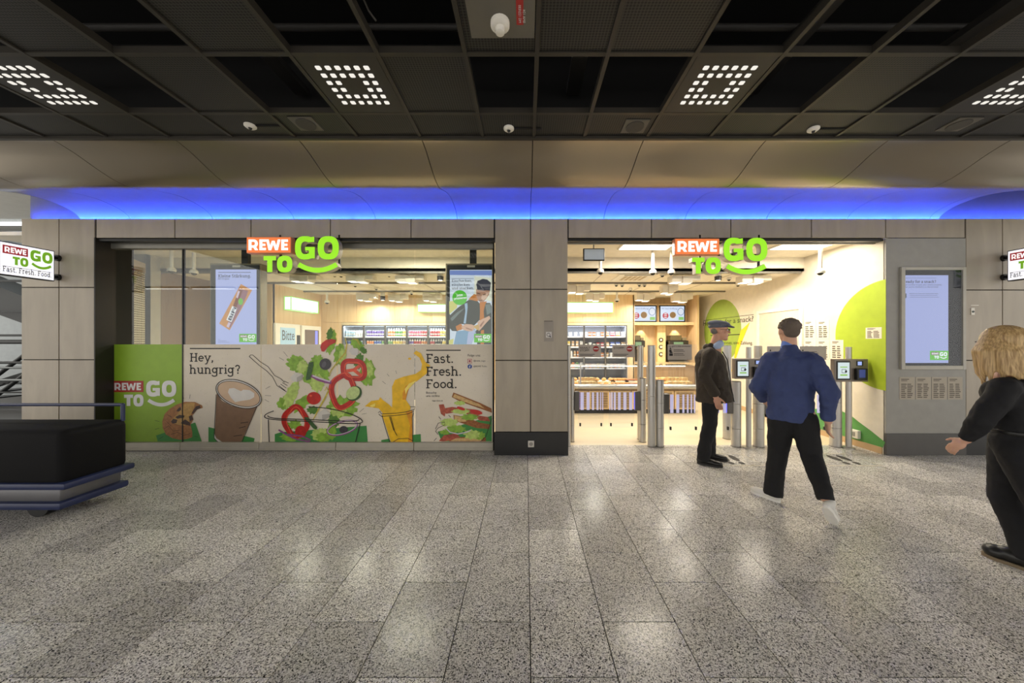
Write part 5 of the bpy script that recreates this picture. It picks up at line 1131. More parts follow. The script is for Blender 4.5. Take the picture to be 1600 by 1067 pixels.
sart('brow', [cc(c9, [(440, 375), (480, 385), (480, 395), (440, 388)]), cc(c9, [(510, 395), (545, 388), (545, 398), (510, 405)]), cc(c9, [(462, 462), (500, 466), (498, 474), (465, 472)])], (84, 56, 50), 7, t2)
sart('hair', [[c9(*p) for p in ruffle(520, 275, 90, 70, 40, .06)], cc(c9, [(432, 270), (605, 280), (600, 350), (560, 345), (520, 350), (440, 340)])], (44, 44, 62), 7, t2)
sart('denim_strap', [cc(c9, [(285, 510), (318, 500), (322, 560), (300, 755), (272, 752), (295, 600)])], (160, 186, 214), 5, t2)
sart('denim_bag', [cc(c9, [(185, 850), (420, 820), (420, 870), (370, 1012), (150, 1012)])], (126, 162, 196), 3, t2)
sart('denim_fold', [cc(c9, [(330, 860), (420, 825), (400, 920), (365, 1012), (310, 1012)])], (180, 186, 222), 4, t2)
sart('hand', [cc(c9, [(245, 790), (300, 760), (370, 765), (430, 790), (380, 850), (330, 850), (260, 830)]), cc(c9, [(440, 740), (500, 700), (590, 660), (605, 690), (540, 760), (480, 830), (455, 850), (465, 790)])], (214, 170, 148), 6, t2)
sart('hand_shade', [cc(c9, [(470, 780), (520, 720), (530, 730), (485, 800)]), cc(c9, [(300, 800), (380, 830), (375, 840), (300, 815)])], (160, 112, 96), 7, t2)
sart('snack_bag', [cc(c9, [(390, 790), (460, 760), (465, 830), (440, 835)])], (206, 164, 100), 7, t2)
bd = sart('badge', [[c9(*p) for p in ell(225, 435, 92, 92)]], (76, 190, 40), 5, t2)
words(ps, 'Jetzt', *s_(*c9(185, 432)), 'badge_text', emit_mat('scr_white'), bd, width=.10, lay=6, rot=6, bold=.03); words(ps, 'probieren!', *s_(*c9(158, 470)), 'badge_text', emit_mat('scr_white'), bd, width=.205, lay=6, rot=6, bold=.03)
mini_logo(ps, *c9(402, 882), *c9(615, 988), YSc, t2, 8)
# ================================================================ wall screen and notices on the grey wall
YW = YF-.004; pw2 = frontplane(YW)
ws = thing('wall_display', (xf_(1454), YW, zf_(576)), 'tall framed wall display with a pale violet Ready for a snack page', 'screen')
fm = mat('display_frame', (176, 172, 160), .45)
fo = MB()
for q in ((1404.5, 1410.5, 418, 577), (1500, 1505, 418, 577), (1410.5, 1500, 418, 422.5), (1410.5, 1500, 571, 577)): fo.rbox(xf_(q[0]), xf_(q[1]), YW-.03, YW, zf_(q[3]), zf_(q[2]), .003, 1)
fo.build('frame', fm, ws)
MB().box(xf_(1410.5), xf_(1500), YW-.008, YW, zf_(571), zf_(422.5)).build('back_panel', mat('display_back', (30, 30, 33), .5, spec=.15), ws)
pd = frontplane(YW-.009)
def darea(nm, polys, c, lay, k=.8): return flat(pd, [[(XW(x, YW-.009), ZW(y, YW-.009)) for x, y in q] for q in polys], nm, emit_mat('scr_%d_%d_%d' % c, c, k), ws, lay)
darea('display', [rectp(1411.5, 430, 1481.5, 567)], (166, 176, 226), 1)
Yd = YW-.009
darea('heading_rule', [rectp(1411.5, 434, 1463, 434.7)], (120, 126, 170), 2)
tx = 'Ready for a snack?'; flat(pd, slab(tx, XW(1411.5, Yd)-.005, ZW(442, Yd), (XW(1463, Yd)-XW(1411.5, Yd))/slabw(tx), .13), 'heading_text', emit_mat('scr_ink'), ws, 2)
words(pd, 'find out how to pick your snacks properly', XW(1412, Yd), ZW(446.8, Yd), 'small_text', emit_mat('scr_ink'), ws, width=XW(1471, Yd)-XW(1412, Yd), lay=2)
words(pd, "after you've checked in at the terminal.", XW(1412, Yd), ZW(450.2, Yd), 'small_text', emit_mat('scr_ink'), ws, width=XW(1466, Yd)-XW(1412, Yd), lay=2)
words(pd, 'Found your favourites? Just pocket them.', XW(1421, Yd), ZW(460.2, Yd), 'small_text', emit_mat('scr_ink'), ws, width=XW(1466, Yd)-XW(1421, Yd), lay=2)
darea('fine_print', [rectp(1421, 461.5, 1464, 462.0), rectp(1421, 464, 1467, 464.5)], (90, 96, 130), 2)
darea('icon', [rectp(1411.5, 458.5, 1416, 465.5)], (44, 60, 84), 2)
mini_logo(pd, 1452.5, 548, 1481.5, 562.5, Yd, ws, 3)
MB().box(xf_(1410.5), xf_(1500), YW-.022, YW-.018, zf_(571), zf_(422.5)).build('cover_glass', M_GGLASS, ws)
M_NOTE = mat('notice_paper', (172, 162, 146), .6); M_NINK = mat('notice_ink', (96, 88, 78), .6)
def notice(pl, u0, v0, u1, v1, label, cat='notice', group='paper notices', paper=M_NOTE, cols=2, head=True, rows=8):
    o = pl.at((u0+u1)/2, v0, 0); t = thing('notice', o, label, cat, group)
    mb = MB(); mb.prism([pl.at(u0, v0, 0), pl.at(u1, v0, 0), pl.at(u1, v1, 0), pl.at(u0, v1, 0)], pl.n*.003); mb.build('sheet', paper, t)
    w_ = u1-u0; h = v1-v0; q = []; p2 = Plane(pl.o + pl.n*.003, pl.ex, pl.ez, pl.n)
    if head: q += [rectp(u0+w_*.1, v1-h*.12, u0+w_*.62, v1-h*.08), rectp(u0+w_*.1, v1-h*.18, u0+w_*.5, v1-h*.15)]
    rr = random.Random(label)
    for c in range(cols):
        cw = w_*.8/cols
        for r in range(rows):
            y = v0 + h*.08 + r*(h*.66/rows); q.append(rectp(u0+w_*.1+c*cw, y, u0+w_*.1+c*cw+cw*rr.uniform(.6, .92), y+h*.66/rows*.55))
    flat(p2, q, 'print_lines', M_NINK, t, 1)
for k, (a, b_) in enumerate(((1404.5, 1428.5), (1430, 1453.5), (1455, 1478.5), (1480, 1503))):
    notice(pw2, xf_(a), zf_(624), xf_(b_), zf_(589), '%s of the four printed notices under the wall display' % ('first', 'second', 'third', 'last')[k], group='notices under the wall display')
sw_ = thing('call_plate', (xf_(1519), YF, zf_(492)), 'small pale lock plate with a dark button on the right pillar', 'plate')
MB().rbox(xf_(1516.5), xf_(1522), YF-.008, YF, zf_(492), zf_(481), .002, 1).build('plate', M_WHITE, sw_); MB().cyl((xf_(1519.2), YF-.008, zf_(487)), (xf_(1519.2), YF-.014, zf_(487)), .014, n=14).build('button', mat('button_green', (30, 50, 44), .4), sw_)
MB().box(xf_(1517), xf_(1529), YF-.002, YF, zf_(477.5), zf_(476.5)).build('scratch_label', M_WHITE, sw_)
st = thing('column_sticker', (xf_(857), YF, zf_(533)), 'grey information sticker on the panelled column', 'sticker'); p3 = frontplane(YF-.0005)
flat(p3, [rectp(xf_(850), zf_(533.5), xf_(865), zf_(501))], 'sheet', mat('sticker_grey', (150, 142, 132), .5), st, 1)
flat(p3, [rectp(xf_(853), zf_(527.5), xf_(862), zf_(518.5))], 'label_field', mat('sticker_pale', (206, 202, 196), .5), st, 2)
flat(p3, [q for q in ribbon([(xf_(857)+.022*math.cos(t), zf_(523)+.022*math.sin(t)) for t in [2*PI*i/16 for i in range(16)]], .006, True)] + ribbon([(xf_(858.5), zf_(524.5)), (xf_(860.5), zf_(526.8))], .014), 'pointing_symbol', M_INK, st, 3)
flat(p3, [rectp(xf_(850.3), zf_(502.3), xf_(863.5), zf_(501.2))], 'header_bar', M_NINK, st, 2)
sk_ = thing('wall_socket', (xf_(829.5), YF, zf_(697)), 'white power socket in the black column plinth', 'socket')
MB().rbox(xf_(825), xf_(834.5), YF-.022, YF-.012, zf_(698), zf_(688), .003, 1).build('plate', mat('socket_white', (206, 202, 194), .4), sk_); MB().cyl((xf_(829.7), YF-.0225, zf_(693)), (xf_(829.7), YF-.018, zf_(693)), .028, n=18).build('insert', mat('socket_grey', (150, 146, 140), .4), sk_)
for s2 in (-1, 1): MB().cyl((xf_(829.7)+s2*.01, YF-.024, zf_(693)), (xf_(829.7)+s2*.01, YF-.0224, zf_(693)), .004, n=8).build('pin_hole', M_BLACK, sk_)
# ================================================================ prints, door and papers on the cream side wall
prw = Plane((4.8992, 0, 0), (0, -1, 0), (0, 0, 1), (-1, 0, 0))
def rw(x, y):
    Y = F*4.9/(x-CX); return (-Y, ZW(y, Y))
M_WG = mat('wall_lime', (168, 190, 40), .55); M_WG2 = mat('wall_olive_green', (150, 172, 70), .55); M_WDG = mat('wall_leaf_green', (86, 150, 76), .55); M_WY = mat('wall_yellow', (244, 208, 30), .55)
flat(prw, [[(-(4.46 + .76*math.sin(math.radians(a))), 1.635 + .76*math.cos(math.radians(a))) for a in range(2, 179, 4)]], 'lime_half_disc', M_WG, wr, 1)
flat(prw, [ell(-8.28, 1.82, .78, .78, 40)], 'green_disc', M_WG2, wr, 1)
flat(prw, [[rw(*p) for p in ((1172, 503), (1158, 516), (1150, 545), (1142, 585), (1155, 545))]], 'yellow_wedge', M_WY, wr, 2)
flat(prw, [[rw(*p) for p in ((1262, 641), (1290, 636), (1313, 641), (1331, 650), (1342, 659), (1361, 673), (1383.5, 691))] + [(-4.53, .08), (-5.75, .08)]], 'leaf_green_wave', M_WDG, wr, 1)
words(prw, 'Hey, ready for a snack?', -9.1, 1.945, 'wall_lettering', M_INK, wr, width=2.0, height=.16, lay=3)
flat(prw, [rectp(-9.1, 2.125, -7.09, 2.135)], 'wall_rule', M_INK, wr, 3)
words(prw, 'Mitnehmen, eine Zahlung.', -8.4, 1.46, 'wall_lettering', M_INK, wr, width=1.28, height=.1, lay=3)
flat(prw, [rectp(-8.75, 1.78, -8.2, 1.80), rectp(-8.75, 1.70, -7.55, 1.72)], 'wall_small_lines', M_INK, wr, 3)
MB().box(4.885, 4.90, 4.53, 9.3, 0, .09).build('skirting', mat('tan_skirting', (196, 164, 122), .5), wr)
dr = struct(MB().box(4.885, 4.90, 5.88, 6.90, .01, 2.13).build('door_1', mat('door_cream', (212, 202, 182), .5))); tag(dr, 'plain cream door in the side wall')
MB().box(4.865, 4.90, 5.82, 5.88, 0, 2.19).box(4.865, 4.90, 6.90, 6.96, 0, 2.19).box(4.865, 4.90, 5.88, 6.90, 2.13, 2.19).build('door_frame', mat('door_frame_white', (236, 230, 216), .5), dr)
MB().cyl((4.885, 6.8, 1.02), (4.83, 6.8, 1.02), .01, n=10).cyl((4.835, 6.8, 1.02), (4.835, 6.68, 1.02), .01, n=10).build('handle', M_STEEL, dr)
M_CREAM = mat('cream_paper', (232, 224, 204), .6)
for x0, x1, y0, y1, lb in ((1257, 1275, 500, 529, 'upper cream notice nearest the door on the side wall'), (1278, 1296, 500, 529, 'upper cream notice away from the door on the side wall'), (1257, 1275, 531.5, 560, 'lower cream notice nearest the door on the side wall'), (1278, 1296, 531.5, 560, 'lower cream notice in the middle of the side wall'), (1299, 1318, 531, 561, 'cream notice overlapping the lime half disc'), (1353, 1378, 511, 529, 'small framed cream notice on the lime half disc')):
    a = rw(x0, y1); b_ = rw(x1, y0); za = rw(x1, y1)[1]; notice(prw, a[0], min(a[1], za), b_[0], b_[1], lb, paper=M_CREAM, group='cream notices on the side wall', rows=6)
# wall outlet by the terminal pole
so_ = thing('socket_box', (4.86, 4.86, .1), 'white socket box low on the side wall behind the terminal pole', 'socket'); MB().rbox(4.85, 4.90, 4.82, 4.94, .12, .24, .006, 1).build('case', M_WHITE, so_); MB().rbox(4.845, 4.85, 4.86, 4.91, .15, .21, .002, 1).build('insert', M_GREYWALL, so_)
# ================================================================ entrance gates
def gy(yb): return F*HC/(yb-CY)
M_GSTEEL = mat('gate_steel', (190, 187, 182), .34, .6, var=.06, scale=25, stretch=(1, 1, .04)); M_ARM = mat('gate_arm', (96, 92, 88), .4, .3); M_GBLUE = emit_mat('gate_blue', (110, 110, 255), 1.4)
M_STRIPE = mat('frosted_stripe', (226, 222, 240), .5, emit=.35, ecol=(190, 190, 255))  # faint own glow of the print stands in for light from the LED edges
def post(x0, x1, yt, yb, label, arm=0):
    Y = gy(yb); X = XW((x0+x1)/2, Y); r = (x1-x0)/2*Y/F; zt = ZW(yt, Y)
    t = thing('gate_post', (X, Y, 0), label, 'gate post', 'steel posts of the entrance gates')
    cuts = [0, zt*.28, zt*.66, zt] if zt < 1.2 else [0, zt*.5, zt]
    for a, b_ in zip(cuts, cuts[1:]): MB().cyl((X, Y, a+(.002 if a else 0)), (X, Y, b_-.002), r, n=28).smooth().build('tube', M_GSTEEL, t)
    MB().cyl((X, Y, zt-.002), (X, Y, zt+.006), r*.98, r*.9, n=28).smooth().build('cap', mat('post_cap', (70, 68, 66), .4, .4), t)
    MB().cyl((X, Y, 0), (X, Y, .006), r*1.06, n=28).build('foot_ring', M_ARM, t)
    if arm:
        xa_ = X + arm*r*.8; xb_ = X + arm*(r+.075); z0, z1 = ZW(642, 5.05), ZW(612, 5.05)
        MB().rbox(min(xa_, xb_), max(xa_, xb_), Y-.035, Y+.035, z0, z1, .012, 2).build('hinge_arm', M_ARM, t)
        MB().box(min(xa_, xb_)-(.003 if arm < 0 else -.0), max(xa_, xb_)+(.003 if arm > 0 else 0), Y-.012, Y+.012, z0+.015, z1-.015).build('blue_light', M_GBLUE, t)
post(885, 891.5, 540, 697, 'tall steel post against the column'); post(890.5, 897.5, 590, 690, 'short hinged steel post beside the column', 1)
post(996, 1005, 540, 686, 'tall steel post behind the middle gate leaf'); post(999, 1009.5, 591, 690, 'short hinged steel post right of the STOPP sign', -1)
post(1012, 1024, 540, 697, 'tallest steel post in the middle of the entrance'); post(1025, 1037, 594, 697, 'short hinged steel post right of the tall middle post', 1)
post(1130, 1142, 540, 685, 'tall steel post behind the terminal beside the capped man'); post(1143, 1157, 596, 697, 'short hinged steel post in front of the capped man', -1)
post(1178, 1193, 596, 697, 'short hinged steel post beside the man in blue', 1); post(1179, 1190, 541, 688, 'tall steel post behind the man in blue')
post(1298, 1313, 593, 697, 'short hinged steel post under the terminal at the lime disc', -1)
M_SIGNG = mat('gate_sign_grey', (186, 176, 166), .5)
def leaf(x0, x1, Y, label, stripes, sign=None):
    pl = frontplane(Y-.006)
    a, b_ = XW(x0, Y), XW(x1, Y); z0, z1 = ZW(668, 5.09), ZW(538, 5.09)
    t = thing('gate_leaf', ((a+b_)/2, Y, z0), label, 'glass gate', 'glass leaves of the entrance gates')
    MB().rbox(a, b_, Y-.005, Y+.005, z0, z1, .003, 1).build('pane', M_GGLASS, t)
    for (u0, u1) in stripes: MB().box(XW(u0, Y), XW(u1, Y), Y-.0062, Y-.0052, ZW(640.5, 5.09), ZW(613, 5.09)).build('frosted_stripe', M_STRIPE, t)
    for x in (a+.035, b_-.035): MB().rbox(x-.012, x+.012, Y-.012, Y+.012, ZW(666, 5.09), ZW(661, 5.09), .002, 1).build('clip', M_BLACK, t)
    if sign:
        sx0, sx1, sy0, sy1, kind = sign
        f = MB().box(XW(sx0, Y), XW(sx1, Y), Y-.009, Y-.0055, ZW(sy1, Y), ZW(sy0, Y)).build('notice_plate', M_SIGNG, t); p2 = frontplane(Y-.0092)
        def q(x, y): return (XW(x, Y), ZW(y, Y))
        w_ = sx1-sx0
        if kind in ('HAAALT', 'STOPP'):
            c = q(sx0 + w_*.77, sy0+6.4); R_ = 4.6*Y/F
            flat(p2, [ell(c[0], c[1], R_, R_)], 'stop_disc', M_RED, f, 1); flat(p2, [rectp(c[0]-R_*.75, c[1]-R_*.14, c[0]+R_*.75, c[1]+R_*.14)], 'stop_bar', M_LWHITE, f, 2)
            if kind == 'HAAALT':
                words(p2, 'HAAALT', *q(sx0+2, sy0+6.4), 'notice_text', M_INK, f, width=16*Y/F, lay=1, bold=.01); words(p2, 'STOPP!', *q(sx0+2, sy0+10.6), 'notice_text', M_INK, f, width=14.5*Y/F, lay=1, bold=.01)
            else: words(p2, 'STOPP!', *q(sx0+2, sy0+7), 'notice_text', M_INK, f, width=16.5*Y/F, lay=1, bold=.01)
            flat(p2, [rectp(*q(sx0+2, sy1-4.2), *q(sx0+25, sy1-5)), rectp(*q(sx0+2, sy1-2.2), *q(sx0+22, sy1-3))], 'notice_lines', M_INK, f, 1)
        else:
            if kind == 'LOS': words(p2, "Los geht's, bitte einchecken", *q(sx0+1.5, sy0+4.6), 'notice_text', M_INK, f, width=(w_-3.5)*Y/F, lay=1, bold=.008)
            k = w_/37
            for yy, nn in ((9.6, 1), (15.6, 2)):
                for j in range(nn):
                    cx, cz = q(sx0+4*k+j*2.0, sy0+yy); rr = .012
                    flat(p2, [ell(cx, cz+.03, rr, rr, 12), rectp(cx-.016, cz-.022, cx+.016, cz+.014)], 'person_symbol', M_INK, f, 1)
                flat(p2, [rectp(*q(sx0+9*k, sy0+yy-.6), *q(sx0+24*k, sy0+yy-1.3)), rectp(*q(sx0+9*k, sy0+yy+1.6), *q(sx0+26*k, sy0+yy+.9))], 'notice_lines', M_INK, f, 1)
Y1 = 5.10; Y2 = 4.88
leaf(903, 943, Y1, 'glass gate leaf with the HAAALT STOPP sign', [(907, 912), (916.5, 921), (925, 928), (932, 935), (937.5, 939), (941, 942.3)], (904, 939, 538.5, 558, 'HAAALT'))
leaf(951, 991, Y1, 'glass gate leaf with the single STOPP sign', [(952, 953.4), (955, 957), (959, 962), (965.5, 969.5), (974, 978.5), (983, 987.5)], (956.5, 991.5, 538.5, 558, 'STOPP'))
leaf(1044, 1091, Y2, "glass gate leaf with the Los geht's sign", [(1047, 1052), (1056.5, 1061), (1066, 1069), (1073, 1075.5), (1079, 1081), (1084, 1086)], (1043, 1080.5, 538, 562, 'LOS'))
leaf(1096, 1141, Y2, 'glass gate leaf hidden behind the capped man', [(1098, 1100), (1103, 1106), (1110, 1114), (1119, 1124), (1130, 1136)])
leaf(1199, 1243, Y2, 'glass gate leaf behind the man in blue, terminal side', [(1202, 1207), (1212, 1217), (1222, 1225), (1230, 1232)], (1198, 1243, 541, 562, 'GREY'))
leaf(1249, 1292, Y2, 'glass gate leaf behind the man in blue, wall side', [(1252, 1254), (1259, 1262), (1267, 1271), (1276, 1281.5), (1285.5, 1290)], (1249, 1290, 541, 562, 'GREY2'))
def terminal(x0, x1, y0, y1, px0, px1, label):
    Y = 4.69; r = (px1-px0)/2*Y/F; X = XW((px0+px1)/2, 4.79)
    t = thing('checkin_terminal', (X, 4.79, 0), label, 'terminal', 'check-in terminals on poles')
    MB().cyl((X, 4.79, 0), (X, 4.79, ZW(542, 4.79)), r, n=20).smooth().build('pole', M_GSTEEL, t)
    MB().lathe([(.075, 0), (.075, .012), (.05, .02), (r, .022)], (X, 4.79, 0), 24).smooth().build('base', M_GSTEEL, t)
    a, b_ = XW(x0, Y), XW(x1, Y); z0, z1 = ZW(y1, Y), ZW(y0, Y); w_ = b_-a; h = z1-z0
    b = MB().rbox(a, b_, Y, Y+.07, z0, z1, .006, 1).build('housing', mat('terminal_case', (128, 118, 108), .4, .3), t); pl = frontplane(Y)
    MB().rbox(a+w_*.05, a+w_*.46, Y-.006, Y+.001, z0+h*.08, z1-h*.08, .004, 1).build('display_bezel', M_BLACK, t)
    p2 = frontplane(Y-.0062); d = flat(p2, [rectp(a+w_*.085, z0+h*.15, a+w_*.425, z1-h*.15)], 'display', emit_mat('term_screen', (222, 238, 240), .85), t, 1)
    flat(p2, [rectp(a+w_*.15, z0+h*.63, a+w_*.36, z0+h*.67), rectp(a+w_*.15, z0+h*.27, a+w_*.36, z0+h*.33)], 'green_line', emit_mat('term_green', (140, 200, 60), .85), d, 2)
    flat(p2, ribbon([(a+w_*.2, z0+h*.55), (a+w_*.32, z0+h*.55), (a+w_*.32, z0+h*.4), (a+w_*.2, z0+h*.4)], .008, True) + [ell(a+w_*.32, z0+h*.46, .016, .018, 12)], 'card_symbol', M_INK, d, 2)
    MB().rbox(a+w_*.64, a+w_*.84, Y-.005, Y+.001, z1-h*.30, z1-h*.08, .003, 1).build('status_bezel', M_BLACK, t)
    flat(frontplane(Y-.0053), [rectp(a+w_*.67, z1-h*.27, a+w_*.79, z1-h*.11)], 'status_light', emit_mat('term_blue', (170, 190, 255), .9), t, 1)
    rd = MB().rbox(a+w_*.57, a+w_*.88, Y-.05, Y+.001, z0+h*.08, z0+h*.60, .01, 2).build('card_reader', M_BLACK, t)
    flat(frontplane(Y-.0505), [rectp(a+w_*.62, z0+h*.2, a+w_*.80, z0+h*.55)], 'reader_screen', emit_mat('reader_blue', (40, 60, 130), .8), rd, 1)
terminal(1148, 1197, 560, 592, 1166, 1173.5, 'check-in terminal on a pole between the capped man and the man in blue'); terminal(1304, 1357, 561, 596.5, 1322, 1330, 'check-in terminal on a pole in front of the lime half disc')
# ================================================================ footprint decals on the slabs
pf = Plane((0, 0, .0006), (1, 0, 0), (0, 1, 0), (0, 0, 1)); M_FILM = mat('floor_film', (196, 188, 170), .5); M_FOOT = mat('foot_print', (58, 54, 50), .6)
for cx, lb in ((2.68, 'pale floor decal with two dark footprints beside the capped man'), (4.14, 'pale floor decal with two dark footprints in front of the lime wall')):
    t = thing('footprint_decal', (cx, 4.28, 0), lb, 'floor decal', 'waiting footprints on the floor')
    flat(pf, ribbon([(cx-.36, 4.10), (cx+.3, 4.10), (cx+.26, 4.54), (cx-.42, 4.54)], .022, True), 'film', M_FILM, t, 1)
    for s2 in (-1, 1):
        x = cx + s2*.065
        flat(pf, [ell(x+.01, 4.37, .043, .115, 20, rot=-4), ell(x-.005, 4.19, .034, .045, 16)], 'footprint', M_FOOT, t, 2)
# ================================================================ side passage at the left edge
fp = struct(MB().box(-16, -6.9, 4.94, 10, -.05, -.002).build('floor_passage', M_GREYBASE)); tag(fp, 'grey floor of the side passage')
wp = struct(MB().box(-16, -6.9, 9.4, 9.5, 0, 4.6).box(-7.0, -6.9, 4.95, 9.4, 0, 4.6).build('wall_passage', mat('passage_wall', (150, 156, 158), .6))); tag(wp, 'pale wall at the end of the side passage')
cpz = struct(MB().box(-16, -6.9, 4.6, 9.5, 4.3, 4.4).build('ceiling_passage', mat('passage_ceiling', (190, 188, 180), .6))); tag(cpz, 'dim ceiling of the side passage')
def pz(y, Y): return ZW(y, Y)
Yp = 7.5
tl = thing('linear_lamp', (-11.6, Yp, pz(342, Yp)), 'white linear lamp high in the left side passage', 'ceiling light'); MB().rbox(-13, -11.0, Yp, Yp+.3, pz(347, Yp), pz(338, Yp), .01, 1).build('housing', M_GREYWALL, tl); MB().box(-12.95, -11.05, Yp-.02, Yp+.2, pz(347, Yp)-.01, pz(347, Yp)).build('diffuser', emit_mat('passage_lamp', (226, 240, 250), 3.0), tl)
area('passage_light', (-11.8, Yp+.1, pz(349, Yp)), 1.8, .2, 55, (.9, .96, 1), parent=tl)
stc = thing('steel_staircase', (-11.2, Yp, 0), 'dark steel staircase with handrails in the left side passage', 'staircase')
M_RAILD = mat('stair_dark', (44, 46, 46), .45, .4); M_RAILL = mat('stair_steel', (120, 124, 124), .35, .7)
MB().prism([(-13.5, Yp+.2, 2.6), (-9.6, Yp+.2, 1.2), (-9.6, Yp+.2, 1.75), (-13.5, Yp+.2, 3.3)], (0, .6, 0)).build('flight', M_RAILD, stc)
MB().prism([(-13.5, Yp+.1, .1), (-9.6, Yp+.1, 1.35), (-9.6, Yp+.1, 1.47), (-13.5, Yp+.1, .25)], (0, .08, 0)).build('stringer', M_RAILD, stc)
for y, r, mm in ((440, .03, M_RAILD), (488, .02, M_RAILD), (524, .025, M_RAILD), (534, .05, M_RAILD), (566, .03, M_RAILD), (574, .025, M_RAILL), (593, .03, M_RAILL), (612, .02, M_RAILD)): MB().cyl((-13.5, Yp-.1, pz(y, Yp)), (-9.3, Yp-.1, pz(y, Yp)), r, n=10).smooth().build('handrail', mm, stc)
for a, b_ in (((-13, .0), (-11.2, 1.35)), ((-12.4, .0), (-10.8, 1.2))): MB().cyl((a[0], Yp-.05, a[1]), (b_[0], Yp-.05, b_[1]), .04, n=10).smooth().build('brace', M_RAILD, stc)
for k in range(7): MB().box(-12.9+k*.42, -12.5+k*.42, Yp+.1, Yp+.7, .2+k*.18, .23+k*.18).build('tread', M_RAILD, stc)
for y in (356, 372): MB().box(-14, -9, Yp+.4, Yp+.6, pz(y, Yp)-.06, pz(y, Yp)+.06).build('overhead_beam', M_RAILD, cpz)
for k, (a, b_) in enumerate(((-12.6, -11.2), (-11.05, -9.65), (-9.5, -8.9))):
    t = thing('tube_lamp', ((a+b_)/2, -1.5, 3.3), '%s white tube lamp mirrored in the shop window' % ('first', 'middle', 'last')[k], 'ceiling light', 'tube lamps across the concourse')
    MB().rbox(a, b_, -1.56, -1.44, 3.31, 3.37, .008, 1).build('housing', M_GREYWALL, t); MB().cyl((a+.02, -1.5, 3.3), (b_-.02, -1.5, 3.3), .022, n=10).smooth().build('tube', emit_mat('tube_white', (255, 252, 246), 6.0), t)
# ================================================================ dark cart at the left edge
ct = thing('electric_cart', (-4.9, 3.2, 0), 'dark low electric cart with blue trim rails entering at the left edge', 'cart')
M_CART = mat('cart_black', (16, 16, 18), .75, spec=.2); M_CBLUE = mat('cart_blue', (36, 46, 84), .4); M_CSIL = mat('cart_silver', (112, 112, 116), .4, .4)
MB().rbox(-6.4, -3.97, 2.82, 3.30, .30, .78, .06, 3).smooth().build('body', M_CART, ct)
MB().rbox(-6.4, -3.93, 2.80, 3.32, .275, .335, .02, 2).smooth().build('upper_rail', M_CBLUE, ct)
MB().rbox(-6.4, -4.02, 2.84, 3.28, .16, .28, .02, 2).smooth().build('side_skirt', M_CSIL, ct)
MB().rbox(-6.4, -3.98, 2.81, 3.31, .10, .165, .02, 2).smooth().build('lower_rail', M_CBLUE, ct)
for x in (-4.3, -5.7):
    for y in (2.90, 3.14): MB().cyl((x, y, .1), (x, y+.08, .1), .1, n=22).smooth().build('wheel', M_BLACK, ct)
MB().tube([(-4.0, 3.27, .76), (-4.0, 3.27, .92), (-6.3, 3.27, .92)], .016, 10).smooth().build('push_bar', M_CBLUE, ct)
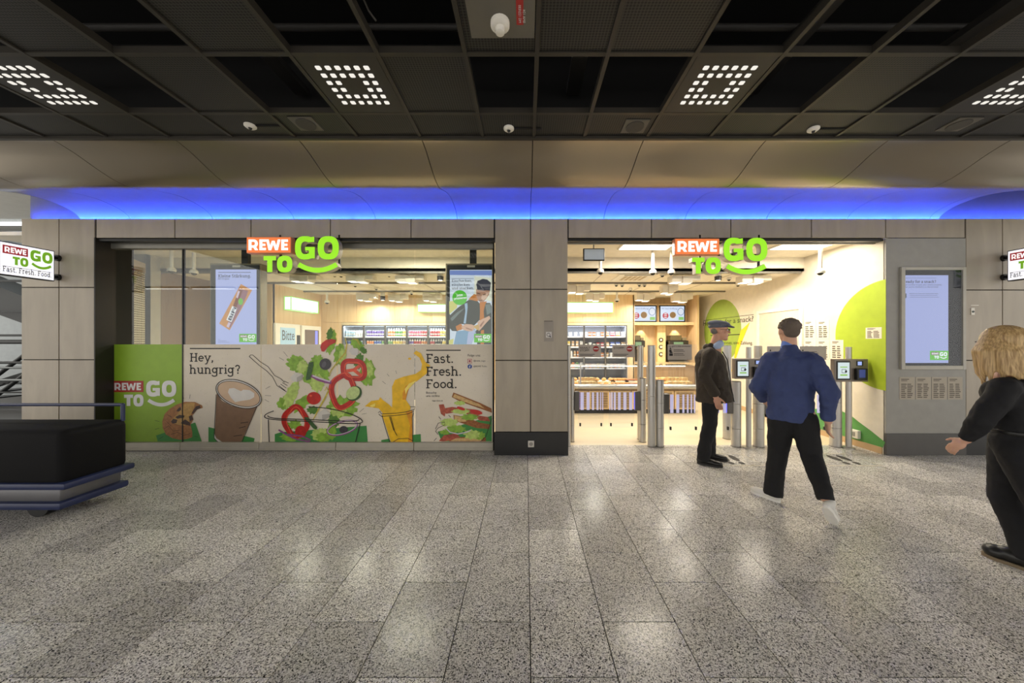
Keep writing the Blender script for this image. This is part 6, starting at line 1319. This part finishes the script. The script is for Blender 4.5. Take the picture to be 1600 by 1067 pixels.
# ================================================================ people
class Blob:
    """closed rounded pieces that a voxel remesh fuses into one skin"""
    def __init__(s): s.mb = MB()
    def cap(s, p0, p1, r0, r1=None, flat=None, n=16):
        p0 = Vector(p0); p1 = Vector(p1); r1 = r0 if r1 is None else r1
        d = (p1-p0); L = d.length; d = d.normalized() if L > 1e-6 else Vector((0, 0, 1)); a = d.orthogonal().normalized(); b = d.cross(a)
        rows = []
        for k in range(1, 5): t = PI/2*k/5; rows.append((p0 - d*(r0*math.cos(t)), r0*math.sin(t)))
        rows.append((p0, r0)); rows.append((p1, r1))
        for k in range(4, 0, -1): t = PI/2*k/5; rows.append((p1 + d*(r1*math.cos(t)), r1*math.sin(t)))
        vs = []; fs = []
        def sq(o):
            if flat: f = Vector(flat[0]).normalized(); return o + f*(o.dot(f)*(flat[1]-1))
            return o
        for c, r in rows:
            for i in range(n): t = 2*PI*i/n; vs.append(c + sq(a*(r*math.cos(t)) + b*(r*math.sin(t))))
        m = len(rows)
        for k in range(m-1):
            for i in range(n): j = (i+1) % n; fs.append((k*n+i, k*n+j, (k+1)*n+j, (k+1)*n+i))
        e0 = len(vs); vs += [p0 - d*r0, p1 + d*r1]
        for i in range(n): j = (i+1) % n; fs += [(e0, j, i), (e0+1, (m-1)*n+i, (m-1)*n+j)]
        s.mb.add(vs, fs); return s
    def chain(s, pts, rs, flat=None):
        for i in range(len(pts)-1): s.cap(pts[i], pts[i+1], rs[i], rs[i+1], flat)
        return s
    def cone(s, p0, p1, r0, r1, flat=None, n=28):
        p0 = Vector(p0); p1 = Vector(p1); d = (p1-p0).normalized(); a = d.orthogonal().normalized(); b = d.cross(a); vs = []
        for c, r in ((p0, r0), (p1, r1)):
            for i in range(n):
                t = 2*PI*i/n; o = a*(r*math.cos(t)) + b*(r*math.sin(t))
                if flat: f = Vector(flat[0]).normalized(); o = o + f*(o.dot(f)*(flat[1]-1))
                vs.append(c + o)
        s.mb.add(vs, [(i, (i+1) % n, n+(i+1) % n, n+i) for i in range(n)] + [tuple(range(n-1, -1, -1)), tuple(range(n, 2*n))]); return s
    def egg(s, c, f, r, u, rad):
        """ellipsoid with radii along r (side), f (front), u (up)"""
        M = Matrix.Identity(4)
        for i in range(3): M[i][0] = r[i]; M[i][1] = f[i]; M[i][2] = u[i]; M[i][3] = c[i]
        b = MB().ball((0, 0, 0), 1, 12, 18, rad).xf(M); s.mb.add(b.v, b.f); return s
    def mesh(s, name, m, voxel=.01, it=6, fac=.5, disp=0.0):
        me = s.mb.mesh('tmp', m); o = bpy.data.objects.new('tmp', me); col.objects.link(o)
        rm = o.modifiers.new('r', 'REMESH'); rm.mode = 'VOXEL'; rm.voxel_size = voxel
        if it: sm = o.modifiers.new('s', 'SMOOTH'); sm.factor = fac; sm.iterations = it
        if disp:
            tx = bpy.data.textures.get('folds') or bpy.data.textures.new('folds', 'CLOUDS'); tx.noise_scale = .11; tx.noise_depth = 2
            dm = o.modifiers.new('d', 'DISPLACE'); dm.texture = tx; dm.strength = disp; dm.mid_level = .5; dm.texture_coords = 'LOCAL'
        dg = bpy.context.evaluated_depsgraph_get(); out = bpy.data.meshes.new_from_object(o.evaluated_get(dg)); out.name = name
        bpy.data.objects.remove(o); bpy.data.meshes.remove(me)
        out.materials.clear(); out.materials.append(m)
        for p in out.polygons: p.use_smooth = True
        return out
    def build(s, name, m, parent, loc, **k):
        me = s.mesh(name, m, **k); o = bpy.data.objects.new(name, me); col.objects.link(o); W[o.name] = Matrix.Translation(Vector(loc))
        if parent: o.parent = parent
        return o
def local(name, mb, m, parent):
    o = bpy.data.objects.new(name, mb.mesh(name, m)); col.objects.link(o); o.parent = parent; W[o.name] = W[parent.name].copy(); return o
UP = Vector((0, 0, 1))
def axes(f, tilt=0.0):
    f = Vector(f).normalized(); r = f.cross(UP).normalized(); u = r.cross(f).normalized(); return f, r, u
def head(b, c, f, neck):
    f, r, u = axes(f); c = Vector(c)
    b.egg(c + u*.028 - f*.012, f, r, u, (.076, .098, .094)); b.egg(c + f*.022 - u*.04, f, r, u, (.061, .068, .082))
    b.egg(c + f*.062 - u*.098, f, r, u, (.032, .03, .026)); b.cap(c + f*.086 + u*.018, c + f*.108 - u*.026, .008, .013)
    b.egg(c + f*.07 + u*.03, f, r, u, (.055, .022, .014)); b.egg(c + f*.082 - u*.062, f, r, u, (.026, .014, .014))
    for sd in (-1, 1):
        b.egg(c + r*(.076*sd) - f*.008 - u*.004, f, r, u, (.012, .022, .034)); b.egg(c + f*.05 + r*(.04*sd) - u*.02, f, r, u, (.024, .026, .022))
    b.cap(neck, c - u*.06 - f*.02, .058, .054)
def face_bits(parent, c, f, glasses=False):
    f, r, u = axes(f); c = Vector(c); we = mat('eye_white', (220, 214, 206), .3); ir = mat('iris', (50, 40, 34), .2)
    for sd in (-1, 1):
        p = c + f*.079 + r*(.031*sd) + u*.006
        local('eye', MB().ball(p, .0125, 8, 12).smooth(), we, parent); local('iris', MB().ball(p + f*.0075, .0065, 6, 10).smooth(), ir, parent)
        local('eyebrow', MB().cyl(p + u*.022 - r*.016 + f*.012, p + u*.022 + r*.016 + f*.008, .0035, n=8).smooth(), ir, parent)
    local('mouth', MB().cyl(c + f*.094 - u*.060 - r*.022, c + f*.094 - u*.060 + r*.022, .0045, n=8).smooth(), mat('lips', (150, 88, 80), .5), parent)
    if glasses:
        mb = MB()
        for sd in (-1, 1):
            pts = [c + f*.104 + r*(.033*sd + .025*math.cos(t)) + u*(.006 + .018*math.sin(t)) for t in [2*PI*i/14 for i in range(15)]]
            mb.tube(pts, .0022, 6); mb.tube([c + f*.1 + r*(.058*sd) + u*.01, c + r*(.084*sd) + u*.012], .0022, 6)
        mb.tube([c + f*.106 - r*.009 + u*.01, c + f*.106 + r*.009 + u*.01], .0022, 6)
        local('spectacles', mb.smooth(), M_BLACK, parent)
def hand(b, w, d, n, s, curl=.35, k=1.0):
    """w wrist, d along the hand, n palm normal, s towards the thumb side"""
    w = Vector(w); d = Vector(d).normalized(); s = Vector(s); s = (s - d*s.dot(d)).normalized(); n = d.cross(s); n = n if n.dot(Vector(Vector((0,0,0)))+n) else n
    b.egg(w + d*(.05*k), d, s, n, (.040*k, .05*k, .016*k)); b.cap(w - d*.03, w + d*.02, .024*k, .024*k, (n, .75))
    for off, L in ((.030, .072), (.010, .080), (-.010, .075), (-.029, .058)):
        p = w + d*(.088*k) + s*(off*k); v = d.copy(); q = p
        for j, fr in enumerate((.45, .32, .23)):
            v = (v*math.cos(curl) + n*math.sin(curl)).normalized(); e = q + v*(L*fr*k); b.cap(q, e, .0092*k - .0008*j, .0086*k - .0009*j, n=10); q = e
    p = w + d*(.025*k) + s*(.03*k); v = (d*.75 + s*.65 + n*.15).normalized(); e = p + v*(.042*k); b.cap(p, e, .0125*k, .0105*k, n=10); b.cap(e, e + (v*.6 + d*.5 + n*.25).normalized()*(.034*k), .0105*k, .009*k, n=10)
def shoe(parent, heel, toe, mu, ms, r=.043, h=.085, k=1.0):
    heel = Vector(heel); toe = Vector(toe); d = (toe-heel).normalized(); L = (toe-heel).length; sd = d.cross(UP).normalized(); up = sd.cross(d).normalized()
    b = Blob(); b.egg(heel + d*(L*.2) + up*(.045*k), d, sd, up, (r*.88, L*.22, .045*k)); b.egg(heel + d*(L*.5) + up*(.042*k), d, sd, up, (r*.95, L*.32, .036*k)); b.egg(heel + d*(L*.74) + up*(.036*k), d, sd, up, (r*1.05, L*.26, .032*k))
    b.cap(heel + d*(L*.22) + up*.05, heel + d*(L*.2) + up*h, r*.85, r*.82)
    o = b.build('shoe', mu, parent, (0, 0, 0), voxel=.007, it=4); W[o.name] = W[parent.name].copy()
    pts = []
    for i in range(28):
        t = 2*PI*i/28; a = L*.5*math.cos(t); wd = r*(1.06 if a > 0 else .9)*(1 - .12*math.exp(-((a/L)**2)*40)); pts.append(heel + d*(L*.5 + a*1.0) + sd*(wd*math.copysign(abs(math.sin(t))**.8, math.sin(t))) - up*.002)
    local('sole', MB().prism([p for p in pts], up*.024), ms, o)
    lc = MB()
    for k in range(4): p = heel + d*(L*(.42+.08*k)) + up*(.083 - .008*k); lc.cyl(p - sd*(r*.5), p + sd*(r*.5), .004, n=6)
    local('laces', lc.smooth(), ms if k == 1.0 else mu, o)
    return o
M_SK = mat('skin', (206, 154, 126), .5, var=.06); M_SK2 = mat('skin_fair', (216, 168, 142), .5, var=.06)
def cloth(name, c=(20, 20, 22), var=.12, bump=.35, sc=14, rough=.85): return mat(name, c, rough, var=var, scale=7, bump=bump, bscale=sc)
def person(loc, label):
    t = thing('person', loc, label, 'person'); t.rotation_euler = (0, 0, -math.atan2(loc[0], loc[1])); return t
# ---- man in a flat cap, standing in profile (local frame: x to the right of the view ray, y along it)
def dress(b, name, m, t, **k):
    o = b.build(name, m, t, t.location, **k); W[o.name] = W[t.name].copy(); return o
t = person((2.375, 4.22, 0), 'standing man in grey flat cap, dark quilted jacket and black trousers facing the terminal')
t.scale = (1.03, 1.03, 1.03)
f0 = (1, .10, 0); hc = Vector((.085, 0, 1.635))
b = Blob(); head(b, hc, f0, (.03, 0, 1.44)); b.chain([(.03, 0, 1.40), (-.01, 0, 1.2), (0, 0, .92)], [.08, .11, .11])
for sd in (-1, 1):
    b.chain([(-.02, .16*sd, 1.36), (-.08, .23*sd, 1.09), (.04, .25*sd, .86)], [.05, .04, .032])
b.chain([(-.01, -.09, .88), (-.02, -.1, .5), (-.085, -.115, .1)], [.08, .055, .04]); b.chain([(-.01, .09, .88), (-.02, .1, .5), (-.02, .125, .1)], [.08, .055, .04])
hand(b, (.045, -.255, .855), (.25, -.02, -1), (0, 1, 0), (1, .2, .2), .42); hand(b, (.045, .255, .855), (.25, .02, -1), (0, -1, 0), (1, -.2, .2), .42)
dress(b, 'body', M_SK, t, voxel=.0065, it=4); face_bits(t, hc, f0, True)
MJ = cloth('jacket_olive', (58, 50, 41), .2, .5, 18)
b = Blob(); b.cone((.03, 0, .765), (.01, 0, 1.0), .205, .19, ((0, 1, 0), 1.05)); b.cap((.005, 0, 1.02), (-.02, 0, 1.27), .185, .165, ((0, 1, 0), 1.1)); b.cap((-.02, -.15, 1.35), (-.02, .15, 1.35), .082); b.cap((-.01, 0, 1.3), (.02, 0, 1.40), .125, .08)
for sd in (-1, 1): b.chain([(-.02, .185*sd, 1.345), (-.08, .245*sd, 1.09), (.03, .258*sd, .90)], [.08, .066, .053]); b.cone((-.01, .252*sd, .97), (.042, .26*sd, .865), .056, .054)
dress(b, 'jacket', MJ, t, voxel=.0105, it=4, disp=.03)
b = Blob(); b.cap((.04, -.032, 1.43), (.085, -.028, 1.475), .05, .048); b.cap((.04, .032, 1.43), (.085, .028, 1.475), .05, .048); dress(b, 'shirt_collar', cloth('shirt_blue', (176, 194, 224), .05, .1), t, voxel=.008, it=2)
b = Blob(); b.cap((-.03, -.05, 1.39), (-.01, -.058, 1.455), .05, .032); b.cap((-.03, .05, 1.39), (-.01, .058, 1.455), .05, .032); b.cap((-.05, -.03, 1.43), (-.05, .03, 1.43), .045); dress(b, 'jacket_collar', MJ, t, voxel=.009, it=3)
zp = MB().tube([(.115, -.03, 1.38), (.165, -.04, 1.28), (.19, -.05, 1.1), (.205, -.05, .95), (.235, -.05, .78)], .006, 6).smooth(); local('zip', zp, M_BLACK, t)
local('pocket_flap', MB().rbox(.0, .13, -.222, -.20, .92, .955, .006, 1), MJ, t)
b = Blob(); b.cap((-.0, 0, .84), (-.0, 0, .93), .15, .145)
for sd, ax, ay in ((-1, -.09, -.115), (1, -.025, .125)): b.chain([(-.01, .085*sd, .84), (-.02, .1*sd, .5), (ax, ay, .14)], [.105, .08, .07]); b.cone((-.02 + (ax+.02)*.7, ay, .24), (ax, ay, .05), .074, .072)
dress(b, 'trousers', cloth('trousers_black', (20, 20, 23), .15, .4), t, voxel=.0105, it=4, disp=.025)
MSB = mat('shoe_black', (22, 21, 21), .4); shoe(t, (-.16, -.118, 0), (.12, -.125, 0), MSB, mat('sole_dark', (38, 36, 34), .6)); shoe(t, (-.09, .125, 0), (.18, .13, 0), MSB, mat('sole_dark'))
b = Blob(); b.egg(hc + Vector((-.008, 0, .084)), Vector((1, 0, -.14)).normalized(), Vector((0, -1, 0)), Vector((.14, 0, 1)).normalized(), (.098, .126, .046)); b.egg(hc + Vector((-.018, 0, .055)), Vector((1, 0, 0)), Vector((0, -1, 0)), UP, (.088, .11, .042)); b.egg(hc + Vector((.105, .01, .052)), Vector((1, 0, -.3)).normalized(), Vector((0, -1, 0)), Vector((.3, 0, 1)).normalized(), (.07, .06, .015))
dress(b, 'flat_cap', cloth('cap_grey', (92, 96, 108), .2, .5, 60), t, voxel=.007, it=4)
b = Blob()
for sd in (-1, 1): b.egg(hc + Vector((-.055, .055*sd, -.005)), Vector((1, 0, 0)), Vector((0, -1, 0)), UP, (.026, .042, .04))
dress(b, 'hair', cloth('hair_grey', (120, 114, 108), .2, .5, 80), t, voxel=.007, it=3)
# ---- man in a blue jumper striding away
t = person((2.52, 3.10, 0), 'man in blue jumper, black trousers and white sneakers striding towards the gates')
f0 = (-.45, .89, 0); hc = Vector((-.04, .07, 1.645))
b = Blob(); head(b, hc, f0, (-.03, .03, 1.44)); b.chain([(-.03, .02, 1.40), (-.03, 0, 1.15), (-.01, 0, .92)], [.08, .095, .095])
b.chain([(.15, -.02, 1.35), (.235, -.08, 1.09), (.235, -.03, .84)], [.045, .04, .032]); b.chain([(-.20, .04, 1.36), (-.28, .03, 1.1), (-.24, .18, .95)], [.045, .04, .032])
b.chain([(-.09, 0, .88), (-.12, .05, .48), (-.155, .03, .1)], [.085, .055, .04]); b.chain([(.07, 0, .88), (.12, -.06, .52), (.2, -.27, .24)], [.085, .055, .04])
hand(b, (.235, -.025, .835), (-.02, .12, -1), (-1, 0, 0), (-.3, .9, .1), .4); hand(b, (-.235, .19, .945), (.2, .8, -.35), (1, 0, 0), (.5, .2, .8), .4)
dress(b, 'body', M_SK2, t, voxel=.0065, it=4); face_bits(t, hc, f0)
MBL = cloth('jumper_blue', (60, 72, 116), .14, .6, 9)
fl_ = ((0, 1, 0), .74)
b = Blob(); b.cone((-.035, 0, .80), (-.03, 0, 1.06), .178, .18, fl_); b.cap((-.03, 0, 1.06), (-.03, .015, 1.27), .18, .185, fl_); b.cap((-.175, .03, 1.36), (.125, -.01, 1.36), .088); b.cap((-.03, .02, 1.36), (-.038, .035, 1.47), .13, .072)
b.chain([(.14, -.02, 1.335), (.235, -.08, 1.09), (.235, -.035, .90)], [.088, .074, .058]); b.cone((.235, -.045, .95), (.235, -.03, .855), .06, .054); b.chain([(-.19, .04, 1.335), (-.28, .03, 1.1), (-.245, .165, .965)], [.088, .074, .056])
dress(b, 'jumper', MBL, t, voxel=.0105, it=4, disp=.045)
b = Blob(); b.cap((-.038, .035, 1.475), (-.04, .045, 1.515), .066, .06); dress(b, 'shirt_collar', cloth('collar_pale_blue', (110, 140, 214), .05, .1), t, voxel=.008, it=2)
b = Blob(); b.cap((-.055, 0, .86), (.03, 0, .86), .125, .125, ((0, 1, 0), .9)); b.chain([(-.09, 0, .82), (-.12, .05, .48), (-.155, .03, .14)], [.115, .086, .074]); b.cone((-.145, .037, .26), (-.158, .028, .045), .078, .08); b.chain([(.065, 0, .82), (.12, -.06, .52), (.195, -.25, .28)], [.112, .082, .066]); b.cone((.18, -.21, .33), (.205, -.275, .215), .068, .066)
dress(b, 'trousers', cloth('trousers_black'), t, voxel=.0105, it=4, disp=.02)
MSW = mat('sneaker_white', (226, 224, 218), .5); shoe(t, (-.10, -.01, 0), (-.345, .11, 0), MSW, mat('sole_white', (240, 238, 232), .5)); shoe(t, (.20, -.36, .19), (.26, -.20, -.0), MSW, mat('sole_white'), r=.045)
local('shoe_tab', MB().rbox(-.205, -.185, -.005, .0, .055, .07, .001, 1), mat('tab_navy', (40, 44, 80), .5), t)
fx, rx, ux = axes(f0); b = Blob(); b.egg(hc + UP*.042 - fx*.018, fx, rx, ux, (.081, .10, .084)); b.egg(hc - fx*.055 - UP*.0, fx, rx, ux, (.068, .052, .068)); rr = random.Random(11)
for k in range(90):
    a = rr.uniform(0, 2*PI); e_ = rr.uniform(-.2, 1.4); dv = (rx*math.cos(a)*math.cos(e_) - fx*math.sin(a)*math.cos(e_) + UP*math.sin(e_))
    if dv.dot(fx) > .55 and e_ < .75: continue
    p = hc + UP*.042 - fx*.018 + Vector((dv.x*.085, dv.y*.085, dv.z*.082)); b.cap(p, p + dv*.008 - UP*.008, .009, .005, n=8)
dress(b, 'hair', cloth('hair_brown_grey', (104, 92, 82), .25, .5, 70), t, voxel=.006, it=1)
# ---- woman with long fair hair at the right edge
t = person((3.30, 2.27, 0), 'woman with long blonde hair in black clothes and boots walking past at the edge')
f0 = (-.95, .30, 0); hc = Vector((-.02, 0, 1.515))
b = Blob(); head(b, hc, f0, (.02, 0, 1.32)); b.chain([(.02, 0, 1.29), (.04, 0, 1.1), (.05, 0, .88)], [.075, .085, .10])
b.chain([(.0, -.16, 1.25), (-.095, -.2, 1.0), (-.155, -.17, .86)], [.042, .036, .028]); b.chain([(.05, .16, 1.25), (.17, .2, 1.02), (.16, .2, .8)], [.042, .036, .028])
b.chain([(.04, .08, .86), (.0, .08, .46), (.075, .07, .1)], [.08, .052, .04]); b.chain([(.06, -.08, .86), (.15, -.08, .48), (.36, -.09, .2)], [.08, .052, .04])
hand(b, (-.158, -.17, .855), (-.6, .12, -.75), (0, 0, -1), (-.3, .3, .6), .35, .92); hand(b, (.16, .2, .795), (-.1, .1, -1), (-1, 0, 0), (-.8, .2, .1), .4, .92)
dress(b, 'body', M_SK2, t, voxel=.0065, it=4); face_bits(t, hc, f0)
MBK = cloth('top_black', (20, 20, 24), .15, .5, 10)
b = Blob(); b.cone((.05, 0, .93), (.045, 0, 1.1), .125, .12, ((0, 1, 0), 1.2)); b.cap((.045, 0, 1.1), (.02, 0, 1.19), .12, .125, ((0, 1, 0), 1.25)); b.cap((.0, -.13, 1.235), (.04, .13, 1.235), .072); b.cap((.02, 0, 1.2), (.02, 0, 1.29), .10, .06)
b.chain([(.0, -.15, 1.235), (-.095, -.205, 1.0), (-.14, -.175, .89)], [.076, .062, .046]); b.cone((-.13, -.18, .92), (-.153, -.17, .865), .05, .046); b.chain([(.05, .15, 1.235), (.17, .2, 1.02), (.16, .2, .84)], [.076, .062, .046])
dress(b, 'top', MBK, t, voxel=.01, it=4, disp=.03)
b = Blob(); b.cap((.05, -.05, .86), (.05, .05, .86), .125, .125); b.chain([(.04, .08, .82), (.0, .08, .46), (.07, .07, .16)], [.118, .082, .06]); b.chain([(.06, -.08, .82), (.15, -.08, .48), (.35, -.09, .22)], [.118, .082, .06]); b.cone((.055, .073, .24), (.085, .066, .07), .066, .068)
dress(b, 'trousers', cloth('trousers_soft_black', (21, 21, 25), .15, .4), t, voxel=.0105, it=4, disp=.02)
local('belt', MB().lathe([(.128, 0), (.131, .005), (.131, .025), (.128, .03)], (.05, 0, .925), 28).xf(Matrix.Diagonal((1, 1.18, 1, 1))).smooth(), MSB, t)
MBT = mat('boot_black', (30, 30, 30), .35); MSO = mat('sole_tan', (128, 112, 88), .6)
shoe(t, (.145, .045, 0), (-.10, .09, 0), MBT, MSO, r=.052, h=.17, k=1.45); shoe(t, (.43, -.09, .13), (.30, -.08, -.0), MBT, MSO, r=.052, h=.17, k=1.45)
fx, rx, ux = axes(f0); b = Blob(); rr = random.Random(5)
b.egg(hc + UP*.045 - fx*.02, fx, rx, ux, (.092, .112, .10)); b.egg(hc - fx*.045 - UP*.04, fx, rx, ux, (.095, .085, .13))
for k in range(46):
    a = -2.35 + 4.7*k/45; dirv = (-fx*math.cos(a) + rx*math.sin(a)); p0 = hc + UP*.10 + dirv*.045; p1 = hc + dirv*(.108+rr.uniform(-.004, .008)) - UP*.04; p2 = hc + dirv*(.118+rr.uniform(-.008, .016)) - UP*(.17+rr.uniform(-.02, .03)) + Vector((.025+.012*math.sin(k), 0, 0)); p3 = p2 + dirv*rr.uniform(-.015, .02) - UP*rr.uniform(.03, .075) + Vector((rr.uniform(-.005, .04), 0, 0))
    b.chain([p0, p1, p2, p3], [.026, .022, .016, .005])
MH = bpy.data.materials.new('hair_blonde'); MH.use_nodes = True; nt = MH.node_tree; bs = nt.nodes['Principled BSDF']
tc = nt.nodes.new('ShaderNodeTexCoord'); mp = nt.nodes.new('ShaderNodeMapping'); mp.inputs['Scale'].default_value = (60, 60, 3); nz = nt.nodes.new('ShaderNodeTexNoise'); nz.inputs['Scale'].default_value = 2.0; nz.inputs['Detail'].default_value = 5
rp = nt.nodes.new('ShaderNodeValToRGB'); rp.color_ramp.elements[0].position = .3; rp.color_ramp.elements[0].color = rgb((150, 116, 72)); rp.color_ramp.elements[1].position = .7; rp.color_ramp.elements[1].color = rgb((228, 196, 142))
nt.links.new(tc.outputs['Object'], mp.inputs[0]); nt.links.new(mp.outputs[0], nz.inputs['Vector']); nt.links.new(nz.outputs['Fac'], rp.inputs[0]); nt.links.new(rp.outputs[0], bs.inputs['Base Color']); bs.inputs['Roughness'].default_value = .45
o = b.build('hair', MH, t, t.location, voxel=.008, it=2); W[o.name] = W[t.name].copy()
